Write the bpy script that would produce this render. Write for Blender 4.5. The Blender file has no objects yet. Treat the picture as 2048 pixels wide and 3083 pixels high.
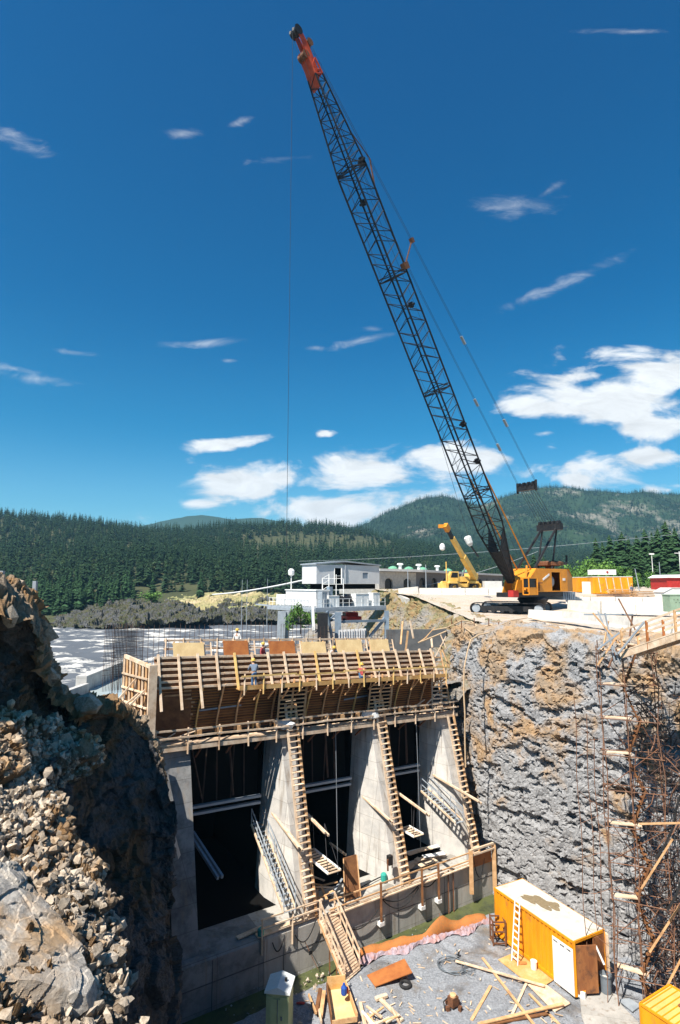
import bpy, bmesh, math, random
import numpy as np
from mathutils import Vector, Matrix, noise as mnoise
R = math.radians
random.seed(7); rng = np.random.default_rng(11)
scene = bpy.context.scene
COL = scene.collection

# ------------------------------------------------------------------ camera, sky, sun, exposure
H = 22.0                                   # eye height above the pit floor
PITCH = math.atan(216 / 1700.0)
cam_d = bpy.data.cameras.new("camera"); cam = bpy.data.objects.new("camera", cam_d); COL.objects.link(cam)
cam.location = (0, 0, H); cam.rotation_euler = (R(90) + PITCH, 0, 0)
cam_d.sensor_fit = 'VERTICAL'; cam_d.sensor_height = 36.0; cam_d.sensor_width = 24.0
cam_d.lens = 1700 / 3083 * 36.0; cam_d.clip_end = 20000; cam_d.clip_start = 0.1
scene.camera = cam
scene.view_settings.view_transform = 'Standard'; scene.view_settings.look = 'None'
scene.view_settings.exposure = 0.90; scene.view_settings.gamma = 1.0

SUN = Vector((-0.62, -0.785, 0)).normalized() * math.cos(R(54)) + Vector((0, 0, math.sin(R(54))))
sl = bpy.data.lights.new("sun", 'SUN'); so = bpy.data.objects.new("sun", sl); COL.objects.link(so)
sl.energy = 5.0; sl.angle = R(0.5); sl.color = (1.0, 0.94, 0.85)
so.rotation_euler = SUN.to_track_quat('Z', 'Y').to_euler(); so.location = (-30, -50, 90)

c_, s_ = math.cos(PITCH), math.sin(PITCH)
def ray(x, y):
    a = (x - 1024) / 1700.; b = (1541.5 - y) / 1700.
    return (a, c_ - b * s_, s_ + b * c_)
def onz(x, y, z):
    r = ray(x, y); t = (z - H) / r[2]; return Vector((r[0] * t, r[1] * t, z))
def atY(x, y, Y):
    r = ray(x, y); t = Y / r[1]; return Vector((r[0] * t, Y, H + r[2] * t))

def build_world():
    w = bpy.data.worlds.new("World"); scene.world = w; w.use_nodes = True
    nt = w.node_tree; N = nt.nodes; L = nt.links; N.clear()
    out = N.new('ShaderNodeOutputWorld'); bg = N.new('ShaderNodeBackground'); L.new(bg.outputs[0], out.inputs[0])
    sky = N.new('ShaderNodeTexSky'); sky.sky_type = 'NISHITA'; sky.sun_disc = False
    sky.sun_elevation = R(54); sky.sun_rotation = math.atan2(-0.62, -0.785)
    sky.altitude = 400; sky.air_density = 1.0; sky.dust_density = 0.6; sky.ozone_density = 3.0
    bg.inputs[1].default_value = 0.058
    def m(op, a, b=None, c=None, clamp=False):
        n = N.new('ShaderNodeMath'); n.operation = op; n.use_clamp = clamp
        for i, q in enumerate((a, b, c)):
            if q is None: continue
            if isinstance(q, (int, float)): n.inputs[i].default_value = q
            else: L.new(q, n.inputs[i])
        return n.outputs[0]
    hs = N.new('ShaderNodeHueSaturation'); hs.inputs['Hue'].default_value = 0.497; hs.inputs['Saturation'].default_value = 1.28
    hs.inputs['Value'].default_value = 1.0
    L.new(sky.outputs[0], hs.inputs['Color'])
    tc = N.new('ShaderNodeTexCoord'); sp = N.new('ShaderNodeSeparateXYZ'); L.new(tc.outputs['Generated'], sp.inputs[0])
    yy = m('MAXIMUM', sp.outputs[1], 0.05)
    a = m('DIVIDE', sp.outputs[0], yy); b = m('DIVIDE', sp.outputs[2], yy)
    cb = N.new('ShaderNodeCombineXYZ'); L.new(a, cb.inputs[0]); L.new(b, cb.inputs[1])
    mp = N.new('ShaderNodeMapping'); mp.inputs['Scale'].default_value = (5, 11, 1); L.new(cb.outputs[0], mp.inputs[0])
    n1 = N.new('ShaderNodeTexNoise'); n1.inputs['Scale'].default_value = 1.3; n1.inputs['Detail'].default_value = 9; n1.inputs['Roughness'].default_value = 0.58
    n1.inputs['Distortion'].default_value = 0.35
    L.new(mp.outputs[0], n1.inputs['Vector'])
    mp2 = N.new('ShaderNodeMapping'); mp2.inputs['Scale'].default_value = (9, 26, 1); mp2.inputs['Rotation'].default_value = (0, 0, 0.25); L.new(cb.outputs[0], mp2.inputs[0])
    n2 = N.new('ShaderNodeTexNoise'); n2.inputs['Scale'].default_value = 1.2; n2.inputs['Detail'].default_value = 8; n2.inputs['Roughness'].default_value = 0.65
    n2.inputs['Distortion'].default_value = 0.8
    L.new(mp2.outputs[0], n2.inputs['Vector'])
    def blob(px, py, rx, ry, ang=0.0):
        r = ray(px, py); ca, cbb = r[0] / r[1], r[2] / r[1]
        k = 1 / 1700.0 * (1 / r[1])
        q = N.new('ShaderNodeMapping'); q.vector_type = 'TEXTURE'
        q.inputs['Location'].default_value = (ca, cbb, 0); q.inputs['Rotation'].default_value = (0, 0, ang)
        q.inputs['Scale'].default_value = (rx * k, ry * k, 1)
        L.new(cb.outputs[0], q.inputs[0])
        ln = N.new('ShaderNodeVectorMath'); ln.operation = 'LENGTH'; L.new(q.outputs[0], ln.inputs[0])
        return m('SUBTRACT', 1.0, ln.outputs['Value'])
    puffs = [(1860,1190,250,80,.05),(1990,1130,190,75,0),(1610,1225,95,34,0),(1980,1290,140,40,0),(1760,1130,120,30,.15),
             (1790,1405,170,42,0),(1960,1375,130,26,0),(1660,1345,60,20,0),(1720,1440,90,25,0),(2040,1465,70,20,0),(1640,1305,45,12,0),
             (720,1465,170,52,.12),(590,1515,90,16,0),(830,1440,70,26,0),(1130,1420,240,62,.1),(960,1545,210,50,0),(1340,1380,150,40,0),(1120,1530,230,60,0),
             (1480,1375,60,22,0),(690,1336,92,16,.1),(980,1303,24,9,0),(1012,1382,22,10,0),(2010,1475,60,14,0)]
    wisps = [(60,430,110,24,-.3),(20,400,70,22,-.4),(110,1140,130,18,-.15),(40,1110,90,14,-.2),(600,1035,100,13,.05),(690,1085,30,8,0),(1090,1025,110,13,.25),(1125,990,40,10,0),(950,1048,40,10,0),
             (850,478,90,13,.1),(1560,618,130,34,.1),(1650,575,60,14,.6),(1700,850,220,20,.42),(1590,890,80,16,.5),(545,405,60,17,0),(730,365,50,14,.4),(220,1060,70,10,-.1),(1900,95,130,10,0)]
    def union(lst):
        o = None
        for q in lst:
            v = blob(*q); o = v if o is None else m('MAXIMUM', o, v)
        return o
    puffs = [(q[0], q[1], q[2] * 1.22, q[3] * 1.38, q[4]) for q in puffs]; ub = union(puffs); uw = union(wisps)
    pb = m('ADD', m('MAXIMUM', ub, -1.5), m('MULTIPLY', m('SUBTRACT', n1.outputs[0], 0.5), 4.4))
    cl = N.new('ShaderNodeMapRange'); cl.interpolation_type = 'SMOOTHSTEP'; cl.inputs[1].default_value = -0.02; cl.inputs[2].default_value = 0.75; L.new(pb, cl.inputs[0])
    wb = m('ADD', m('MAXIMUM', uw, -1.2), m('MULTIPLY', m('SUBTRACT', n2.outputs[0], 0.5), 3.6))
    wl = N.new('ShaderNodeMapRange'); wl.interpolation_type = 'SMOOTHSTEP'; wl.inputs[1].default_value = -0.2; wl.inputs[2].default_value = 2.0; wl.inputs[4].default_value = 0.42; L.new(wb, wl.inputs[0])
    alpha = m('MAXIMUM', cl.outputs[0], wl.outputs[0])
    # soft grey undersides vary with the cloud's own thickness
    shade = N.new('ShaderNodeMapRange'); shade.inputs[1].default_value = 0.25; shade.inputs[2].default_value = 0.8; shade.inputs[3].default_value = 0.66; shade.inputs[4].default_value = 1.0
    L.new(n2.outputs[0], shade.inputs[0])
    cc = N.new('ShaderNodeCombineXYZ')
    for i, k in enumerate((10.2, 10.6, 10.9)): L.new(m('MULTIPLY', shade.outputs[0], k * 1.08), cc.inputs[i])
    # deep polarised zenith, paler near the skyline (a property of the sky itself)
    el = N.new('ShaderNodeMapRange'); el.inputs[1].default_value = 0.0; el.inputs[2].default_value = 0.8; L.new(sp.outputs[2], el.inputs[0])
    rp = N.new('ShaderNodeValToRGB'); rp.color_ramp.interpolation = 'EASE'
    e = rp.color_ramp.elements
    e[0].position = 0.0; e[0].color = (1.35, 1.32, 1.25, 1); e[1].position = 1.0; e[1].color = (0.0, 0.86, 1.10, 1)
    q = e.new(0.35); q.color = (0.20, 1.09, 1.18, 1); q = e.new(0.17); q.color = (0.72, 1.26, 1.26, 1); q = e.new(0.58); q.color = (0.0, 0.93, 1.12, 1)
    L.new(el.outputs[0], rp.inputs[0])
    mu = N.new('ShaderNodeMix'); mu.data_type = 'RGBA'; mu.blend_type = 'MULTIPLY'; mu.inputs[0].default_value = 1.0
    L.new(hs.outputs[0], mu.inputs[6]); L.new(rp.outputs[0], mu.inputs[7])
    mx = N.new('ShaderNodeMix'); mx.data_type = 'RGBA'
    L.new(alpha, mx.inputs[0]); L.new(mu.outputs[2], mx.inputs[6]); L.new(cc.outputs[0], mx.inputs[7])
    L.new(mx.outputs[2], bg.inputs[0])
build_world()

# ------------------------------------------------------------------ helpers
def tag(o, label=None, cat=None, group=None, kind=None):
    if label: o['label'] = label
    if cat: o['category'] = cat
    if group: o['group'] = group
    if kind: o['kind'] = kind
    return o
def thing(name, label, cat, loc=(0, 0, 0), rz=0.0, group=None):
    o = bpy.data.objects.new(name, None); COL.objects.link(o); o.location = loc; o.rotation_euler = (0, 0, rz)
    o.empty_display_size = 0.2
    return tag(o, label, cat, group)
def dup(root, loc, rz, label=None, scale=None):
    r = root.copy(); COL.objects.link(r); r.location = loc; r.rotation_euler = (0, 0, rz)
    if scale: r.scale = scale
    if label: r['label'] = label
    def rec(a, b):
        for ch in list(a.children):
            c = ch.copy(); COL.objects.link(c); c.parent = b; rec(ch, c)
    rec(root, r)
    return r
def V(*a): return Vector(a)
class MB:
    def __init__(s): s.v = []; s.f = []
    def add(s, vs, fs):
        k = len(s.v); s.v += [tuple(q) for q in vs]; s.f += [tuple(i + k for i in f) for f in fs]; return s
    def box(s, c, d, ax=None, rz=0.0):
        c = Vector(c)
        if ax is None: ax = (V(math.cos(rz), math.sin(rz), 0), V(-math.sin(rz), math.cos(rz), 0), V(0, 0, 1))
        h = [Vector(ax[i]) * d[i] / 2 for i in range(3)]
        p = [c + h[0] * i + h[1] * j + h[2] * k for k in (-1, 1) for j in (-1, 1) for i in (-1, 1)]
        return s.add(p, [(0, 2, 3, 1), (4, 5, 7, 6), (0, 1, 5, 4), (2, 6, 7, 3), (0, 4, 6, 2), (1, 3, 7, 5)])
    def beam(s, a, b, w, h=None, up=(0, 0, 1)):
        a = Vector(a); b = Vector(b); h = h or w; d = b - a; l = d.length
        if l < 1e-6: return s
        d.normalize(); up = Vector(up)
        if abs(d.dot(up)) > 0.98: up = V(0, 1, 0)
        x = d.cross(up).normalized(); z = x.cross(d)
        return s.box((a + b) / 2, (l, w, h), (d, x, z))
    def tube(s, a, b, r, n=6, r2=None, cap=True):
        a = Vector(a); b = Vector(b); d = (b - a)
        if d.length < 1e-6: return s
        d.normalize(); u = d.cross(V(0, 0, 1) if abs(d.z) < 0.95 else V(1, 0, 0)).normalized(); w = d.cross(u)
        r2 = r if r2 is None else r2
        vs = [a + (u * math.cos(t) + w * math.sin(t)) * r for t in [2 * math.pi * i / n for i in range(n)]] + \
             [b + (u * math.cos(t) + w * math.sin(t)) * r2 for t in [2 * math.pi * i / n for i in range(n)]]
        fs = [(i, (i + 1) % n, n + (i + 1) % n, n + i) for i in range(n)]
        if cap: fs += [tuple(range(n))[::-1], tuple(range(n, 2 * n))]
        return s.add(vs, fs)
    def pipe(s, pts, r, n=5):
        for a, b in zip(pts[:-1], pts[1:]): s.tube(a, b, r, n)
        return s
    def lathe(s, c, prof, n=12, ax=None):
        c = Vector(c); ax = ax or (V(1, 0, 0), V(0, 1, 0), V(0, 0, 1)); vs = []; fs = []
        for (r, z) in prof:
            for i in range(n):
                t = 2 * math.pi * i / n
                vs.append(c + Vector(ax[0]) * r * math.cos(t) + Vector(ax[1]) * r * math.sin(t) + Vector(ax[2]) * z)
        for k in range(len(prof) - 1):
            for i in range(n):
                j = (i + 1) % n; fs.append((k * n + i, k * n + j, (k + 1) * n + j, (k + 1) * n + i))
        fs.append(tuple(range(n))[::-1]); fs.append(tuple(range((len(prof) - 1) * n, len(prof) * n)))
        return s.add(vs, fs)
    def prism(s, pts, off):            # polygon extruded by vector off
        pts = [Vector(p) for p in pts]; off = Vector(off); n = len(pts)
        vs = pts + [p + off for p in pts]
        fs = [tuple(range(n))[::-1], tuple(range(n, 2 * n))] + [(i, (i + 1) % n, n + (i + 1) % n, n + i) for i in range(n)]
        return s.add(vs, fs)
    def build(s, name, mat, parent=None, smooth=False, recalc=True):
        me = bpy.data.meshes.new(name)
        o = bpy.data.objects.new(name, me); COL.objects.link(o)
        vs = s.v
        if parent is not None:
            o.parent = parent
            if getattr(s, 'world', False):
                M = Matrix.Translation(abs_loc(parent)) @ Matrix.Rotation(abs_rz(parent), 4, 'Z'); Mi = M.inverted()
                vs = [tuple(Mi @ Vector(p)) for p in vs]
        me.from_pydata(vs, [], s.f)
        if recalc:
            bm = bmesh.new(); bm.from_mesh(me); bmesh.ops.recalc_face_normals(bm, faces=bm.faces); bm.to_mesh(me); bm.free()
        if smooth: me.shade_smooth()
        me.materials.append(mat)
        return o
def abs_loc(o):
    l = Vector(o.location)
    while o.parent: o = o.parent; l += Vector(o.location)
    return l
def abs_rz(o):
    while o.parent: o = o.parent
    return o.rotation_euler.z
def WB(): m = MB(); m.world = True; return m
def single(mb, name, mat, label, cat, group=None, loc=None, smooth=False):
    """one-mesh thing; its origin goes to the centre of its base"""
    if loc is None:
        a = np.array(mb.v); loc = Vector(((a[:, 0].min() + a[:, 0].max()) / 2, (a[:, 1].min() + a[:, 1].max()) / 2, a[:, 2].min()))
    mb.v = [tuple(Vector(p) - loc) for p in mb.v]
    o = mb.build(name, mat, smooth=smooth); o.location = loc
    return tag(o, label, cat, group)

# ------------------------------------------------------------------ materials
def mat(name, col, col2=None, rough=0.8, scale=3.0, bump=0.0, bscale=20.0, metal=0.0, col3=None, scale3=0.6, detail=6, p=(0.35, 0.65), p3=(0.5, 0.62), stretch=(1, 1, 1), noise_dim='3D', spec=0.3):
    m = bpy.data.materials.new(name); m.use_nodes = True; nt = m.node_tree; N = nt.nodes; L = nt.links
    b = N['Principled BSDF']; b.inputs['Roughness'].default_value = rough; b.inputs['Metallic'].default_value = metal
    b.inputs['Specular IOR Level'].default_value = spec
    b.inputs['Base Color'].default_value = (*col, 1)
    tc = N.new('ShaderNodeTexCoord'); mp = N.new('ShaderNodeMapping'); mp.inputs['Scale'].default_value = stretch; L.new(tc.outputs['Object'], mp.inputs[0])
    last = None
    if col2:
        n = N.new('ShaderNodeTexNoise'); n.inputs['Scale'].default_value = scale; n.inputs['Detail'].default_value = detail; n.inputs['Roughness'].default_value = 0.65
        L.new(mp.outputs[0], n.inputs['Vector'])
        r = N.new('ShaderNodeMapRange'); r.inputs[1].default_value = p[0]; r.inputs[2].default_value = p[1]; L.new(n.outputs[0], r.inputs[0])
        mx = N.new('ShaderNodeMix'); mx.data_type = 'RGBA'; L.new(r.outputs[0], mx.inputs[0]); mx.inputs[6].default_value = (*col, 1); mx.inputs[7].default_value = (*col2, 1)
        last = mx.outputs[2]
        if col3:
            n3 = N.new('ShaderNodeTexNoise'); n3.inputs['Scale'].default_value = scale3; n3.inputs['Detail'].default_value = 8; n3.inputs['Roughness'].default_value = 0.7
            L.new(tc.outputs['Object'], n3.inputs['Vector'])
            r3 = N.new('ShaderNodeMapRange'); r3.inputs[1].default_value = p3[0]; r3.inputs[2].default_value = p3[1]; L.new(n3.outputs[0], r3.inputs[0])
            m3 = N.new('ShaderNodeMix'); m3.data_type = 'RGBA'; L.new(r3.outputs[0], m3.inputs[0]); L.new(last, m3.inputs[6]); m3.inputs[7].default_value = (*col3, 1); last = m3.outputs[2]
        L.new(last, b.inputs['Base Color'])
    if bump:
        n = N.new('ShaderNodeTexNoise'); n.inputs['Scale'].default_value = bscale; n.inputs['Detail'].default_value = 8; n.inputs['Roughness'].default_value = 0.7
        L.new(tc.outputs['Object'], n.inputs['Vector'])
        bp = N.new('ShaderNodeBump'); bp.inputs['Strength'].default_value = 1.0; bp.inputs['Distance'].default_value = bump
        L.new(n.outputs[0], bp.inputs['Height']); L.new(bp.outputs[0], b.inputs['Normal'])
    m['b'] = 1
    return m
M = {}
M['concrete'] = mat('concrete', (.50, .475, .43), (.36, .345, .315), .9, .9, .02, 9, col3=(.27, .25, .22), scale3=.5, p3=(.55, .75), stretch=(1, 1, .35))
M['concrete_dark'] = mat('concrete_dark', (.10, .10, .10), (.06, .062, .066), .95, 1.2, .02, 9)
M['concrete_wall'] = mat('concrete_wall', (.62, .59, .54), (.46, .445, .42), .9, 1.3, .01, 12, col3=(.18, .18, .16), scale3=.8, p3=(.6, .8))
M['concrete_shaded'] = mat('shade_darkened_concrete', (.30, .295, .28), (.20, .20, .20), .95, 1.0, .015, 10, col3=(.12, .12, .115), scale3=.5, p3=(.5, .7))  # greyer concrete, darkened mostly to deepen the cliff's shade at the left end
M['barrier'] = mat('barrier', (.62, .585, .53), (.48, .45, .41), .85, 1.5, .008, 20)
M['wood'] = mat('wood', (.74, .46, .24), (.52, .29, .13), .8, 2.2, .004, 30, col3=(.26, .15, .08), scale3=1.6, p3=(.56, .72))
M['wood_pale'] = mat('wood_pale', (.80, .63, .46), (.56, .39, .25), .8, 2.2, .004, 30, col3=(.30, .20, .13), scale3=1.4, p3=(.56, .72))
M['wood_yellow'] = mat('wood_yellow', (.80, .55, .20), (.62, .38, .14), .75, 2.5, .004, 30)
M['wood_dark'] = mat('wood_dark', (.26, .115, .045), (.13, .055, .024), .85, 1.8, .01, 25)
M['plywood'] = mat('plywood', (.62, .37, .13), (.44, .22, .07), .65, 1.3, .002, 30, col3=(.70, .50, .26), scale3=.7, p3=(.5, .7))
M['plywood_rust'] = mat('plywood_rust', (.44, .16, .045), (.31, .10, .03), .65, 1.6, .002, 30)
M['plywood_pale'] = mat('plywood_pale', (.74, .55, .28), (.60, .42, .20), .7, 1.4, .002, 30)
M['form_brown'] = mat('form_face', (.52, .24, .07), (.34, .14, .04), .8, .9, .004, 20, stretch=(.3, .3, 3))  # brown plywood colour of the lower form face
M['rust'] = mat('rust', (.20, .085, .04), (.10, .045, .025), .85, 6, .004, 40)
M['rebar'] = mat('rebar', (.26, .13, .075), (.13, .07, .045), .85, 2, 0)
M['rebar_dark'] = mat('rebar_dark', (.05, .035, .03), (.10, .055, .04), .85, 2, 0)
M['black'] = mat('black_steel', (.014, .015, .018), (.028, .026, .026), .55, 3, 0, metal=.2)
M['boom_tip'] = mat('red_boom_tip', (.62, .09, .03), (.42, .05, .02), .5, 2, 0)
M['yellow'] = mat('yellow_orange_paint', (.70, .27, .02), (.58, .21, .015), .5, 1.2, .001, 20, col3=(.42, .17, .02), scale3=1.5, p3=(.62, .8))
M['yellow_light'] = mat('yellow_paint', (.80, .52, .14), (.66, .38, .08), .5, 1.2, 0)
M['orange_box'] = mat('orange_container_paint', (.78, .32, .008), (.64, .24, .008), .55, .9, .004, 8, col3=(.34, .15, .04), scale3=1.3, p3=(.56, .74), stretch=(2, 2, .4))
M['container_roof'] = mat('container_roof', (.62, .585, .52), (.50, .47, .41), .8, 1.2, .002, 20, col3=(.40, .34, .26), scale3=.8, p3=(.54, .7))
M['sand_stain'] = mat('sand_stain', (.25, .19, .11), (.19, .145, .085), .95, 6, .004, 40)
M['grey_steel'] = mat('grey_steel', (.34, .37, .40), (.24, .27, .30), .5, 1.5, 0)
M['blue_steel'] = mat('blue_grey_steel', (.22, .28, .34), (.15, .19, .24), .5, 1.5, 0)
M['cladding'] = mat('grey_cladding', (.62, .61, .60), (.54, .53, .53), .6, .8, .0)
M['white'] = mat('white_paint', (.80, .79, .76), (.68, .67, .64), .6, 1.2, 0)
M['roofing'] = mat('roofing', (.66, .64, .60), (.55, .53, .50), .8, .7, 0)
M['dark_glass'] = mat('dark_opening', (.012, .013, .016), None, .25)
M['interior_shade'] = mat('interior_shade', (.008, .008, .008), None, 1.0, spec=0.0)  # near-black stand-in for unlit depth; the shade is in the colour
M['toilet_green'] = mat('pale_green_plastic', (.44, .50, .27), (.37, .43, .23), .5, 2, 0)
M['toilet_roof'] = mat('white_plastic', (.74, .77, .76), (.66, .69, .68), .5, 2, 0)
M['rubber'] = mat('rubber', (.012, .012, .013), (.03, .03, .03), .8, 5, .002, 30)
M['net'] = mat('orange_net', (.66, .22, .05), (.46, .20, .07), .8, 8, .004, 60)
M['sheeting'] = mat('pink_sheeting', (.44, .38, .44), (.46, .25, .22), .4, 3, .02, 6)
M['blue'] = mat('blue_plastic', (.02, .08, .35), (.015, .06, .28), .5, 3, 0)
M['red'] = mat('red_paint', (.45, .03, .025), (.33, .025, .02), .5, 2, 0)
M['grey_plastic'] = mat('grey_plastic', (.17, .20, .23), (.12, .14, .16), .5, 2, 0)
M['green_paint'] = mat('pale_green_paint', (.28, .38, .27), (.22, .30, .21), .6, 2, 0)
M['dome_green'] = mat('copper_green', (.16, .40, .25), (.12, .30, .19), .6, 2, 0)
M['rope'] = mat('wire_rope', (.045, .045, .05), None, .6)
M['hose'] = mat('tan_hose', (.52, .37, .23), (.40, .28, .17), .7, 3, 0)
M['skin'] = mat('skin', (.42, .25, .17), None, .6)
M['hat'] = mat('yellow_hard_hat', (.60, .40, .08), None, .4)
M['shirt_white'] = mat('white_cloth', (.62, .60, .57), None, .9); M['shirt_blue'] = mat('blue_grey_cloth', (.16, .20, .26), None, .9)
M['shirt_red'] = mat('red_cloth', (.35, .06, .06), None, .9); M['jeans'] = mat('denim', (.06, .13, .24), (.04, .09, .18), .9, 8, 0); M['boots'] = mat('boots', (.04, .03, .02), None, .8)
M['stone_wall'] = mat('stone_wall', (.42, .40, .36), (.28, .27, .25), .9, 2.5, .01, 6)
M['stone_shaded'] = mat('stone_wall_shaded', (.16, .15, .15), (.10, .10, .10), .9, 2.5, .01, 6)  # same stone as the end wall, darkened to paint in its shaded side
M['bark'] = mat('bark', (.10, .07, .045), (.06, .04, .03), .9, 6, .01, 20)

def leaf_mat(name, a, b, c=None):
    m = mat(name, a, b, .9, .35, 0, spec=.1, p=(.3, .7), col3=tuple(q * w for q, w in zip(b, (2.0, 1.5, 1.2))), scale3=.035, p3=(.5, .72)); nt = m.node_tree; N = nt.nodes; L = nt.links
    bs = N['Principled BSDF']; src = bs.inputs['Base Color'].links[0].from_socket
    g = N.new('ShaderNodeNewGeometry'); r = N.new('ShaderNodeMapRange'); r.inputs[3].default_value = .55; r.inputs[4].default_value = 1.5
    L.new(g.outputs['Random Per Island'], r.inputs[0])
    h = N.new('ShaderNodeHueSaturation'); L.new(r.outputs[0], h.inputs['Value']); L.new(src, h.inputs['Color']); L.new(h.outputs[0], bs.inputs['Base Color'])
    return m
def island_random(m, lo, hi):
    nt = m.node_tree; N = nt.nodes; L = nt.links; bs = N['Principled BSDF']; src = bs.inputs['Base Color'].links[0].from_socket
    g = N.new('ShaderNodeNewGeometry'); r = N.new('ShaderNodeMapRange'); r.inputs[3].default_value = lo; r.inputs[4].default_value = hi
    L.new(g.outputs['Random Per Island'], r.inputs[0]); h = N.new('ShaderNodeHueSaturation'); L.new(r.outputs[0], h.inputs['Value']); L.new(src, h.inputs['Color']); L.new(h.outputs[0], bs.inputs['Base Color'])
def panel_lines(m, ang, pw=2.4, ph=1.2):
    nt = m.node_tree; N = nt.nodes; L = nt.links; bs = N['Principled BSDF']; src = bs.inputs['Base Color'].links[0].from_socket
    g = N.new('ShaderNodeNewGeometry'); mp = N.new('ShaderNodeMapping'); mp.vector_type = 'TEXTURE'; mp.inputs['Rotation'].default_value = (0, 0, ang); L.new(g.outputs['Position'], mp.inputs[0])
    sp = N.new('ShaderNodeSeparateXYZ'); L.new(mp.outputs[0], sp.inputs[0]); ad = N.new('ShaderNodeMath'); ad.operation = 'ADD'; L.new(sp.outputs[0], ad.inputs[0]); L.new(sp.outputs[1], ad.inputs[1])
    cb = N.new('ShaderNodeCombineXYZ'); L.new(ad.outputs[0], cb.inputs[0]); L.new(sp.outputs[2], cb.inputs[1])
    br = N.new('ShaderNodeTexBrick'); br.offset = 0; br.inputs['Scale'].default_value = 1; br.inputs['Mortar Size'].default_value = .018; br.inputs['Mortar Smooth'].default_value = .4
    br.inputs['Brick Width'].default_value = pw; br.inputs['Row Height'].default_value = ph; br.inputs['Color1'].default_value = (1, 1, 1, 1); br.inputs['Color2'].default_value = (.86, .86, .87, 1); br.inputs['Mortar'].default_value = (.62, .6, .58, 1)
    L.new(cb.outputs[0], br.inputs['Vector'])
    # damp and rust runs, long in height
    m2 = N.new('ShaderNodeMapping'); m2.inputs['Scale'].default_value = (2.2, 2.2, .18); L.new(g.outputs['Position'], m2.inputs[0])
    no = N.new('ShaderNodeTexNoise'); no.inputs['Scale'].default_value = 1.6; no.inputs['Detail'].default_value = 6; L.new(m2.outputs[0], no.inputs['Vector'])
    r = N.new('ShaderNodeMapRange'); r.inputs[1].default_value = .55; r.inputs[2].default_value = .78; L.new(no.outputs[0], r.inputs[0])
    mr = N.new('ShaderNodeMix'); mr.data_type = 'RGBA'; L.new(r.outputs[0], mr.inputs[0]); L.new(src, mr.inputs[6]); mr.inputs[7].default_value = (.26, .21, .16, 1)
    mu = N.new('ShaderNodeMix'); mu.data_type = 'RGBA'; mu.blend_type = 'MULTIPLY'; mu.inputs[0].default_value = 1; L.new(mr.outputs[2], mu.inputs[6]); L.new(br.outputs[0], mu.inputs[7]); L.new(mu.outputs[2], bs.inputs['Base Color'])
for k_ in ('wood', 'wood_pale', 'wood_yellow', 'wood_dark'): island_random(M[k_], .62, 1.15)
panel_lines(M['concrete_wall'], R(32.4)); panel_lines(M['concrete_shaded'], R(32.4)); panel_lines(M['concrete'], R(32.4), 3.0, 2.4)
M['conifer'] = leaf_mat('conifer_needles', (.022, .050, .022), (.038, .080, .030))
M['conifer_far'] = leaf_mat('conifer_needles_far', (.013, .032, .016), (.024, .048, .020))
M['leaf'] = leaf_mat('broad_leaves', (.065, .14, .03), (.11, .20, .045))
M['weed'] = leaf_mat('weeds', (.10, .17, .035), (.17, .20, .06))

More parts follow.
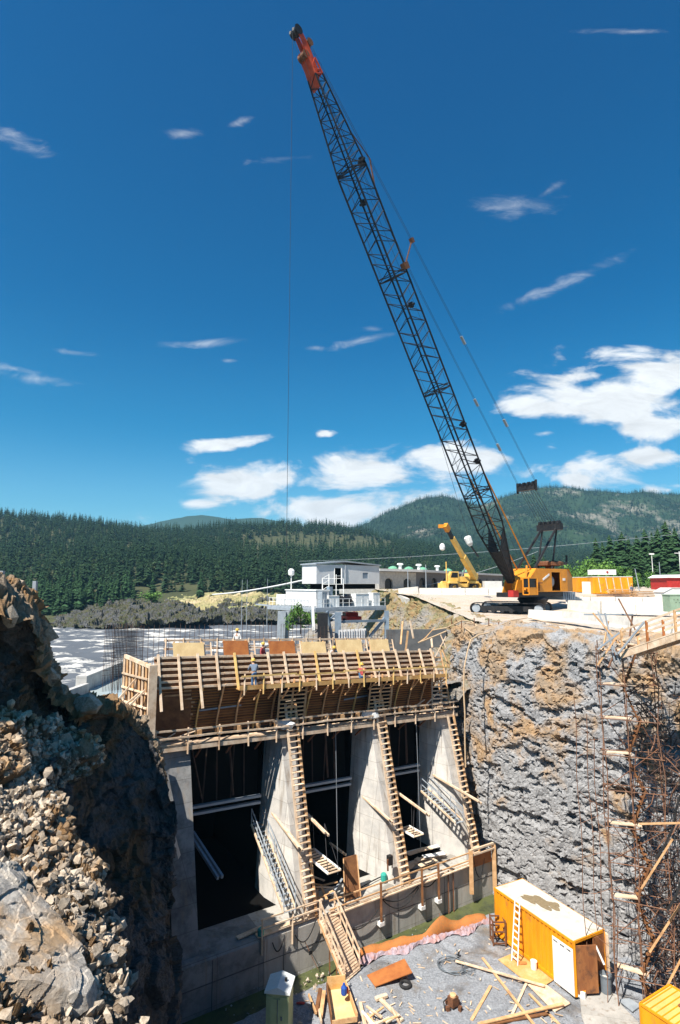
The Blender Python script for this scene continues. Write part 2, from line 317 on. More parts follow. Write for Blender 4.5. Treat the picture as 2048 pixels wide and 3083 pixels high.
def rock_mat(name, g1, g2, stain, stain2, zlo=None, zhi=None, base_amt=.35, bump=.06, bs=2.2, pit=True):
    m = bpy.data.materials.new(name); m.use_nodes = True; nt = m.node_tree; N = nt.nodes; L = nt.links; b = N['Principled BSDF']
    b.inputs['Roughness'].default_value = .95; b.inputs['Specular IOR Level'].default_value = .15
    tc = N.new('ShaderNodeTexCoord')
    def noise(sc, det=8, ro=.65, dist=0):
        n = N.new('ShaderNodeTexNoise'); n.inputs['Scale'].default_value = sc; n.inputs['Detail'].default_value = det; n.inputs['Roughness'].default_value = ro; n.inputs['Distortion'].default_value = dist
        L.new(tc.outputs['Object'], n.inputs['Vector']); return n.outputs[0]
    def rng_(x, a, c, lo=0., hi=1.):
        r = N.new('ShaderNodeMapRange'); r.inputs[1].default_value = a; r.inputs[2].default_value = c; r.inputs[3].default_value = lo; r.inputs[4].default_value = hi
        L.new(x, r.inputs[0]); return r.outputs[0]
    def mix(f, a, c):
        x = N.new('ShaderNodeMix'); x.data_type = 'RGBA'; L.new(f, x.inputs[0])
        for i, q in ((6, a), (7, c)):
            if isinstance(q, tuple): x.inputs[i].default_value = (*q, 1)
            else: L.new(q, x.inputs[i])
        return x.outputs[2]
    def mth(op, a, c):
        x = N.new('ShaderNodeMath'); x.operation = op
        for i, q in enumerate((a, c)):
            if isinstance(q, (int, float)): x.inputs[i].default_value = q
            else: L.new(q, x.inputs[i])
        return x.outputs[0]
    base = mix(rng_(noise(1.1), .35, .65), g1, g2)
    base = mix(rng_(noise(9.0, 5), .42, .62), base, tuple(q * 1.25 for q in g1))
    st = noise(.33, 9, .62, .5)
    if zlo is not None:
        sp = N.new('ShaderNodeSeparateXYZ'); L.new(tc.outputs['Object'], sp.inputs[0])
        st = mth('ADD', st, rng_(sp.outputs[2], zlo, zhi, -.10, .13))
    scol = mix(rng_(noise(.9), .4, .6), stain, stain2)
    col = mix(rng_(st, .5 + (.35 - base_amt) * .5, .62 + (.35 - base_amt) * .5), base, scol)
    if pit:
        vo = N.new('ShaderNodeTexVoronoi'); vo.feature = 'DISTANCE_TO_EDGE'; vo.inputs['Scale'].default_value = 1.5
        wn = N.new('ShaderNodeTexNoise'); wn.inputs['Scale'].default_value = 1.6; wn.inputs['Detail'].default_value = 6; L.new(tc.outputs['Object'], wn.inputs['Vector'])
        ad = N.new('ShaderNodeMix'); ad.data_type = 'VECTOR'; ad.inputs[0].default_value = .45; L.new(tc.outputs['Object'], ad.inputs[4]); L.new(wn.outputs[1], ad.inputs[5])
        L.new(ad.outputs[1], vo.inputs['Vector'])
        crack = rng_(vo.outputs[0], 0, .03, .72, 1)
        hv = N.new('ShaderNodeHueSaturation'); L.new(crack, hv.inputs['Value']); L.new(col, hv.inputs['Color']); col = hv.outputs[0]
    L.new(col, b.inputs['Base Color'])
    h = mth('ADD', noise(bs, 12, .75), mth('MULTIPLY', noise(bs * 5, 6, .7), .35))
    bp = N.new('ShaderNodeBump'); bp.inputs['Distance'].default_value = bump * 4; bp.inputs['Strength'].default_value = 1.0; L.new(h, bp.inputs['Height']); L.new(bp.outputs[0], b.inputs['Normal'])
    return m
M['rock_right'] = rock_mat('blasted_grey_rock', (.275, .272, .272), (.185, .185, .188), (.36, .235, .13), (.29, .22, .155), 1, 19.5, .32, .012, 2.8)
M['rock_left'] = rock_mat('dark_grey_brown_rock', (.11, .105, .10), (.065, .065, .07), (.15, .10, .055), (.11, .08, .055), None, None, .42, .06, 1.5)  # tone lowered to help the left wall's shade go near black
M['rubble'] = rock_mat('brown_rubble', (.36, .28, .20), (.22, .16, .11), (.38, .22, .10), (.28, .18, .10), None, None, .50, .05, 5.0)
M['rubble_stone'] = rock_mat('pale_broken_stone', (.50, .42, .33), (.33, .26, .19), (.44, .26, .12), (.34, .24, .15), None, None, .33, .012, 6.0, pit=False)
M['slab'] = rock_mat('pale_slab_rock', (.46, .42, .37), (.34, .31, .27), (.46, .31, .18), (.40, .33, .26), None, None, .36, .03, 2.0)
M['bank_rock'] = rock_mat('river_bank_rock', (.13, .128, .125), (.055, .054, .054), (.08, .095, .04), (.12, .10, .06), None, None, .47, .5, .25)
M['embank'] = rock_mat('embankment_earth', (.27, .245, .215), (.19, .18, .165), (.31, .20, .10), (.24, .22, .12), 12, 20, .42, .06, 2.0)
M['plateau'] = rock_mat('dusty_gravel_ground', (.44, .375, .31), (.33, .275, .22), (.50, .36, .24), (.44, .33, .24), None, None, .3, .01, 5.0, pit=False)
M['gravel'] = rock_mat('blue_grey_gravel', (.285, .30, .325), (.20, .212, .23), (.15, .15, .155), (.24, .20, .16), None, None, .30, .022, 9.0, pit=False)

island_random(M['rubble_stone'], .5, 1.15)
# ------------------------------------------------------------------ numpy noise + lofted terrain
def hash3(ix, iy, iz, k):
    n = (ix.astype(np.int64) * 73856093) ^ (iy.astype(np.int64) * 19349663) ^ (iz.astype(np.int64) * 83492791) ^ (k * 2654435761)
    n = (n ^ (n >> 13)) * 1274126177 & 0x7fffffff
    n = (n ^ (n >> 15)) * 668265263 & 0x7fffffff
    return ((n ^ (n >> 16)) & 0xffffff) / float(0xffffff)
def vnoise(P, k=0):
    I = np.floor(P); F = P - I; F = F * F * (3 - 2 * F); I = I.astype(np.int64); o = 0
    for dx in (0, 1):
        for dy in (0, 1):
            for dz in (0, 1):
                w = (F[:, 0] if dx else 1 - F[:, 0]) * (F[:, 1] if dy else 1 - F[:, 1]) * (F[:, 2] if dz else 1 - F[:, 2])
                o = o + w * hash3(I[:, 0] + dx, I[:, 1] + dy, I[:, 2] + dz, k)
    return o * 2 - 1
def fbm(P, sc=1.0, octv=5, k=0, g=.5):
    o = 0; a = 1; t = 0
    for i in range(octv): o = o + a * vnoise(P * sc, k + i); t += a; a *= g; sc *= 2.03
    return o / t
def voro(P, sc, k=0):
    Q = P * sc; I = np.floor(Q).astype(np.int64); f1 = np.full(len(P), 9.); f2 = np.full(len(P), 9.); cid = np.zeros(len(P)); TL = np.zeros(len(P))
    for dx in (-1, 0, 1):
        for dy in (-1, 0, 1):
            for dz in (-1, 0, 1):
                a, b, c = I[:, 0] + dx, I[:, 1] + dy, I[:, 2] + dz
                d = np.sqrt((a + hash3(a, b, c, k) - Q[:, 0])**2 + (b + hash3(a, b, c, k + 1) - Q[:, 1])**2 + (c + hash3(a, b, c, k + 2) - Q[:, 2])**2)
                m = d < f1; f2 = np.where(m, f1, np.minimum(f2, d)); cid = np.where(m, hash3(a, b, c, k + 3), cid)
                til = (Q[:, 0] - a - hash3(a, b, c, k)) * (hash3(a, b, c, k + 4) - .5) + (Q[:, 1] - b - hash3(a, b, c, k + 1)) * (hash3(a, b, c, k + 5) - .5) + (Q[:, 2] - c - hash3(a, b, c, k + 2)) * (hash3(a, b, c, k + 6) - .5)
                TL = np.where(m, til, TL); f1 = np.where(m, d, f1)
    voro.tilt = TL
    return f1, f2, cid
def resample(pl, n):
    p = np.array([tuple(q) for q in pl], float); d = np.r_[0, np.cumsum(np.linalg.norm(np.diff(p, axis=0), axis=1))]; t = np.linspace(0, d[-1], n)
    return np.stack([np.interp(t, d, p[:, i]) for i in range(3)], 1)
def loft(rows, nu, nv, even=False):
    """rows: polylines; result (nv, nu, 3), linear across rows"""
    rs = np.array([resample(r, nu) for r in rows]); k = len(rs)
    if even:
        d = np.r_[0, np.cumsum([np.linalg.norm(rs[i + 1] - rs[i], axis=1).mean() for i in range(k - 1)])]; d /= d[-1]
    else: d = np.linspace(0, 1, k)
    t = np.linspace(0, 1, nv)
    G = np.empty((nv, nu, 3)); 
    for i, tt in enumerate(t):
        j = min(np.searchsorted(d, tt, side='right') - 1, k - 2); f = (tt - d[j]) / (d[j + 1] - d[j]); G[i] = rs[j] * (1 - f) + rs[j + 1] * f
    return G
def gnormals(G):
    a = np.gradient(G, axis=1); b = np.gradient(G, axis=0); n = np.cross(a, b); n /= (np.linalg.norm(n, axis=2, keepdims=True) + 1e-9); return n
def rockify(G, big=.5, blk=.25, fine=.08, sc=1.0, flip=False, k=0, aniso=(1, 1, 1), fade=None):
    n = gnormals(G); n = -n if flip else n; P = G.reshape(-1, 3) * np.array(aniso)
    d = big * fbm(P, .16 * sc, 4, k)
    Q = P + .25 * np.stack([fbm(P, 1.1 * sc, 3, k + 7), fbm(P, 1.1 * sc, 3, k + 17), fbm(P, 1.1 * sc, 3, k + 27)], 1) / sc
    f1, f2, c = voro(Q, .75 * sc, k + 3); d = d + blk * (c - .5) * .9 + blk * 2.6 * voro.tilt - blk * .18 * np.exp(-((f2 - f1) / .05)**2)
    f1, f2, c = voro(Q, 2.1 * sc, k + 9); d = d + blk * .40 * (c - .5) + blk * 1.2 * voro.tilt
    f1, f2, c = voro(Q, 5.2 * sc, k + 19); d = d + blk * .18 * (c - .5) + blk * .5 * voro.tilt
    d = d + fine * fbm(P, 3.0 * sc, 4, k + 40)
    d = d.reshape(G.shape[:2])
    if fade is not None: d = d * fade
    return G + n * d[..., None]
def grid_obj(name, G, material, smooth=False):
    nv, nu = G.shape[:2]; i = np.arange(nv * nu).reshape(nv, nu)
    f = np.stack([i[:-1, :-1], i[:-1, 1:], i[1:, 1:], i[1:, :-1]], -1).reshape(-1, 4)
    me = bpy.data.meshes.new(name); me.from_pydata(G.reshape(-1, 3).tolist(), [], f.tolist())
    if smooth: me.shade_smooth()
    me.materials.append(material); o = bpy.data.objects.new(name, me); COL.objects.link(o); return o
def np_instances(name, protoV, protoF, T, material, parent=None):
    """many copies in one mesh: T (n, 3, 4) matrices, protoV/protoF lists to choose from (T carries proto index)"""
    vs = []; fs = []; k = 0; mats = []
    for Mx, pi in T:
        v = protoV[pi] @ Mx[:, :3].T + Mx[:, 3]; vs.append(v); fs.append(protoF[pi] + k); k += len(v)
    Vv = np.concatenate(vs); Ff = np.concatenate(fs)
    me = bpy.data.meshes.new(name); me.vertices.add(len(Vv)); me.vertices.foreach_set('co', Vv.ravel())
    n = Ff.shape[1]; me.loops.add(Ff.size); me.loops.foreach_set('vertex_index', Ff.ravel()); me.polygons.add(len(Ff))
    me.polygons.foreach_set('loop_start', np.arange(0, Ff.size, n)); me.polygons.foreach_set('loop_total', np.full(len(Ff), n))
    me.update(calc_edges=True); me.validate(); me.shade_flat(); me.materials.append(material)
    o = bpy.data.objects.new(name, me); COL.objects.link(o)
    if parent: o.parent = parent
    return o

# ================================================================== THE SETTING
def pz(q): return atY(*q)                       # (pixel x, pixel y, distance) -> point
def struct(o): o['kind'] = 'structure'; return o
# ground: one sheet under everything, to the horizon
mb = MB(); mb.add([(-9000, -600, -18), (9000, -600, -18), (9000, 12000, -18), (-9000, 12000, -18)], [(0, 1, 2, 3)])
struct(mb.build('ground', M['bank_rock'], recalc=False))

# pit floor --------------------------------------------------------
SB = V(10.488, 43.55, 0); SU = V(.8441, .5362, 0); SN = V(.5362, -.8441, 0)      # frame of the intake wall: along, outward
def S(s, o, z):
    z = z - .03 * (s + 11) * max(0, z) / 12; return SB + SU * s + SN * o + V(0, 0, z)
ny, nx = 330, 330
X, Y = np.meshgrid(np.linspace(-13, 24, nx), np.linspace(6, 46, ny)); P = np.stack([X, Y, 0 * X], -1).reshape(-1, 3)
offc = (P[:, 0] - SB.x) * SN.x + (P[:, 1] - SB.y) * SN.y; al = (P[:, 0] - SB.x) * SU.x + (P[:, 1] - SB.y) * SU.y
shore = 1.55 + .45 * fbm(P, .35, 4, 5) + .35 * np.clip((al + 8) / 8, -1, 1)
t = np.clip((offc - shore + .5) / .8, 0, 1)
rut = 0
for (cx_, cy_, rr_) in ((30, 20, 26.5), (30, 20, 24.6), (22, 52, 19.5), (22, 52, 21.2)):
    dd_ = np.abs(np.hypot(P[:, 0] - cx_, P[:, 1] - cy_) - rr_); rut = rut - .05 * np.exp(-(dd_ / .22)**2) + .025 * np.exp(-((dd_ - .4) / .15)**2)
P[:, 2] = -0.75 + rut + .75 * (t * t * (3 - 2 * t)) + .10 * fbm(P, .28, 4, 1) + .035 * fbm(P, 1.7, 4, 2) + .025 * fbm(P, 6, 3, 8)
struct(grid_obj('pit_floor', P.reshape(ny, nx, 3), M['gravel']))
# green seepage water along the foot of the wall
wm = mat('green_water', (.075, .09, .030), (.12, .13, .055), .06, .4, .003, 3, spec=.5, col3=(.05, .06, .03), scale3=.8, p3=(.45, .6))
mb = MB(); q = [S(-26, -.6, 0), S(2.5, -.6, 0), S(2.5, 2.8, 0), S(-26, 2.8, 0)]; mb.add([(p.x, p.y, -.2) for p in q], [(0, 1, 2, 3)])
struct(mb.build('puddle_water', wm))

# right rock wall --------------------------------------------------
base = [(8.6, 50, 0), (10.0, 46.6, 0), (11.0, 43.6, 0), (12.4, 41.8, 0), (14.5, 39.8, 0), (16.6, 37.4, 0), (18.1, 34.5, 0), (19.0, 31, 0), (19.5, 27, 0), (20, 20, 0), (20.6, 14, 0)]
def smooth_pl(pl, n=60):
    p = resample(pl, n)
    for _ in range(4): p[1:-1] = (p[:-2] + p[2:] + 2 * p[1:-1]) / 4
    return p
bl = smooth_pl(base); nrm = np.gradient(bl, axis=0); nrm = np.stack([-nrm[:, 1], nrm[:, 0], 0 * nrm[:, 0]], 1); nrm /= np.linalg.norm(nrm, axis=1, keepdims=True)  # to the left of travel = into rock?
nrm = -nrm if nrm[30, 0] < 0 else nrm
def off(pl, d, z): q = pl + nrm * (d if np.isscalar(d) else np.array(d)[:, None]); q[:, 2] = z; return q
tt = np.linspace(0, 1, 60)
slope = 2.6 * np.exp(-((tt - .22) / .2)**2)
rows = [off(bl, -.25, -1), off(bl, 0, .6), off(bl, .35, 4), off(bl, .55, 9), off(bl, .8, 14), off(bl, 1.0 + slope * .12, 16.6), off(bl, 1.15 + slope * .22, 17.9), off(bl, 1.5 + slope * .28, 18.35), off(bl, 5 + slope * .4, 18.42), off(bl, 8, 18.35), off(bl, 9, 17.4)]
G = loft(rows, 520, 330, even=True)
_z = np.clip((G[:, :, 2] - 14.5) / 3, 0, 1) * np.clip(1.6 - np.abs(G[:, :, 2] - 17.4), .5, 1)
G = rockify(G, .32, .09, .055, 1.0, flip=False, k=3, aniso=(1, 1, 1.0), fade=1 + 1.6 * _z)
nn_ = gnormals(G); P = G.reshape(-1, 3)
colx = np.tile(np.arange(520), 330); fr_ = ((colx + 1.5 * vnoise(P * np.array([.02, .02, .35]), 741)) / 10.0) % 1.0
groove = .085 * np.exp(-((fr_ - .5) / .10)**2) * np.clip(fbm(P, .22, 3, 745) * 3 + .45, 0, 1) * np.clip((15.5 - P[:, 2]) / 2, 0, 1)
Q = P * np.array([1, 1, 1.7]) + .2 * np.stack([fbm(P, 1.5, 3, 701), fbm(P, 1.5, 3, 702), fbm(P, 1.5, 3, 703)], 1)
f1, f2, ci = voro(Q, 1.9, 711); pit_ = (ci > .80) * np.clip((f2 - f1) / .12, 0, 1) * .24
f1, f2, ci = voro(Q, 3.8, 721); pit_ = pit_ + (ci > .88) * np.clip((f2 - f1) / .15, 0, 1) * .14
f1, f2, ci = voro(Q * np.array([1, 1, 1.6]), .55, 731); pit_ = pit_ + (ci > .86) * np.clip((f2 - f1) / .08, 0, 1) * .32 + groove
G = G + nn_ * (pit_ * np.clip((17.6 - P[:, 2]), 0, 1)).reshape(G.shape[:2])[..., None] * (1 if nn_[150, 250, 0] > 0 else -1)
cliff = struct(grid_obj('rock_wall', G, M['rock_right']))

# the near rim the viewer stands on, and the pit wall below it
def nr(y, z): return [(-30, y, z + 1.2), (-14, y, z + .4), (-5, y, z), (6, y, z), (18, y, z + .2), (30, y, z + .5)]
G = loft([nr(-60, 20.4), nr(-8, 20.2), nr(1.5, 19.6), nr(4.5, 18.0), nr(6.2, 14.5), nr(6.8, 8), nr(7.6, -1.2)], 240, 200, even=True)
G = rockify(G, .5, .25, .1, .8, flip=True, k=151)
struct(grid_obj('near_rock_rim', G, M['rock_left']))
# plateau ----------------------------------------------------------
def edge_x(y):
    ys = [6, 14, 20, 27, 31, 34.5, 37.4, 39.8, 41.8, 43.6, 46.6, 50, 56, 64, 75, 85, 100, 118, 140, 190]
    xs = [27, 26.6, 26.2, 25.8, 25.6, 25, 24.2, 22.6, 20.6, 18.6, 16.4, 15.0, 13.4, 12.8, 11.0, 8.6, 6.4, 6, 6, 6]
    return np.interp(y, ys, xs)
def plat_z(y): return np.interp(y, [0, 50, 58, 64, 78, 90, 100, 130, 200], [18.25, 18.2, 18.4, 18.8, 20.2, 20.75, 21.0, 21.2, 21.3])
yy = np.r_[np.linspace(6, 100, 250), np.linspace(100.5, 200, 60)]; xx = np.linspace(0, 1, 200)**1.6
G = np.zeros((len(yy), len(xx), 3))
for i, y in enumerate(yy):
    e = edge_x(y); G[i, :, 0] = e + xx * (260 - e); G[i, :, 1] = y; G[i, :, 2] = plat_z(y)
P = G.reshape(-1, 3); P[:, 2] += .12 * fbm(P, .2, 4, 31) + .05 * fbm(P, 1.2, 3, 32); G = P.reshape(G.shape)
struct(grid_obj('plateau', G, M['plateau']))
# embankment on the plateau's left side, falling to the shelf behind the intake
E0 = [(edge_x(y), y, float(plat_z(y))) for y in (47, 50, 56, 64, 75, 85, 100, 118, 140)]
r0 = [(x + 2, y, z - .1) for x, y, z in E0]; r1 = [(x - .3, y, z - .5) for x, y, z in E0]; r2 = [(x - 4.5, y, 14.0) for x, y, z in E0]; r3 = [(x - 9, y, 11.0) for x, y, z in E0]
G = loft([r0, r1, r2, r3], 300, 110, even=True); G = rockify(G, .9, .28, .12, .7, flip=True, k=51)
struct(grid_obj('embankment', G, M['embank']))
# rocky shelf behind the intake
X, Y = np.meshgrid(np.linspace(-16, 14, 220), np.linspace(48, 140, 300)); P = np.stack([X, Y, 0 * X], -1).reshape(-1, 3)
P[:, 2] = 12.6 + 1.2 * np.exp(-((P[:, 0] - 10) / 5)**2) + .9 * fbm(P, .12, 4, 60) + .35 * fbm(P, .7, 4, 61) - np.clip((-P[:, 0] - 6) / 6, 0, 1) * 8
struct(grid_obj('rock_shelf', P.reshape(300, 220, 3), M['embank']))

# left rock ridge, its face, and the rubble bench -------------------
crest = [(-420,1690,19),(-200,1705,19.8),(-60,1722,20.5),(0,1738,21),(40,1762,22),(85,1790,23),(112,1830,24),(130,1870,24.6),(145,1950,25.2),(162,2010,25.6),(186,2080,25.9),(262,2105,26.3),(330,2125,27.0),(400,2152,27.8),(450,2188,28.3),(480,2250,28.6),(515,2350,28.5)]
lower = [(-420,1800,18.0),(-200,1825,18.2),(-60,1848,18.4),(0,1862,18.8),(40,1872,19.4),(85,1880,20.3),(110,1925,21),(118,2000,22),(130,2060,23),(155,2115,24.0),(215,2170,25.2),(265,2150,26.0),(330,2155,26.7),(400,2180,27.5),(445,2220,28.0),(472,2280,28.3),(505,2370,28.2)]
C3 = [pz(q) for q in crest]; L3 = [pz(q) for q in lower]
back1 = [p + V(-1.2, 1.6, -.4) for p in C3]; back2 = [p + V(-5, 7, -6) for p in C3]; back3 = [p + V(-12, 16, -18) for p in C3]
mid = [(a + b) / 2 + V(-.1, -.1, .45) for a, b in zip(C3, L3)]
G = loft([back3, back2, back1, C3, mid, L3], 420, 130, even=True)
fd = np.ones(G.shape[:2]); fd[-2:] = .3
G = rockify(G, .22, .26, .12, 1.1, flip=False, k=71)
struct(grid_obj('ridge_rock', G, M['rubble']))
# pit wall on the left: top row follows the ridge's inner edge, then falls to the floor
rim_near = [(250,2215,24.5),(240,2268,23),(125,2305,21.9),(112,2345,21.2),(140,2400,20.5),(185,2480,19.3),(228,2560,18.3),(300,2640,17.4),(318,2740,16.4),(326,2855,15.4),(318,2960,14.4),(290,3083,13.2),(270,3200,12.2),(240,3400,11)]
RN = [pz(q) for q in rim_near]
topw = [pz(q) for q in [(250,2215,24.3),(262,2175,25.6),(330,2160,26.6),(400,2184,27.4),(445,2226,28.0),(473,2285,28.3),(507,2375,28.3),(533,2460,28.0),(545,2520,27.9)]] + [V(-9.6, 30.6, 9.6), V(-12.4, 34.5, 11.5)]
top_all = RN[::-1] + topw[1:]
floor_all = [(-4.2,6,-1),(-4.6,10,-1),(-5.0,14,-1),(-5.4,19,-1),(-5.9,23,-1),(-6.5,26,-1),(-7.2,28.4,-1),(-9.4,30.8,-1),(-12.5,34.5,-1)]
tr = resample(top_all, 60); fr = resample(floor_all, 60)
for _ in range(3): tr[1:-1] = (tr[:-2] + tr[2:] + 2 * tr[1:-1]) / 4
rowsw = [tr + np.array([0, 0, .25])]
for f, bulge in ((.08, .15), (.3, .35), (.6, .3), (1.0, 0)):
    q = tr * (1 - f) + fr * f; q[:, 0] += -bulge ; rowsw.append(q)
G = loft(rowsw, 460, 240, even=True); fd = np.ones(G.shape[:2])
G = rockify(G, .9, .30, .12, .8, flip=True, k=81)
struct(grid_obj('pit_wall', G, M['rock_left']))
# hollow face under the ridge (in its own shade) and the bench of rubble below it
LH = [pz(q) for q in lower[:12]]
HB = [pz(q) for q in [(-420,2120,19),(-200,2140,20),(-60,2150,20.7),(0,2165,21.1),(30,2175,21.4),(60,2185,21.7),(90,2190,22.2),(115,2195,22.7),(135,2200,23.2),(160,2205,23.9),(215,2220,24.6),(255,2235,24.8)]]
hm = [a * .5 + b * .5 + V(-.9, .9, .1) for a, b in zip(LH, HB)]
G = loft([[p + V(-.3, .2, .3) for p in LH], hm, HB, [p + V(.3, -.3, -.8) for p in HB]], 220, 120, even=True)
G = rockify(G, .5, .35, .15, 1.0, flip=False, k=91)
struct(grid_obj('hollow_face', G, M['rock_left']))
bench_l = [pz(q) for q in [(-420,2130,15.8),(-420,2300,14.9),(-420,2500,14.0),(-420,2700,13),(-420,2900,12),(-420,3083,11.2),(-420,3400,10)]]
def bench_row(y, Zr, zl):
    return zl
rows = []
spec = [ # (left far, mid, rim)
 [(-420,2110,19.2),(-60,2140,20.9),(60,2172,21.9),(160,2195,24.0),(255,2225,24.8)],
 [(-420,2200,18.2),(-60,2222,19.9),(60,2240,21.0),(150,2260,22.6),(235,2275,23.0)],
 [(-420,2270,17.4),(-60,2282,19.3),(20,2290,20.2),(70,2298,20.9),(112,2325,21.6)],
 [(-420,2400,15.6),(-60,2400,17.7),(20,2405,18.6),(80,2405,19.3),(140,2410,20.3)],
 [(-420,2560,13.6),(-60,2550,15.8),(50,2550,16.9),(140,2555,17.7),(225,2565,18.2)],
 [(-420,2700,12.8),(-60,2690,14.6),(80,2680,15.6),(190,2690,16.3),(305,2690,16.9)],
 [(-420,2860,12.0),(-60,2840,13.6),(90,2840,14.3),(210,2840,14.9),(322,2850,15.5)],
 [(-420,3000,11.2),(-60,2990,12.6),(90,2980,13.2),(210,2980,13.8),(312,2990,14.2)],
 [(-420,3200,10.2),(-60,3180,11.2),(90,3180,11.8),(200,3180,12.2),(275,3180,12.5)],
 [(-420,3500,9.0),(-60,3480,9.8),(90,3480,10.2),(180,3480,10.5),(230,3480,10.8)]]
for r in spec: rows.append([pz(q) for q in r] + [pz(r[-1]) + V(.35, .1, -.8)])
G = loft(rows, 300, 420, even=True)
Pq = G.reshape(-1, 3)
G = rockify(G, .55, .38, .16, 1.25, flip=True, k=101)
struct(grid_obj('rubble_bench', G, M['rubble']))
BENCH = G
sl = [[(-420,2560,13.2),(-60,2590,15.0),(20,2600,15.5),(62,2606,15.9)],[(-420,2600,12.9),(-60,2640,14.4),(60,2660,15.1),(118,2690,15.6)],[(-420,2700,12.4),(-60,2720,13.9),(90,2740,14.7),(188,2770,15.1)],
 [(-420,2800,11.9),(-60,2820,13.3),(110,2840,13.9),(255,2870,14.6)],[(-420,2880,11.5),(-60,2900,12.9),(120,2910,13.5),(292,2940,14.1)],[(-420,2940,11.3),(-60,2945,12.7),(110,2950,13.2),(262,3000,13.7)]]
rs_ = [[pz((q[0], q[1], q[2] - .5)) for q in r] for r in sl]
rs_ = [[p + V(0, .5, -.7) for p in rs_[0]]] + rs_ + [[p + V(0, -.1, -.6) for p in rs_[-1]]]
rs_ = [r + [r[-1] + V(.25, .05, -.9)] for r in rs_]
G = loft(rs_, 260, 230, even=True); G = rockify(G, .22, .10, .04, .5, flip=True, k=131)
struct(grid_obj('rock_slab', G, M['slab']))

# river, pond ------------------------------------------------------
wmat = bpy.data.materials.new('river_water'); wmat.use_nodes = True; nt = wmat.node_tree; N = nt.nodes; Lk = nt.links; b = N['Principled BSDF']
b.inputs['Roughness'].default_value = .8; b.inputs['Specular IOR Level'].default_value = .15; tc = N.new('ShaderNodeTexCoord')
mp = N.new('ShaderNodeMapping'); mp.inputs['Scale'].default_value = (.06, .10, .1); mp.inputs['Rotation'].default_value = (0, 0, -.25); Lk.new(tc.outputs['Object'], mp.inputs[0])
n1 = N.new('ShaderNodeTexNoise'); n1.inputs['Scale'].default_value = 1; n1.inputs['Detail'].default_value = 10; n1.inputs['Roughness'].default_value = .68; n1.inputs['Distortion'].default_value = 1.2; Lk.new(mp.outputs[0], n1.inputs['Vector'])
rr = N.new('ShaderNodeMapRange'); rr.inputs[1].default_value = .525; rr.inputs[2].default_value = .60; Lk.new(n1.outputs[0], rr.inputs[0])
n2 = N.new('ShaderNodeTexNoise'); n2.inputs['Scale'].default_value = .02; n2.inputs['Detail'].default_value = 3; Lk.new(tc.outputs['Object'], n2.inputs['Vector'])
r2 = N.new('ShaderNodeMapRange'); r2.inputs[1].default_value = .3; r2.inputs[2].default_value = .5; Lk.new(n2.outputs[0], r2.inputs[0])
mm = N.new('ShaderNodeMath'); mm.operation = 'MULTIPLY'; Lk.new(rr.outputs[0], mm.inputs[0]); Lk.new(r2.outputs[0], mm.inputs[1])
mx = N.new('ShaderNodeMix'); mx.data_type = 'RGBA'; mx.inputs[6].default_value = (.10, .11, .125, 1); mx.inputs[7].default_value = (.66, .63, .57, 1); Lk.new(mm.outputs[0], mx.inputs[0]); Lk.new(mx.outputs[2], b.inputs['Base Color'])
nb = N.new('ShaderNodeTexNoise'); nb.inputs['Scale'].default_value = .5; nb.inputs['Detail'].default_value = 8; Lk.new(tc.outputs['Object'], nb.inputs['Vector'])
bp = N.new('ShaderNodeBump'); bp.inputs['Distance'].default_value = .12; Lk.new(nb.outputs[0], bp.inputs['Height']); Lk.new(bp.outputs[0], b.inputs['Normal'])
X, Y = np.meshgrid(np.linspace(-260, 60, 300), np.linspace(60, 330, 260)); P = np.stack([X, Y, 0 * X], -1).reshape(-1, 3)
w = np.abs(fbm(P * np.array([1, 2.2, 1]), .06, 4, 200))
P[:, 2] = 6 + .9 * (.35 - w) + .25 * fbm(P, .3, 3, 210)
struct(grid_obj('river_water', P.reshape(260, 300, 3), wmat, smooth=True))
pondm = mat('pond_water', (.42, .47, .47), (.36, .41, .40), .25, .1, .003, 2, col3=(.44, .42, .33), scale3=.12, p3=(.55, .7), spec=.5)
PZ = 12.0
pc = [onz(x, y, PZ) for x, y in [(262,2062),(352,2010),(448,2008),(520,2008),(520,2240),(330,2190)]]
mb = MB(); mb.add([(p.x, p.y, PZ) for p in pc], [tuple(range(len(pc)))]); struct(mb.build('pond_water', pondm))
def wallseg(a, b, w, z0, z1, mb): 
    a = Vector(a); b = Vector(b); mb.beam((a.x, a.y, (z0 + z1) / 2), (b.x, b.y, (z0 + z1) / 2), w, z1 - z0)
mb = WB(); a = onz(244, 2062, 12.6); b_ = onz(372, 2008, 12.6); c0 = onz(560, 1996, 12.6); d0 = onz(150, 2180, 12.6)
wallseg(a, b_, 1.0, 2, 13.4, mb); wallseg(b_, c0, 1.0, 2, 12.7, mb)
single(mb, 'pond_wall', M['concrete_wall'], 'low concrete wall round the grey pond beside the river', 'wall')
mb = WB(); mb.beam(a + V(.9, -.9, -6.3), a + V(.2, -14, -6.3), .5, 13.2)
mb.build  # kept simple: outer pond wall
single(mb, 'retaining_wall', M['concrete_wall'], 'grey concrete retaining wall dropping to the river left of the pond', 'wall')

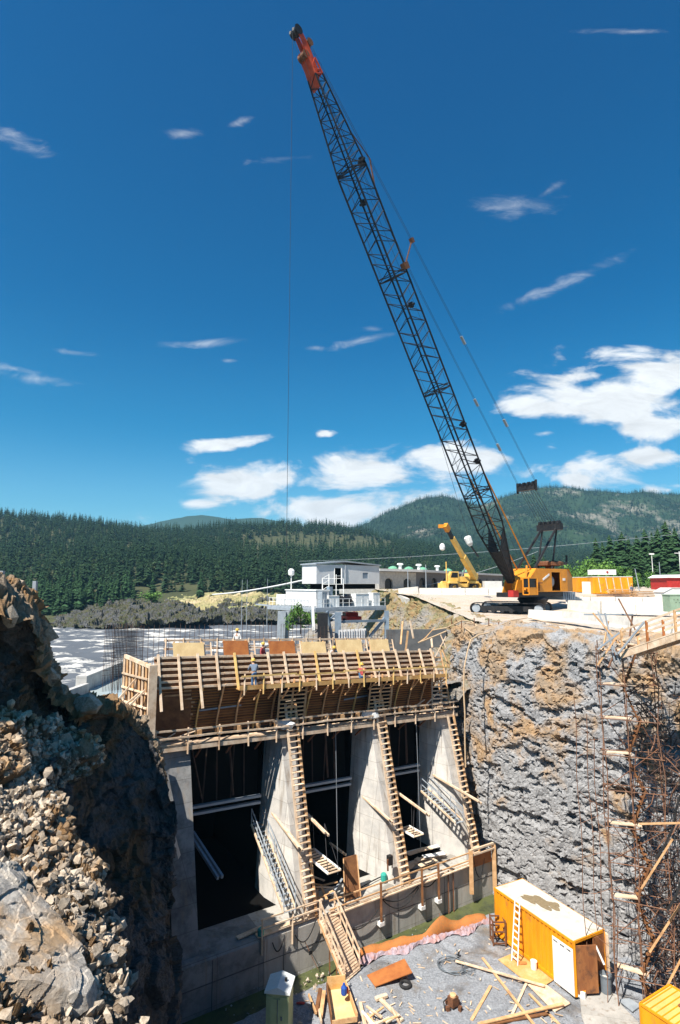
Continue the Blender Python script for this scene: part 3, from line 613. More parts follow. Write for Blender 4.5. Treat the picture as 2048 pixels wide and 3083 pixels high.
# hills ------------------------------------------------------------
def forest_mat(name, c1, c2, bare, amt, sc, haze=None):
    m = rock_mat(name, c1, c2, bare, tuple(q * .8 for q in bare), None, None, amt, 1.5, .05, pit=False)
    return m
hm1 = mat('forest_floor_hill', (.045, .055, .028), (.085, .085, .042), .95, .03, 0, col3=(.20, .18, .10), scale3=.012, p3=(.6, .68), spec=.1)
hm2 = mat('wooded_mountain', (.012, .030, .016), (.035, .060, .028), .95, .010, 0, col3=(.20, .185, .15), scale3=.007, p3=(.56, .66), spec=.05)
hm3 = mat('far_wooded_ridge', (.022, .045, .025), (.03, .055, .03), .95, .01, 0, spec=.05)
A_base = [(-700,1905,215),(-300,1900,215),(100,1885,215),(190,1868,222),(420,1840,240),(560,1820,262),(760,1806,280),(960,1790,320),(1150,1778,380),(1500,1766,420),(2100,1763,420),(2500,1763,420)]
A_mid = [(-700,1760,330),(-300,1740,330),(100,1745,330),(190,1745,335),(420,1735,345),(560,1728,360),(760,1722,380),(960,1718,420),(1150,1725,470),(1500,1735,520),(2100,1735,520),(2500,1735,520)]
A_m2 = [(-700,1640,520),(-300,1630,520),(100,1640,520),(190,1645,520),(420,1655,530),(560,1650,545),(760,1645,560),(960,1648,590),(1150,1660,640),(1500,1700,700),(2100,1705,700),(2500,1705,700)]
A_rid = [(-700,1560,700),(-300,1545,700),(0,1558,690),(150,1566,690),(300,1584,700),(430,1606,710),(560,1604,750),(690,1592,790),(820,1588,820),(960,1588,850),(1100,1606,880),(1250,1640,900),(1500,1672,900),(2100,1675,900),(2500,1675,900)]
A_bk = [(x, y + 40, d + 160) for x, y, d in A_rid]
G = loft([[pz(q) + V(0, 0, 0) for q in r] for r in (A_base, A_mid, A_m2, A_rid, A_bk)], 360, 130, even=True)
P = G.reshape(-1, 3); dz = 9 * fbm(P * np.array([1, 1, 0]), .008, 4, 300) + 3 * fbm(P * np.array([1, 1, 0]), .03, 3, 301)
w = np.clip((P[:, 1] - 240) / 150, 0, 1) * np.clip((1000 - P[:, 1]) / 300, .25, 1); P[:, 2] += dz * w * .8; GA = P.reshape(G.shape)
struct(grid_obj('forested_hills', GA, hm1, smooth=True))
B_rid = [(560,1650,1500),(760,1640,1500),(900,1620,1500),(1060,1590,1500),(1110,1573,1500),(1160,1545,1500),(1215,1518,1500),(1265,1498,1500),(1330,1490,1500),(1390,1502,1500),(1440,1516,1500),(1490,1498,1500),(1540,1480,1500),(1590,1466,1500),(1640,1461,1500),(1700,1464,1500),(1760,1477,1500),(1830,1481,1500),(1890,1489,1500),(1935,1482,1500),(1990,1488,1500),(2060,1496,1500),(2300,1515,1500),(2700,1560,1500)]
rB = [[(x, 1757 - (1757 - y) * f, d) for x, y, _ in B_rid] for f, d in ((-.03, 800), (.30, 1050), (.66, 1280), (1., 1500), (.9, 1750))]
_nt = hm2.node_tree; _mx = [n for n in _nt.nodes if n.type == 'MAP_RANGE'][1]; _src = _mx.inputs[0].links[0].from_socket
_tc = _nt.nodes.new('ShaderNodeTexCoord'); _sp = _nt.nodes.new('ShaderNodeSeparateXYZ'); _nt.links.new(_tc.outputs['Object'], _sp.inputs[0])
_r = _nt.nodes.new('ShaderNodeMapRange'); _r.inputs[1].default_value = 560; _r.inputs[2].default_value = 760; _r.inputs[3].default_value = 0; _r.inputs[4].default_value = .10; _nt.links.new(_sp.outputs[0], _r.inputs[0])
_ad = _nt.nodes.new('ShaderNodeMath'); _ad.operation = 'ADD'; _nt.links.new(_src, _ad.inputs[0]); _nt.links.new(_r.outputs[0], _ad.inputs[1]); _nt.links.new(_ad.outputs[0], _mx.inputs[0])
G = loft([[pz(q) for q in r] for r in rB], 520, 150, even=True); P = G.reshape(-1, 3)
w = np.clip((P[:, 1] - 850) / 300, 0, 1) * np.clip((1600 - P[:, 1]) / 300, .12, 1); P[:, 2] += w * (42 * fbm(P * np.array([1, .6, 0]), .0045, 5, 310) - 10 * np.abs(fbm(P * np.array([1, .35, 0]), .012, 4, 311)))
GB = P.reshape(G.shape); struct(grid_obj('mountain', GB, hm2, smooth=True))
C_rid = [(200,1640,2400),(380,1598,2400),(450,1577,2400),(510,1566,2400),(560,1556,2400),(610,1551,2400),(660,1556,2400),(700,1562,2400),(745,1558,2400),(790,1557,2400),(840,1568,2400),(870,1580,2400),(1000,1600,2400),(1200,1640,2400)]
rC = [[(x, 1757 - (1757 - y) * f, d) for x, y, _ in C_rid] for f, d in ((0, 1800), (.6, 2150), (1, 2400), (.8, 2700))]
G = loft([[pz(q) for q in r] for r in rC], 200, 50, even=True); P = G.reshape(-1, 3); P[:, 2] += 14 * fbm(P * np.array([1, 1, 0]), .006, 4, 320); GC = P.reshape(G.shape)
struct(grid_obj('far_hills', GC, hm3, smooth=True))

# far shore: rock banks and a dry slope
def bank(name, px0, px1, yb, yt, Z0, Z1, material, amp, k, n=200):
    xs = np.linspace(px0, px1, 14); r = np.random.default_rng(k)
    top = [(x, yb[0] + (yb[1] - yb[0]) * i / 13 - (yt) * math.sin(math.pi * (i + .3) / 13.6)**.6 * r.uniform(.75, 1.05), Z1) for i, x in enumerate(xs)]
    bot = [(x, yb[0] + (yb[1] - yb[0]) * i / 13 + 6, Z0) for i, x in enumerate(xs)]
    m_ = [(a[0], a[1] * .45 + b[1] * .55, Z0 + (Z1 - Z0) * .35) for a, b in zip(top, bot)]
    bk = [(a[0], a[1] + 16, Z1 + 14) for a in top]
    G = loft([[pz(q) for q in rw] for rw in (bot, m_, top, bk)], n, 80, even=True)
    G = rockify(G, amp * 2.0, amp * 1.4, amp * .6, .28, flip=True, k=k); return struct(grid_obj(name, G, material))
bank('river_bank', 120, 620, (1892, 1862), 74, 205, 240, M['bank_rock'], 1.0, 401)
bank('river_bank', 540, 1000, (1868, 1862), 62, 222, 262, M['bank_rock'], 1.1, 402)
dry = mat('dry_grass_slope', (.36, .29, .15), (.20, .22, .09), .95, .06, 0, col3=(.45, .36, .22), scale3=.08, p3=(.5, .6), spec=.1)
bank('dry_slope', 380, 900, (1838, 1815), 42, 245, 285, dry, .6, 403)

# ------------------------------------------------------------------ trees
def conifer_proto(h, tiers, arms, seed, width=.22, lean=0):
    r = np.random.default_rng(seed); vs = []; fs = []
    for i in range(tiers):
        f = i / (tiers - 1); z = h * (.12 + .86 * f); rad = h * width * (1 - f)**.75 * r.uniform(.8, 1.1) + .02 * h
        for a in range(max(3, int(arms * (1 - .4 * f)))):
            if r.random() < .12: continue
            th = r.uniform(0, 2 * math.pi); rr_ = rad * r.uniform(.55, 1.15); w = rr_ * r.uniform(.28, .5); dr = rr_ * r.uniform(.25, .6)
            c, s = math.cos(th), math.sin(th); k = len(vs); up = h * r.uniform(.02, .05)
            tip = (c * rr_, s * rr_, z - dr); l = (c * rr_ * .55 - s * w, s * rr_ * .55 + c * w, z - dr * .6); rg = (c * rr_ * .55 + s * w, s * rr_ * .55 - c * w, z - dr * .6)
            vs += [(0, 0, z + up), l, tip, rg]; fs += [(k, k + 1, k + 2), (k, k + 2, k + 3)]
    k = len(vs); vs += [(0.02 * h, 0, h * .9), (-.02 * h, .01 * h, h * .9), (0, 0, h * 1.02)]; fs += [(k, k + 1, k + 2)]
    return np.array(vs), np.array(fs)
far_p = [conifer_proto(1, 6, 5, i, .20 + .03 * (i % 3)) for i in range(5)]
mid_p = [conifer_proto(1, 12, 8, 20 + i, .17 + .025 * (i % 3)) for i in range(5)]
near_p = [conifer_proto(1, 26, 14, 40 + i, .17 + .03 * (i % 3)) for i in range(5)]
def scatter(Gr, n, hmin, hmax, protos, name, label, seed, filt=None, group=None):
    r = np.random.default_rng(seed); nv, nu = Gr.shape[:2]; T = []; tries = 0
    while len(T) < n and tries < n * 12:
        tries += 1; i = r.uniform(0, nv - 1.01); j = r.uniform(0, nu - 1.01); i0, j0 = int(i), int(j); p = Gr[i0, j0] * (1 - (i - i0)) + Gr[i0 + 1, j0] * (i - i0)
        p = p + (Gr[i0, j0 + 1] - Gr[i0, j0]) * (j - j0)
        if filt is not None and not filt(p, r): continue
        h = r.uniform(hmin, hmax); a = r.uniform(0, 6.28); sx = h * r.uniform(.8, 1.25)
        Mx = np.array([[math.cos(a) * sx, -math.sin(a) * sx, 0, p[0]], [math.sin(a) * sx, math.cos(a) * sx, 0, p[1]], [0, 0, h, p[2] - .3]]); T.append((Mx, r.integers(len(protos))))
    return T
def pix(p): 
    z = p[2] - H; f = p[1] * c_ + z * s_; u = -p[1] * s_ + z * c_; return 1024 + 1700 * p[0] / f, 1541.5 - 1700 * u / f
def fA(p, r):
    if p[2] < 9 or p[1] > 1010: return False
    x, y = pix(p)
    if x < -60 or x > 2110: return False
    if 380 < x < 1000 and y > 1792 - (x - 400) * .02 and p[1] < 330: return r.random() < .10
    if 470 < x < 620 and 1760 < y: return r.random() < .3
    d = mnoise.fractal((p[0] * .02, p[1] * .02, 3), 1, 2, 3)
    clear = ((x - 960) / 230)**2 + ((y - 1640) / 30)**2
    if clear < 1: return r.random() < .16
    if d < -.42: return r.random() < .3
    return True
T = scatter(GA, 13000, 7, 16, None or mid_p, '', '', 1, fA)
T.sort(key=lambda t: t[0][1, 3])
near_T = [t for t in T if t[0][1, 3] < 275 and 60 < pix(t[0][:, 3])[0] < 900][:170]; ids = {id(t) for t in near_T}
rest = [t for t in T if id(t) not in ids]
MV = [p[0] for p in mid_p]; MF = [p[1] for p in mid_p]
NP = [p[0] for p in near_p]; NF = [p[1] for p in near_p]
o = np_instances('forest', MV, MF, rest, M['conifer_far']); tag(o, kind='stuff')
def fB(p, r):
    x, y = pix(p)
    if x < 900 or x > 2110 or p[1] < 860 or p[1] > 1560: return False
    d = mnoise.fractal((p[0] * .006, p[1] * .006, 8), 1, 2, 4)
    return r.random() < (.95 if d > -.15 else .35) * (.35 if x > 1850 and 1490 < y < 1580 and mnoise.noise((p[0] * .02, p[1] * .008, 5)) > -.05 else 1)
T = scatter(GB, 17000, 8, 14, far_p, '', '', 2, fB)
o = np_instances('mountain_forest', [p[0] for p in far_p], [p[1] for p in far_p], T, M['conifer_far']); tag(o, kind='stuff')
# trees one can tell apart
protos = []
for i, (vv, ff) in enumerate(zip(NP, NF)):
    me = bpy.data.meshes.new('crown'); me.from_pydata(vv.tolist(), [], ff.tolist()); me.materials.append(M['conifer']); 
    tm = MB(); tm.tube((0, 0, -.02), (0, 0, .9), .018, 6, .004); 
    tme = bpy.data.meshes.new('trunk'); tme.from_pydata(tm.v, [], tm.f); tme.materials.append(M['bark']); protos.append((me, tme))
def put_tree(i, loc, h, sx, rz, label, group, name='pine_tree'):
    t = thing(name, label, 'tree', loc, rz, group)
    for nm, me in (('crown', protos[i][0]), ('trunk', protos[i][1])):
        c = bpy.data.objects.new(nm, me); COL.objects.link(c); c.parent = t
    t.scale = (h * sx, h * sx, h); return t
for t_, pi in near_T:
    p = t_[:, 3]; h = t_[2, 2] * .95
    put_tree(pi, Vector(p), h, random.uniform(.85, 1.15), random.uniform(0, 6), 'dark green pine at the front of the forest across the river', 'pines along the far river bank')
rt = [(2042,1590,150),(2015,1572,160),(1990,1592,150),(1972,1606,170),(1950,1596,165),(1925,1612,160),(1900,1622,175),(1880,1604,165),(1862,1625,170),(1842,1612,160),(1820,1632,170),(1800,1622,165),(2030,1615,140),(2005,1630,140),(1960,1640,145),(1935,1645,150),(1910,1650,150),(1885,1655,150),(1855,1655,150),(1830,1662,160),(1795,1660,165),(1610,1668,180),(1640,1676,185),(1575,1690,190),(1690,1690,190),(1668,1700,180),(2070,1580,150),(1545,1700,200)]
for k, (x, y, d) in enumerate(rt):
    g = atY(x, 1757, d); g.z = 20.6; top = atY(x, y, d).z
    nm = ['tall dark pine', 'ragged dark conifer'][k % 2]
    put_tree(k % 5, g, max(4, top - g.z), 1.1 + .5 * random.random(), k * 1.3, 'dark conifer in the wood behind the orange store boxes on the right', 'conifers behind the yard on the right')
# broadleaf bushes
def bush_proto(seed, n=900):
    r = np.random.default_rng(seed); vs = []; fs = []
    cl = [(r.normal(0, .28), r.normal(0, .28), r.uniform(.25, .85), r.uniform(.18, .34)) for _ in range(11)]
    for i in range(n):
        c = cl[r.integers(len(cl))]; d = r.normal(size=3); d /= np.linalg.norm(d); p = np.array(c[:3]) + d * c[3] * r.uniform(.6, 1.05)
        a = r.normal(size=3); a /= np.linalg.norm(a); b = np.cross(a, d); s = r.uniform(.03, .055); k = len(vs)
        vs += [p - a * s, p + b * s, p + a * s, p - b * s]; fs += [(k, k + 1, k + 2), (k, k + 2, k + 3)]
    return np.array(vs), np.array(fs)
bp_ = []
for s in range(3):
    v, f = bush_proto(s + 3); me = bpy.data.meshes.new('crown'); me.from_pydata(v.tolist(), [], f.tolist()); me.materials.append(M['leaf'])
    tm = MB(); tm.tube((0, 0, -.05), (.02, 0, .5), .03, 5, .015); tm.tube((0, 0, .2), (.2, .1, .6), .015, 4, .008); tm.tube((0, 0, .25), (-.2, -.1, .65), .015, 4, .008)
    tme = bpy.data.meshes.new('trunk'); tme.from_pydata(tm.v, [], tm.f); tme.materials.append(M['bark']); bp_.append((me, tme))
def put_bush(k, loc, w, h, label, group=None):
    t = thing('broadleaf_tree', label, 'tree', loc, k * 1.1, group)
    for nm, me in (('crown', bp_[k % 3][0]), ('trunk', bp_[k % 3][1])):
        c = bpy.data.objects.new(nm, me); COL.objects.link(c); c.parent = t
    t.scale = (w, w, h)
for k, (x, yt, d, w) in enumerate([(1745,1690,120,5.5),(1785,1684,125,6),(1830,1690,120,5),(1720,1708,118,4),(1860,1705,115,3.6),(1905,1712,112,3.2),(1770,1712,112,3.5),(1960,1722,118,3)]):
    g = atY(x, 1757, d); g.z = 20.4; put_bush(k, g, w, max(2, atY(x, yt, d).z - g.z), 'light green leafy bush behind the orange container yard', 'leafy bushes behind the yard')
g = atY(905, 1905, 66); put_bush(1, g, 2.4, 3.2, 'green leafy tree under the grey gantry house beside its pale leg')
g = atY(455, 1820, 250); put_bush(0, g, 9, 6, 'bright green bush patch at the edge of the far pines')

# weeds on the embankment: uncountable
wv, wf = bush_proto(77, 60)
T = []
r = np.random.default_rng(5)
for _ in range(150):
    y = r.uniform(54, 100); x = edge_x(y) - r.uniform(-.8, 2.2); z = plat_z(y) - max(0, (edge_x(y) - x)) * .85 + r.uniform(-.1, .1); s = r.uniform(.3, .8)
    if 56 < y < 72 and r.random() < .6: continue
    T.append((np.array([[s, 0, 0, x], [0, s, 0, y], [0, 0, s * .7, z]]), 0))
o = np_instances('weeds', [wv], [wf], T, M['weed']); tag(o, kind='stuff')

# ------------------------------------------------------------------ rubble
def rock_proto(seed, sub=26):
    r = np.random.default_rng(seed); bm = bmesh.new()
    for _ in range(sub):
        d = r.normal(size=3); d /= np.linalg.norm(d); d *= np.array([1, r.uniform(.6, .9), r.uniform(.45, .7)]) * r.uniform(.8, 1); bm.verts.new(d)
    g = bmesh.ops.convex_hull(bm, input=bm.verts); bmesh.ops.delete(bm, geom=[v for v in bm.verts if not v.link_faces], context='VERTS')
    bmesh.ops.triangulate(bm, faces=bm.faces); bmesh.ops.recalc_face_normals(bm, faces=bm.faces); bm.verts.index_update()
    v = np.array([tuple(q.co) for q in bm.verts]); f = np.array([[q.index for q in fa.verts] for fa in bm.faces]); bm.free(); return v, f
RP = [rock_proto(i, 8 + i // 2) for i in range(8)]
def rotm(r):
    q = r.normal(size=4); q /= np.linalg.norm(q); w, x, y, z = q
    return np.array([[1-2*(y*y+z*z), 2*(x*y-z*w), 2*(x*z+y*w)], [2*(x*y+z*w), 1-2*(x*x+z*z), 2*(y*z-x*w)], [2*(x*z-y*w), 2*(y*z+x*w), 1-2*(x*x+y*y)]])
def rubble_on(Gr, n, s0, s1, seed, name, material, filt=None, pw=2.5, v0=0, v1=1):
    r = np.random.default_rng(seed); nv, nu = Gr.shape[:2]; T = []
    while len(T) < n:
        i = int(r.uniform(v0, v1) * (nv - 1)); j = int(r.uniform(0, nu - 1)); p = Gr[i, j]
        if filt and not filt(p, r): continue
        s = s0 + (s1 - s0) * r.random()**pw; T.append((np.concatenate([rotm(r) * s, (p + np.array([0, 0, s * .25]))[:, None]], 1), r.integers(len(RP))))
    o = np_instances(name, [q[0] for q in RP], [q[1] for q in RP], T, material); tag(o, kind='stuff'); return o
def slabf(p, r):      # smooth slab of rock low on the bench carries few stones
    x, y = pix(p)
    if x < -80: return False
    if y > 2930: return r.random() < .8
    edge = 2600 + (x - 60) * 1.6 if x > 60 else 2600
    if y > edge + 30: return r.random() < .06
    return True
rubble_on(BENCH, 17000, .02, .25, 3, 'rubble', M['rubble_stone'], slabf, 4.0)

# ================================================================== THE INTAKE (concrete piers, sill) and its timber formwork
def Sx(name): return name
intake = thing('intake_structure', 'unfinished concrete intake with tall leaning piers and dark open bays above a low sill', 'dam intake', tuple(S(-10, -4, 0)))
def wprism(poly_lo, poly_hi):           # polygon ring low -> ring high, world coords
    mb = WB(); n = len(poly_lo); vs = list(poly_lo) + list(poly_hi)
    mb.add(vs, [tuple(range(n))[::-1], tuple(range(n, 2 * n))] + [(i, (i + 1) % n, n + (i + 1) % n, n + i) for i in range(n)]); return mb
# sill: bevelled lip on a plain wall
mb = WB()
prof = [(0.0, -1.2), (0.0, 2.25), (-.12, 2.4), (-2.4, 2.5), (-2.4, -1.2)]
L_, R_ = -17.4, .75
ring = lambda s: [S(s, o, z) for o, z in prof]
n = len(prof); vs = ring(L_) + ring(R_)
mb.add(vs, [tuple(range(n)), tuple(range(n, 2 * n))] + [(i, (i + 1) % n, n + (i + 1) % n, n + i) for i in range(n)])
sill = mb.build('sill', M['concrete'], intake)
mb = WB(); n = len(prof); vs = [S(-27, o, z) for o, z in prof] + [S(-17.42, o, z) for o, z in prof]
mb.add(vs, [tuple(range(n)), tuple(range(n, 2 * n))] + [(i, (i + 1) % n, n + (i + 1) % n, n + i) for i in range(n)]); o_ = mb.build('sill', M['concrete_shaded'], intake); o_['label'] = 'left length of the concrete sill, darkened to imitate shade'
mb = WB()
for s in (-20.4, -16.2, -12.1, -8, -4.0): mb.beam(S(s, .012, -.3), S(s, .012, 2.2), .035, .02)
mb.beam(S(-26, .012, 1.15), S(.7, .012, 1.15), .02, .03); mb.build('joint_lines', M['concrete_dark'], intake)
piers = [(-21.0, 1.4, 0.9), (-14.0, 1.0, 1.5), (-6.9, 1.0, 1.6), (-.3, 1.1, 1.7)]      # right side, nose width, splay of the left facet
TOPZ = 12.2
def nose(z): return -.45 - (z - 2.5) * .27
for (sr, nw, sp) in piers:
    sp *= .52
    def ringp(z, k):
        o = nose(z); g = 1 - .72 * (z - 2.4) / 9.8
        return [S(sr, o, z), S(sr - nw, o, z), S(sr - nw - sp * g * .55, o - 1.6 * g - .1, z), S(sr - nw - sp * g, o - 2.9 * g - .3, z), S(sr - nw - sp * g, min(-5.0, o - 2.9 * g - .4), z), S(sr, -5.0, z)]
    zs = [2.42, 4.5, 7, 9.5, TOPZ]; mb = WB(); m = 6; vs = []
    for z in zs: vs += ringp(z, 0)
    fs = [tuple(range(m))[::-1], tuple(range(m * 4, m * 5))]
    for k in range(4): fs += [(k * m + i, k * m + (i + 1) % m, (k + 1) * m + (i + 1) % m, (k + 1) * m + i) for i in range(m)]
    mb.add(vs, fs); p = mb.build('pier', M['concrete_shaded' if sr < -20 else 'concrete_wall'], intake)  # left pier takes the concrete with shade put into its colour
    mb = WB(); mb.prism([S(sr, -5.01, 2.5), S(sr - nw - sp * .55, -5.01, 2.5), S(sr - nw - sp * .55, -13.9, 2.5), S(sr, -13.9, 2.5)], (0, 0, 9.9)); mb.build('rear_pier', M['interior_shade'], intake)  # rear of the pier coloured near-black to imitate the bay's shade
mb = WB(); mb.prism([S(-27, -13.6, 2), S(1.5, -13.6, 2), S(1.5, -14.4, 2), S(-27, -14.4, 2)], (0, 0, 10.6)); mb.build('back_wall', M['interior_shade'], intake)  # back wall blackened too; the bay's darkness is painted
mb = WB(); mb.prism([S(-27, -2.42, 2.48), S(1.5, -2.42, 2.48), S(1.5, -13.6, 2.48), S(-27, -13.6, 2.48)], (0, 0, -3.5)); mb.build('bay_floor', M['interior_shade'], intake)  # floor split from the sill and blackened as painted shade
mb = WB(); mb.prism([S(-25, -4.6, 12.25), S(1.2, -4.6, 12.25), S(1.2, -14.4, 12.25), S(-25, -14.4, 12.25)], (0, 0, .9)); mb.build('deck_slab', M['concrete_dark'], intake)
# steel-and-timber breast wall panels between the piers, upper half
bays = [(-20.9, -16.3), (-13.9, -9.4), (-6.8, -2.9)]
for a, b in bays:
    mb = WB(); mb.prism([S(a, -4.9, 8.2), S(b + .5, -4.9, 8.2), S(b + .5, -5.2, 8.2), S(a, -5.2, 8.2)], (0, 0, 4.0)); mb.build('breast_panel', M['interior_shade'], intake)  # panel coloured near-black so the bay reads as deep shade
    mb = WB()
    for k in range(5):
        s = a + (b - a) * (k + .5) / 5; mb.beam(S(s, -4.8, 8.3), S(s + (.2 if k % 2 else -.1), -4.75, 12.1), .08)
    mb.beam(S(a + 3.2, -4.3, 8.6), S(a + 2.6, -3.7, 12.1), .10); mb.beam(S(a + 1.2, -4.4, 8.7), S(a + .2, -3.8, 12.1), .07)
    mb.build('strut', M['rebar_dark'], intake)
# cross beams on the breast panels
g1 = 'double steel beams spanning the bays'
for k, (a, b) in enumerate([(-21.0, -15.9), (-14.0, -8.9), (-6.9, -2.6)]):
    mb = WB()
    for dz in (0, -.42):
        mb.beam(S(a + .02, -4.3 + dz * .2, 8.35 + dz), S(b, -4.1 + dz * .2, 8.35 + dz), .28, .14)
    single(mb, 'steel_beam', M['grey_steel'], ['double steel beam spanning the left dark bay', 'double steel beam spanning the middle dark bay', 'double steel beam spanning the right dark bay'][k], 'steel beam', g1)
# ladders up the pier noses
def ladder_mesh(p0, p1, w, side, step=.34, sw=.09, tread=.20, facing=None):
    a = Vector(p0); b = Vector(p1); side = Vector(side).normalized(); r1, r2, st = WB(), WB(), WB(); d = (b - a); L = d.length; d.normalize()
    r1.beam(a - side * w / 2, b - side * w / 2, sw * .6, sw * 1.7, side); r2.beam(a + side * w / 2, b + side * w / 2, sw * .6, sw * 1.7, side)
    n = int(L / step)
    for i in range(1, n):
        c = a + d * i * step; fwd = facing or V(0, 0, 1).cross(side)
        st.box(c, (w, tread, .04), (side, Vector(fwd).normalized(), V(0, 0, 1)))
    return r1, r2, st
lad_lab = ['long timber stair ladder up the left lit pier', 'long timber stair ladder up the middle lit pier', 'timber stair ladder up the right pier beside the rock face']
for k, (s, o0, z0, z1, w) in enumerate([(-14.4, .0, 2.5, 15.4, .72), (-7.3, 0, 2.5, 15.2, .66), (-.75, -.1, 2.6, 12.2, .6)]):
    t = thing('stair_ladder', lad_lab[k], 'ladder', tuple(S(s, o0 + .1, z0)), 0, 'stair ladders on the piers')
    a = S(s, nose(z0) + .42, z0); b = S(s, nose(z1) + .62, z1)
    r1, r2, st = ladder_mesh(a, b, w, SU, .36, .10, .26, facing=SN)
    r1.build('rail', M['wood_pale'], t); r2.build('rail', M['wood'], t); st.build('treads', M['wood_pale'], t)
# cantilevered double beams and hanging platforms beside the piers
g2 = 'cantilevered pairs of beams beside the piers'
cb = [(-15.35, -4.6, 7.6, .1, 6.6, 'pale twin beams jutting out left of the left lit pier'), (-13.6, -3.4, 7.6, .2, 7.1, 'pale twin beams jutting out right of the left lit pier'),
      (-8.3, -4.6, 7.35, -.4, 6.6, 'pale twin beams crossing the left side of the middle lit pier'), (-6.5, -2.4, 7.7, 1.2, 7.2, 'pale twin beams jutting out right of the middle ladder'),
      (-1.9, -3.3, 7.7, 1.4, 7.2, 'long pale twin beams reaching over to the rock face'), (-10.1, -5, 3.9, -3.3, 3.9, 'short twin beam stub in the middle dark bay')]
for s, o0, z0, o1, z1, lab in cb:
    mb = WB()
    for d in (0, .24): mb.beam(S(s + d, o0, z0 - d * .8), S(s + d, o1, z1 - d * .8), .12, .12)
    single(mb, 'twin_beam', M['wood_pale'], lab, 'beam', g2)
def platform(name, s, o0, z0, o1, z1, w, label, rails=True, mats=('wood_pale', 'grey_steel')):
    t = thing(name, label, 'platform', tuple(S(s, (o0 + o1) / 2, min(z0, z1))))
    a, b = S(s, o0, z0), S(s, o1, z1); mb = WB()
    for d in (-w / 2, w / 2): mb.beam(a + SU * d, b + SU * d, .09, .12)
    mb.build('frame', M[mats[0]], t)
    mb = WB(); n = int((b - a).length / .3)
    for i in range(n + 1): c = a.lerp(b, i / n); mb.beam(c - SU * w / 2, c + SU * w / 2, .16, .03)
    mb.build('deck', M['wood_pale' if name != 'steel_walkway' else 'grey_steel'], t)
    if rails:
        mb = WB(); nn = max(2, int((b - a).length / 1.1))
        for d in (-w / 2, w / 2):
            for h in (.5, .95): mb.beam(a + SU * d + V(0, 0, h), b + SU * d + V(0, 0, h), .05)
            for i in range(nn + 1): c = a.lerp(b, i / nn) + SU * d; mb.beam(c, c + V(0, 0, .95), .05)
        mb.build('railing', M[mats[1]], t)
    return t
platform('steel_walkway', -15.9, -4.6, 6.5, .1, 3.4, .75, 'steep pale walkway with railings down the left side of the left lit pier')
platform('steel_walkway', -2.35, -3.8, 6.5, -.1, 5.4, .7, 'cluttered walkway with railings hanging on the right pier')
t = platform('hanging_cage', -13.2, -2.6, 5.0, .6, 5.0, .85, 'pale shallow steel cage hanging in the middle dark bay', rails=False, mats=('white', 'grey_steel'))
mb = WB()
for o_ in (-2.5, .5):
    for d in (-.4, .4): mb.tube(S(-13.2 + d, o_, 5), S(-13.2, o_ * .5 - .8, 7.3), .02, 4)
mb.build('sling', M['rope'], t)
t = platform('hanging_cage', -6.1, -1.6, 5.3, -.1, 5.3, .8, 'small pale cage hanging in the right dark bay', rails=False, mats=('white', 'grey_steel'))
mb = WB(); mb.tube(S(-6.1, -.8, 5.3), S(-6.1, -.8, 7.4), .02, 4); mb.tube(S(-6.5, -.2, 5.3), S(-6.1, -.5, 7.3), .02, 4); mb.build('sling', M['rope'], t)
mb = WB()
for q in ((-.1, 0), (.15, 0)): mb.beam(S(-20.6 + q[0], -3.6, 7.2), S(-20.2 + q[0], .2, 6.2), .12, .18)
single(mb, 'twin_beam', M['blue_steel'], 'dim blue-grey beams hanging in the left dark bay', 'beam', g2)
# cranked concrete wing wall left of pier 0
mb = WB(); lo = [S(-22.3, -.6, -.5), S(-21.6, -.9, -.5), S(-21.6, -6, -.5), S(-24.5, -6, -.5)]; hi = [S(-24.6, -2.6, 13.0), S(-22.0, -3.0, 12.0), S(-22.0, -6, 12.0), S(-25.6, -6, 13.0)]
mb = wprism(lo, hi); mb.build('wing_wall', M['concrete_shaded'], intake)  # wing wall in the same shade-darkened concrete
mb = WB(); mb.beam(S(-23.9, -1.9, 13.1), S(-22.2, -.9, 7.2), .5, .25); 
single(mb, 'sloping_coping', M['concrete'], 'narrow pale concrete strip sloping down beside the dark rock wall', 'coping')

# ------------------------------------------------------------------ lower walkway
wk = thing('scaffold_walkway', 'long lower timber walkway with white guard rails under the brown formwork', 'walkway', tuple(S(-12, -2.7, 12.3)))
mb = WB(); random.seed(3)
for o_ in (-3.35, -3.05, -2.78):
    s = -23.4
    while s < -.2:
        l = random.uniform(2.6, 4.2); e = min(s + l, 0); mb.beam(S(s, o_ + random.uniform(-.03, .03), 12.36 + random.uniform(0, .04)), S(e, o_ + random.uniform(-.03, .03), 12.36 + random.uniform(0, .04)), .27, .045); s = e + .03
mb.build('planks', M['wood_pale'], wk)
mb = WB(); mb.beam(S(-23.6, -2.58, 12.22), S(.1, -2.58, 12.22), .05, .24); mb.build('edge_board', M['wood_pale'], wk)
for k in range(13):
    s = -23.2 + k * 1.9; mb = WB(); mb.beam(S(s, -2.52, 11.9), S(s + random.uniform(-.06, .06), -2.5, 13.35), .09, .05); mb.build('post', M['wood_pale'], wk)
mb = WB()
for z in (12.85, 13.25):
    s = -23.3
    while s < 0: e = min(s + 3.8, .1); mb.beam(S(s, -2.46, z + random.uniform(-.05, .05)), S(e, -2.46, z + random.uniform(-.05, .05)), .05, .10); s = e - .1
mb.build('guard_rail', M['wood_pale'], wk)
mb = WB()
for k in range(12): s = -22.3 + k * 1.95; mb.beam(S(s, -2.7, 12.2), S(s, -3.9, 11.3), .09); mb.beam(S(s, -2.6, 12.14), S(s, -4.4, 12.14), .1)
mb.build('bracket', M['rust'], wk)
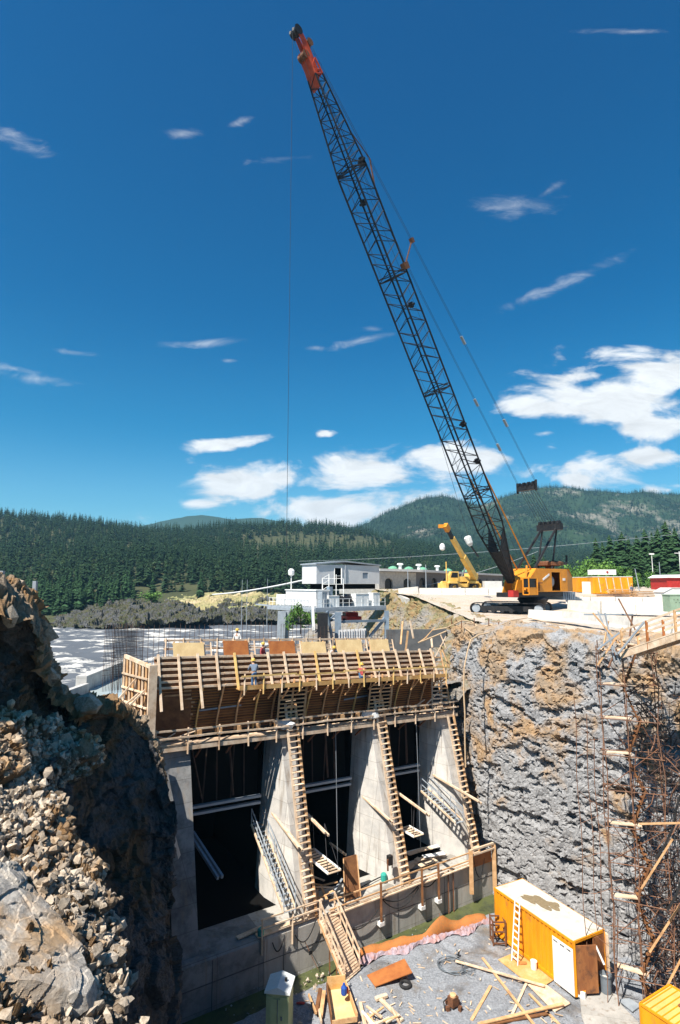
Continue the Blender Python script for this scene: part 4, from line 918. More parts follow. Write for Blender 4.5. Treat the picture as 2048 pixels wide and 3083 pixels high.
# junk on the walkway
for k, (s, mt, lab) in enumerate([(-14.9, 'white', 'crumpled white tarpaulin on the lower walkway at the left ladder'), (-8.2, 'white', 'crumpled white tarpaulin on the lower walkway at the middle ladder')]):
    v, f = rock_proto(60 + k, 30); v = v * np.array([.75, .35, .65]) + np.array([0, 0, .45]); mb = MB(); c = S(s, -2.75, 12.4)
    mb.add([tuple(Vector(q) + c) for q in v], [tuple(int(i) for i in q) for q in f]); single(mb, 'tarpaulin', M[mt], lab, 'tarpaulin')
mb = WB(); mb.prism([S(-23.3, -3.4, 12.42), S(-20.9, -3.4, 12.42), S(-20.9, -2.62, 12.42), S(-23.3, -2.62, 12.42)], (0, 0, .05)); mb.beam(S(-23.2, -3.3, 12.9), S(-21, -2.7, 12.52), .05); mb.beam(S(-22.6, -3.3, 12.5), S(-20.8, -2.6, 13.1), .05); mb.beam(S(-23.1, -2.7, 12.5), S(-21.7, -3.3, 13.0), .05)
mb.prism([S(-23.3, -3.42, 12.42), S(-20.9, -3.42, 12.42), S(-20.9, -3.47, 12.42), S(-23.3, -3.47, 12.42)], (0, 0, .9))
single(mb, 'plywood_box', M['wood_pale'], 'pale plywood box at the left end of the lower walkway', 'box')

# ------------------------------------------------------------------ lower, overhanging brown form
lf = thing('lower_formwork', 'long overhanging band of brown slatted formwork in shade between the two walkways', 'formwork', tuple(S(-12, -3.6, 12.6)))
def lfo(z): f = (z - 12.6) / 3.0; return -4.1 + 1.25 * f ** 1.5
zs = np.linspace(12.55, 15.6, 15); mb = WB(); vs = []
for z in zs: vs += [S(-23.2, lfo(z), z), S(-1.4, lfo(z), z)]
for i in range(14): mb.add([vs[2*i], vs[2*i+1], vs[2*i+3], vs[2*i+2]], [(0, 1, 2, 3)])
mb.build('face', M['form_brown'], lf)
mb = WB()
for z in np.linspace(12.7, 15.5, 17): mb.beam(S(-23.1, lfo(z) + .04, z), S(-1.5, lfo(z) + .04, z), .06, .085)
mb.build('walers', M['wood_dark'], lf)
k = 0; s = -20.4
while s < -1.6:
    mb = WB(); pts = [S(s + random.uniform(-.03, .03), lfo(z) + .13, z) for z in (12.6, 13.4, 14.2, 15.0, 15.55)]
    for a, b in zip(pts[:-1], pts[1:]): mb.beam(a, b, .10, .10)
    mb.build('strongback', M['wood'] if k % 3 else M['wood_yellow'], lf); s += 1.28 + random.uniform(-.05, .05); k += 1
for j in range(16):
    s = -20.4 + j * 1.28; mb = WB(); c = S(s, -3.2, 12.6); mb.prism([c + SU * -.16, c + SU * .16, c + SN * -.35], (0, 0, .38)); mb.build('wedge', M['wood'], lf)
mb = WB(); mb.beam(S(-20.3, -3.6, 14.0), S(-17.6, -3.55, 14.12), .05, .09); mb.beam(S(-9.8, -3.6, 13.9), S(-7.3, -3.5, 14.1), .05, .09); mb.build('ledger', M['grey_steel'], lf)
# slatted stair gates hanging in the form at the ladders
for k, s in enumerate((-14.35, -7.2)):
    t = thing('slatted_frame', ['slatted timber frame hanging behind the top of the left ladder', 'slatted timber frame hanging behind the top of the middle ladder'][k], 'timber frame', tuple(S(s, -2.9, 12.9)), 0, 'slatted frames behind the ladders')
    for d in (-1.0, -.05, .95): mb = WB(); mb.beam(S(s + d, -2.95, 13.0), S(s + d, -2.45, 15.7), .12, .10); mb.build('post', M['wood'], t)
    mb = WB()
    for z in np.linspace(13.1, 15.2, 9): mb.beam(S(s - .95, -2.93 + (z - 13) * .18, z), S(s + .9, -2.93 + (z - 13) * .18, z), .05, .08)
    mb.build('slats', M['wood'], t)
    mb = WB(); mb.prism([S(s - 1, -3.15, 13), S(s + .95, -3.15, 13), S(s + .95, -2.7, 15.6), S(s - 1, -2.7, 15.6)], SN * -.05); mb.build('backing', M['interior_shade'], t)

# ------------------------------------------------------------------ upper slatted form (lit), with catwalk
uf = thing('upper_formwork', 'long lit band of slatted timber formwork with upright strongbacks along the top', 'formwork', tuple(S(-12, -3, 15.6)))
def ufo(z): return -2.7 - (z - 15.5) * .40
mb = WB(); mb.add([S(-23.2, ufo(15.5) - .10, 15.5), S(-1.6, ufo(15.5) - .10, 15.5), S(-1.8, ufo(17.1) - .10, 17.1), S(-23.2, ufo(17.1) - .10, 17.1)], [(0, 1, 2, 3)])
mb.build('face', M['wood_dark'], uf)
for i, z in enumerate(np.linspace(15.55, 17.15, 6)):
    mb = WB(); s = -23.2
    while s < -1.7: e = min(s + 4.2, -1.65); mb.beam(S(s, ufo(z) + random.uniform(-.02, .02), z + random.uniform(-.015, .015)), S(e - .03, ufo(z), z + random.uniform(-.02, .02)), .09, .125); s = e
    mb.build('waler', M['wood_pale'], uf)
s = -23.0; k = 0
while s < -1.7:
    if not -16.6 < s < -16: 
        zb = 15.3 if s > -19.5 else 14.4; mb = WB(); mb.beam(S(s, ufo(zb) + .12, zb), S(s + random.uniform(-.04, .04), ufo(17.35) + .12, 17.35), .13, .11)
        mb.build('strongback', M['wood_yellow' if k in (4, 9, 12) else 'wood_pale'], uf)
    s += 1.18 + random.uniform(-.05, .05); k += 1
# left part hangs lower: extra dark slats
mb = WB()
for z in np.linspace(12.7, 15.3, 12):
    a = -23.4 + .0 * z; b = -20.9 + random.uniform(-.25, .15); mb.beam(S(a, -3.1 + (15.5 - z) * -.22, z), S(b, -2.9 + (15.5 - z) * -.26, z), .08, .10)
mb.build('left_slats', M['wood'], uf)
mb = WB(); mb.prism([S(-23.6, -3.3, 12.7), S(-21.0, -3.2, 12.7), S(-21.0, -3.0, 15.5), S(-23.6, -3.1, 15.5)], SN * -.05); mb.build('left_panel', M['wood_dark'], uf)
cw = thing('upper_catwalk', 'narrow orange-brown catwalk with short posts along the foot of the upper formwork', 'walkway', tuple(S(-9, -2.1, 15.3)))
mb = WB(); s = -18.4
while s < -1.4: e = min(s + 3.6, -1.3); mb.beam(S(s, -2.25, 15.32), S(e - .03, -2.25, 15.32), .55, .05); mb.beam(S(s, -1.98, 15.42), S(e - .03, -1.98, 15.42), .04, .26); s = e
mb.build('planks', M['plywood'], cw)
for k in range(14):
    s = -18.1 + k * 1.27; mb = WB(); mb.beam(S(s, -1.94, 15.0), S(s + random.uniform(-.06, .06), -1.94, 16.25), .085, .05); mb.build('post', M['wood_yellow'] if k % 2 else M['wood_pale'], cw)
mb = WB(); s = -18.3
while s < -1.5: e = min(s + 3.8, -1.2); mb.beam(S(s, -1.9, 16.1 + random.uniform(-.06, .06)), S(e, -1.9, 16.1 + random.uniform(-.06, .06)), .05, .09); s = e - .1
mb.build('guard_rail', M['wood_yellow'], cw)
mb = WB()
for k in range(18): s = -18.0 + k * .98; mb.beam(S(s, -1.95, 15.25), S(s, -2.9, 14.6 + random.uniform(-.3, .2)), .08)
mb.build('bracket', M['wood'], cw)
# decking behind the upper form + dark pour area
mb = WB(); mb.prism([S(-23.4, -3.6, 15.9), S(-1.2, -3.6, 15.9), S(-1.2, -8.2, 15.9), S(-23.4, -8.2, 15.9)], (0, 0, -.25)); mb.prism([S(-23.4, -8.2, 12), S(-1.2, -8.2, 12), S(-1.2, -8.4, 12), S(-23.4, -8.4, 12)], (0, 0, 4))
single(mb, 'timber_deck', M['wood_dark'], 'dark timber deck between the upper formwork and the plywood sheets', 'deck')
ply = [(-21.0, -18.9, 16.35, 17.65, 'plywood_pale', 'leftmost tan plywood panel behind the upper formwork'), (-17.5, -15.65, 16.3, 17.75, 'plywood_rust', 'rust-brown plywood panel second from the left behind the upper formwork'),
       (-14.0, -11.9, 16.3, 17.7, 'plywood_rust', 'wide rust-brown plywood panel third from the left'), (-11.3, -9.2, 16.3, 17.62, 'plywood_pale', 'pale plywood panel behind the white-shirted worker'),
       (-8.2, -5.8, 16.3, 17.75, 'plywood_pale', 'widest pale plywood panel near the right end'), (-5.0, -3.1, 16.3, 17.75, 'plywood_pale', 'rightmost pale plywood panel behind the upper formwork')]
for a, b, z0, z1, mt, lab in ply:
    t = thing('plywood_backboard', lab, 'plywood panel', tuple(S((a + b) / 2, -7, z0)), 0, 'plywood panels behind the upper formwork')
    mb = WB(); mb.prism([S(a, -6.7, z0 - .45), S(b, -6.7, z0 - .45), S(b, -7.25, z1), S(a, -7.25, z1)], SN * -.05); mb.build('sheet', M[mt], t)
    mb = WB()
    for s in (a + .1, (a + b) / 2, b - .1): mb.beam(S(s, -6.82, z0 - .5), S(s, -7.4, z1 + .05), .09)
    for z in (z0, z1 - .1): mb.beam(S(a, -7.33 - (z - z0) * .05, z), S(b, -7.33, z), .08)
    mb.build('frame', M['wood'], t)
    lad = WB()
    for i in range(5): z = z0 - .1 + i * .3; lad.beam(S(b + .08, -6.95 - i * .1, z), S(b + .55, -6.95 - i * .1, z), .06, .08)
    for d in (.08, .55): lad.beam(S(b + d, -6.85, z0 - .4), S(b + d, -7.4, z1), .07)
    lad.build('rungs', M['wood_pale'], t)
mb = WB(); mb.beam(S(-21.4, -7.9, 17.75), S(-3, -7.9, 17.75), .08, .14); mb.beam(S(-21.4, -7.9, 17.2), S(-3, -7.9, 17.2), .08, .14)
for k in range(16): s = -21.3 + k * 1.2; mb.beam(S(s, -7.85, 15.9), S(s, -7.85, 17.9), .08, .1)
single(mb, 'back_formwork', M['wood_pale'], 'pale timber frame running behind the plywood panels', 'formwork')

# ------------------------------------------------------------------ side form on the left with raking braces
sf = thing('side_formwork', 'tall upright timber form at the left end with dark inner face', 'formwork', tuple(S(-23.8, -3, 14)))
a, b = S(-24.2, -5.9, 0), S(-23.5, -2.6, 0)
def sp_(f, z, d=0): p = a.lerp(b, f); return V(p.x, p.y, z) + SU * d
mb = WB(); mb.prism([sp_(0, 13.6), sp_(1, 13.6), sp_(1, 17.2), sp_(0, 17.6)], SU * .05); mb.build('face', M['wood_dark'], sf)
for i in range(9):
    f = i / 8; mb = WB(); mb.beam(sp_(f, 13.5, -.12), sp_(f, 17.5, -.12), .12, .10); mb.build('stud', M['wood'] if i % 2 else M['wood_pale'], sf)
mb = WB(); mb.beam(sp_(0, 17.6, -.1), sp_(1, 17.3, -.1), .16, .2)
for z in (14.2, 15, 15.8, 16.6): mb.beam(sp_(0, z, -.22), sp_(1, z, -.22), .08, .1)
mb.build('cap_board', M['wood_pale'], sf)
mb = WB(); mb.prism([sp_(1, 13.4, -.2), sp_(1, 13.4, .25), sp_(1, 17.4, .25), sp_(1, 17.4, -.2)], SN * .25); mb.build('end_post', M['wood_pale'], sf)
random.seed(9)
for i in range(7):
    f = .15 + i * .13; mb = WB(); mb.beam(sp_(f, 15.2 + random.uniform(-.8, 1.5), -.2), sp_(f, 12.6, -3.4 - random.uniform(0, 1.2)), .09); mb.build('raking_brace', M['wood_pale'], sf)
# clutter on the ledge left of the side form
mb = WB(); mb.prism([S(-29.5, -9.5, 12.1), S(-23.8, -9.5, 12.1), S(-23.8, -2.2, 12.1), S(-28.0, -3.2, 12.1)], (0, 0, -2.5)); single(mb, 'concrete_ledge', M['concrete'], 'concrete ledge strewn with timber left of the tall side form', 'ledge')
for k in range(12):
    c = S(random.uniform(-28.2, -24.6), random.uniform(-8.5, -3), 12.25 + .05 * k / 3); th = random.uniform(-.5, .9); d = V(math.cos(th), math.sin(th), random.uniform(-.05, .25)) * random.uniform(1, 2)
    mb = WB(); mb.beam(c - d * .5 + V(0, 0, .1), c + d * .5 + V(0, 0, .1), .12, .05); single(mb, 'timber_length', M['wood_pale'], 'loose pale timber on the concrete ledge left of the side form', 'timber', 'loose timbers on the left ledge')
t = thing('red_generator', 'small red machine with a pale top beside the grey pond', 'generator', tuple(S(-26.6, -8.2, 12.12)))
mb = WB(); mb.box(S(-26.6, -8.2, 12.6), (1.2, .8, .8), rz=R(32)); mb.build('body', M['red'], t); mb = WB(); mb.box(S(-26.6, -8.2, 13.05), (1.3, .9, .1), rz=R(32)); mb.build('cover', M['white'], t)
mb = WB(); [mb.beam(S(-26.6 + dx, -8.2 + dy, 12.1), S(-26.6 + dx, -8.2 + dy, 12.4), .1) for dx in (-.5, .5) for dy in (-.3, .3)]; mb.build('skid', M['black'], t)
mb = WB(); p = [S(-28.4, -7.6, 12.1), S(-27.8, -7.6, 12.1)]; d = V(.12, .1, 2.0)
mb.beam(p[0], p[0] + d, .06); mb.beam(p[1], p[1] + d, .06)
for i in range(6): mb.beam(p[0] + d * (i + .5) / 6, p[1] + d * (i + .5) / 6, .05)
single(mb, 'ladder', M['wood_pale'], 'short pale ladder standing by the pond left of the red machine', 'ladder')

# right end: studs and stair frame against the rock
mb = WB()
for d in (-1.35, -.55): mb.beam(S(d, -2.6, 12.6), S(d - .35, -3.3, 17.1), .11)
for i in range(12): z = 12.9 + i * .34; f = (z - 12.6) / 4.5; mb.beam(S(-1.35 - .35 * f, -2.6 - .7 * f, z), S(-.55 - .35 * f, -2.6 - .7 * f, z), .06, .09)
single(mb, 'ladder', M['wood'], 'timber ladder leaning at the right end of the formwork against the rock', 'ladder')
mb = WB()
for i in range(8): mb.beam(S(-2.5, -2.6, 13 + i * .3), S(-1.6, -2.4, 13 + i * .3), .07, .1)
for d in (-2.5, -1.6): mb.beam(S(d, -2.55, 12.6), S(d, -2.55, 15.6), .1)
single(mb, 'slatted_end_frame', M['wood_pale'], 'pale slatted frame closing the right end of the lower formwork', 'timber frame')  # slatted end frame of the lower formwork
mb = WB(); mb.beam(S(-3.4, -2.6, 13.0), S(-1.9, -2.5, 14.1), .06, .08); mb.beam(S(-4.7, -3.3, 12.5), S(-3.2, -2.6, 13.6), .07)
single(mb, 'brace_board', M['wood_pale'], 'pale brace board slanting across the right end of the lower walkway', 'board')

# rebar curtain on the far side of the deck
mb = WB(); random.seed(4)
for i in range(66):
    s = -24.3 + i * .36; mb.tube(S(s, -9.2, 13.5), S(s + random.uniform(-.05, .05), -9.2 + random.uniform(-.1, .1), 19.0 - .05 * abs(s + 14) + random.uniform(-.1, .1)), .018, 3, cap=False)
for z in (16.6, 17.2, 17.9): mb.tube(S(-24.3, -9.25, z), S(-1, -9.25, z), .012, 3, cap=False)
single(mb, 'rebar_curtain', M['rebar_dark'], 'row of thin upright reinforcing bars in front of the river', 'reinforcement')
mb = WB()
for i in range(22):
    for o_ in (0, -.8): mb.tube(S(-24.6 + i * .1 + o_ * .4, -8.4 + o_ - i * .04, 14.5), S(-24.6 + i * .1 + o_ * .4, -8.4 + o_ - i * .04, 18.6 + random.uniform(-.2, .2)), .016, 3, cap=False)
for z in np.linspace(15.5, 18.2, 10): mb.tube(S(-24.6, -8.4, z), S(-22.4, -9.3, z), .014, 3, cap=False); mb.tube(S(-25, -9.2, z), S(-22.8, -10.1, z), .014, 3, cap=False)
single(mb, 'rebar_cage', M['rebar_dark'], 'dense grey reinforcing cage at the left end of the bar row', 'reinforcement')

# ------------------------------------------------------------------ clutter along the sill
rl = thing('sill_railing', 'rusty pipe-and-board guard rail hung along the front of the concrete sill', 'railing', tuple(S(-6, .1, 2.4)))
for s in (-12.0, -8.75, -7.35, -6.35):
    pass
posts = [(-9.55, 2.0), (-6.2, 2.0), (-4.75, 2.0)]
for s, h in posts:
    mb = WB(); mb.beam(S(s, .28, 1.0), S(s, .28, 3.35), .14, .12); p = mb.build('post', M['wood_dark'], rl)
    mb = WB(); mb.box(S(s, .2, .95), (.34, .36, .22), (SU, SN, V(0, 0, 1))); mb.build('bracket', M['white'], p)
mb = WB()
for z, w in ((2.75, .05), (3.25, .05)):
    for a, b in ((-13.3, -9.5), (-9.6, -6.1), (-6.3, -1.7)): mb.beam(S(a, .2, z), S(b, .22, z + .05), w, .08)
mb.build('guard_rail', M['wood'], rl)
mb = WB()
for a, b in ((-13.3, -9.6), (-9.55, -6.1), (-6.1, -1.6)): mb.beam(S(a, .12, 2.42), S(b, .12, 2.48), .35, .07)
mb.build('planks', M['wood_pale'], rl)
rr_ = thing('sill_railing', 'pale guard rail on the sill left of the gangway', 'railing', tuple(S(-16, 0, 2.4)))
mb = WB()
for z in (2.95, 3.4): mb.beam(S(-17.7, .1, z), S(-13.7, .1, z), .06, .08)
mb.build('guard_rail', M['wood_pale'], rr_)
for s in (-17.6, -15.7, -13.8): mb = WB(); mb.beam(S(s, .08, 1.6), S(s, .08, 3.45), .09); mb.build('post', M['wood_pale'], rr_)
mb = WB(); mb.beam(S(-17.8, -.25, 2.47), S(-13.6, -.25, 2.47), .4, .06); mb.beam(S(-18.8, -.6, 2.5), S(-17.2, -.7, 2.56), .3, .06); mb.build('planks', M['wood_pale'], rr_)
# form stub at the right end of the sill
t = thing('end_formwork', 'upright timber end form with a brown plywood panel at the right end of the sill', 'formwork', tuple(S(-.9, .2, 0)))
for s in (-1.75, .55): mb = WB(); mb.beam(S(s, .3, .2 if s > 0 else .6), S(s, .3, 3.5), .26, .2); mb.build('post', M['wood'], t)
mb = WB(); mb.prism([S(-1.5, .15, 2.2), S(.4, .15, 2.2), S(.4, .15, 3.1), S(-1.5, .15, 3.1)], SN * .05); mb.build('panel', M['plywood_rust'], t)
mb = WB(); mb.beam(S(-1.8, .35, 3.5), S(.6, .35, 3.5), .12, .12); mb.beam(S(-1.8, .35, 3.15), S(.6, .35, 3.15), .12, .1); mb.build('cap_board', M['wood_pale'], t)
for s in (-3.75, -3.3):
    mb = WB(); mb.tube(S(s, .14, -.2), S(s, .14, 2.6), .045, 6); single(mb, 'standpipe', M['rust'], ['left rusty pipe standing against the sill wall', 'right rusty pipe standing against the sill wall'][s > -3.5], 'pipe')
def sag(a, b, d, r, n=10):
    return [a.lerp(b, i / n) + V(0, 0, -d * 4 * (i / n) * (1 - i / n)) for i in range(n + 1)]
hz = [(-12.9, 2.2, -9.7, 1.8, .9, 'black hose sagging across the sill from the gangway to the first post'), (-9.5, 2.4, -6.3, 2.4, .55, 'black hose looping between the first and second sill posts'), (-9.4, 2.3, -6.4, 2.2, .85, 'lower black hose looping between the first and second sill posts'),
      (-6.2, 2.3, -4.8, 2.4, .3, 'short black hose between the second and third sill posts'), (-17.0, 2.1, -16.3, 2.1, .55, 'small black hose loop at the left end of the sill'), (-15.6, 2.1, -14.2, 2.5, .75, 'black hose loop left of the gangway'), (-1.4, 2.9, -.3, 2.6, 1.3, 'dark cable loop on the right end form')]
for a, za, b, zb, d, lab in hz:
    mb = WB(); mb.pipe(sag(S(a, .18, za), S(b, .18, zb), d, 0), .035); single(mb, 'hose', M['rubber'], lab, 'hose')
mb = WB(); mb.pipe([S(s, -1.3 + .25 * math.sin(s), 2.62) for s in np.linspace(-12.5, -5, 20)], .04); single(mb, 'hose', M['rubber'], 'long black hose lying on top of the sill between the ladders', 'hose')
# brown leaning sheet and debris in the middle bay
t = thing('leaning_sheet', 'dark brown plywood sheet leaning on the sill at the foot of the middle pier', 'plywood sheet', tuple(S(-11.2, -.8, 2.5)))
mb = WB(); mb.prism([S(-11.8, -.5, 2.5), S(-10.6, -.5, 2.5), S(-10.35, -1.3, 4.6), S(-11.35, -1.3, 4.6)], SN * -.05); mb.build('sheet', M['wood_dark'], t)
mb = WB(); mb.beam(S(-11.8, -.45, 2.5), S(-11.37, -1.25, 4.6), .06); mb.beam(S(-10.6, -.45, 2.5), S(-10.35, -1.25, 4.6), .06); mb.build('edge_board', M['wood'], t)
random.seed(12)
for k in range(16):
    c = S(random.uniform(-13.4, -11.6), random.uniform(-3.4, -.6), 2.75 + random.random() * .5); th = random.uniform(0, 3.1); d = V(math.cos(th), math.sin(th), random.uniform(-.25, .35)) * random.uniform(.8, 1.8)
    mb = WB(); mb.beam(c - d * .5, c + d * .5, .14, .04); single(mb, 'scrap_board', M[['wood_pale', 'wood', 'grey_steel'][k % 3]], 'scrap board in the pile at the foot of the middle bay', 'board', 'scrap boards in the middle bay')
for k in range(9):
    c = S(random.uniform(-5.2, -2.6), random.uniform(-3.2, -1.0), 2.62 + .03 * k); th = random.uniform(.2, 1.0); d = V(math.cos(th), math.sin(th), 0) * random.uniform(1.0, 1.8)
    mb = WB(); mb.beam(c - d * .5, c + d * .5, .4, .04); single(mb, 'scrap_board', M[['wood_pale', 'white', 'wood_pale'][k % 3]], 'pale board lying on the sill in the right bay', 'board', 'pale boards in the right bay')
mb = MB(); mb.lathe(S(-8.3, -1.1, 2.55), [(.16, 0), (.2, .05), (.2, .42), (.14, .5)], 10); single(mb, 'bucket', mat('teal_plastic', (.03, .32, .26), None, .5), 'teal bucket at the foot of the middle ladder', 'bucket')
mb = MB(); mb.lathe(S(-17.6, -.1, 2.5), [(.14, 0), (.18, .05), (.18, .34), (.12, .4)], 10); single(mb, 'bucket', bpy.data.materials['teal_plastic'], 'teal bucket at the left end of the sill planks', 'bucket')
t = thing('pump', 'black pump hung on the nose of the middle pier', 'pump', tuple(S(-8.35, -.6, 3.9))); 
mb = WB(); mb.box(S(-8.4, -.3, 4.2), (.3, .3, .55), (SU, SN, V(0, 0, 1))); mb.build('body', M['black'], t); mb = WB(); mb.tube(S(-8.6, -.25, 3.6), S(-8.6, -.25, 4.3), .06, 6); mb.tube(S(-8.25, -.25, 3.7), S(-8.25, -.25, 4.5), .04, 6); mb.build('pipework', M['rust'], t)
# grey cable drop lines in the bays
for k, (s, lab) in enumerate([(-11.0, 'thin wire hanging in the middle dark bay'), (-3.9, 'thin wire hanging in the right dark bay')]):
    mb = WB(); mb.tube(S(s, -2.8, 12.2), S(s + .05, -2.6, 3.0), .018, 4); single(mb, 'hanging_wire', M['grey_steel'], lab, 'wire')

# gangway --------------------------------------------------------
gA = S(-13.45, .15, 2.58); gB = onz(1062, 2935, .12); gd = (gB - gA); gl = gd.length; gu = gd.normalized(); gs = gu.cross(V(0, 0, 1)).normalized(); gn = gs.cross(gu)
t = thing('gangway', 'sloping white plank gangway with hand rails down to the gravel', 'gangway', tuple((gA + gB) / 2 + V(0, 0, -1.2)))
mb = WB(); random.seed(5)
for k, d in enumerate((-.52, -.18, .17, .51)): mb.beam(gA + gs * d, gB + gs * d + gu * random.uniform(-.1, .1), .33, .05, up=gn)
mb.build('planks', M['wood_pale'], t)
mb = WB()
for i in range(22): c = gA + gu * (gl * (i + .5) / 22) + gn * .045; mb.beam(c - gs * .6, c + gs * .6, .05, .03, up=gn)
mb.build('cleats', M['wood_pale'], t)
mb = WB()
for d in (-.6, .6): mb.beam(gA + gs * d - gn * .13, gB + gs * d - gn * .13, .08, .2, up=gn)
mb.build('stringers', M['wood'], t)
for d in (-.64, .64):
    mb = WB()
    for h in (.5, 1.0): mb.beam(gA + gs * d + V(0, 0, h), gB + gs * d + V(0, 0, h), .06, .09)
    rl_ = mb.build('hand_rail', M['wood_pale'], t)
    for i in range(5):
        c = gA.lerp(gB, .02 + i * .24) + gs * d; mb = WB(); mb.beam(c - V(0, 0, .2), c + V(0, 0, 1.05), .08); mb.build('post', M['wood_pale'], rl_)
mb = WB()
for f in (.35, .62, .8):
    c = gA.lerp(gB, f)
    for d in (-.5, .5): mb.beam(c + gs * d, V((c + gs * d).x, (c + gs * d).y, -.7), .08)
    mb.beam(c + gs * .5, V((c - gs * .5).x, (c - gs * .5).y, -.2), .05)
mb.build('trestle', M['wood_dark'], t)
t = thing('tie_rod', 'thin rod leaning from the sill wall with a small square plate', 'rod', tuple(S(-14.6, .4, .9))); mb = WB(); mb.tube(S(-14.9, .1, 1.5), S(-14.3, .6, .1), .02, 5); mb.build('bar', M['rebar'], t)
mb = WB(); mb.box(S(-14.65, .35, .95), (.2, .04, .2), (SU, SN, V(0, 0, 1))); mb.build('plate', M['black'], t)
# orange net with sheeting along the shore
sh0 = onz(1080, 2895, 0); sh1 = onz(1475, 2775, 0)
mb = WB(); n_ = 40; vs = []; random.seed(8)
d = (sh1 - sh0); dn = V(-d.y, d.x, 0).normalized()
for i in range(n_ + 1):
    f = i / n_; c = sh0.lerp(sh1, f); pk = math.exp(-((f - .62) / .10)**2); h = .30 + .62 * pk + .07 * math.sin(f * 23) + .03 * math.sin(f * 61); 
    back = .55 + .25 * math.sin(f * 9) 
    vs += [c + V(0, 0, .03) + dn * -.05, c + dn * back * .5 + V(0, 0, h * .65 + .04 * math.sin(i * 1.7)), c + dn * (back * .8) + V(0, 0, h), ]
fs = []
for i in range(n_):
    for j in range(2): k = i * 3 + j; fs.append((k, k + 3, k + 4, k + 1))
mb.add(vs, fs); net = single(mb, 'safety_net', M['net'], 'crumpled orange safety net strung along the edge of the green water', 'safety net', smooth=True)
sm = net.modifiers.new('thickness', 'SOLIDIFY'); sm.thickness = .015
mb = WB(); vs = []; fs = []
nn = 70
for i in range(nn + 1):
    f = -.02 + 1.02 * i / nn; c = sh0.lerp(sh1, f) + V(.05, -.12, 0)
    for j in range(6): w = (j / 5 - .5) * .75; vs.append(c + dn * (w * (.7 + .5 * math.sin(i * .37)) + .12 * math.sin(i * .21)) + V(0, 0, .05 + .13 * (1 - (j / 2.5 - 1)**2) + random.uniform(-.06, .09)))
for i in range(nn):
    for j in range(5): k = i * 6 + j; fs.append((k, k + 6, k + 7, k + 1))
mb.add(vs, fs); o = single(mb, 'plastic_sheeting', M['sheeting'], 'crumpled pink and white plastic sheeting at the foot of the orange net', 'plastic sheet'); o.modifiers.new('thickness', 'SOLIDIFY').thickness = .02
mb = WB(); c = sh0.lerp(sh1, .62); mb.tube(c, c + dn * .4 + V(0, 0, 1.1), .025, 5); single(mb, 'net_post', M['rebar'], 'thin post holding up the peak of the orange net', 'post')

# ================================================================== THE CRAWLER CRANE
crane = thing('crawler_crane', 'huge orange and black crawler crane with a long black lattice boom and red tip', 'crane', (19.4, 64.5, 18.8))
bd = V(-.80, -.60, 0).normalized(); bs = V(-bd.y, bd.x, 0)          # forward (towards the boom), side
bs = V(.6, -.8, 0)                                                # side facing the camera
base = atY(1540, 1752, 62.5); tip = atY(898, 100, 43.0)
bv = (tip - base); BL = bv.length; ba = bv.normalized(); hz_ = V(ba.x, ba.y, 0).normalized(); sd = hz_.cross(V(0, 0, 1)).normalized()
if sd.dot(bs) < 0: sd = -sd
up_ = ba.cross(sd).normalized(); 
if up_.z < 0: up_ = -up_
HW = 1.0
def width(l):
    if l < 7: return .30 + (HW - .30) * l / 7, .22 + (HW - .22) * l / 7
    k = BL - 11.5
    if l > k: f = (l - k) / 11.5; return HW * (1 - f) + .30 * f, HW * (1 - f) + .22 * f
    return HW, HW
def chord(l, i, j):
    a, b = width(l); return base + ba * l + sd * (a * i) + up_ * (b * j)
mb = WB(); mt = WB(); st = np.r_[np.linspace(0, 7, 5), np.arange(8.9, BL - 11.5, 1.93), np.linspace(BL - 11.5, BL - 2.2, 8)]
cor = [(-1, -1), (1, -1), (1, 1), (-1, 1)]
TIPL = BL - 3.6
for k in range(len(st) - 1):
    l0, l1 = st[k], st[k + 1]; m_ = mt if l0 > TIPL - 1 else mb
    for c in cor: m_.tube(chord(l0, *c), chord(l1, *c), .095 if l0 < BL - 12 else .08, 5, cap=False)
    for i in range(4):
        c0, c1 = cor[i], cor[(i + 1) % 4]
        if (k + i) % 2: c0, c1 = c1, c0
        m_.tube(chord(l0, *c0), chord((l0 + l1) / 2, *c1), .042, 4, cap=False); m_.tube(chord((l0 + l1) / 2, *c1), chord(l1, *c0), .042, 4, cap=False)
    if k % 6 == 0:
        m_.tube(chord(l0, -1, -1), chord(l0, 1, 1), .05, 4); m_.tube(chord(l0, 1, -1), chord(l0, -1, 1), .05, 4)
        for i in range(4): m_.tube(chord(l0, *cor[i]), chord(l0, *cor[(i + 1) % 4]), .05, 4); m_.tube(chord(l0 + .35, *cor[i]), chord(l0 + .35, *cor[(i + 1) % 4]), .05, 4)
boom = mb.build('boom', M['black'], crane)
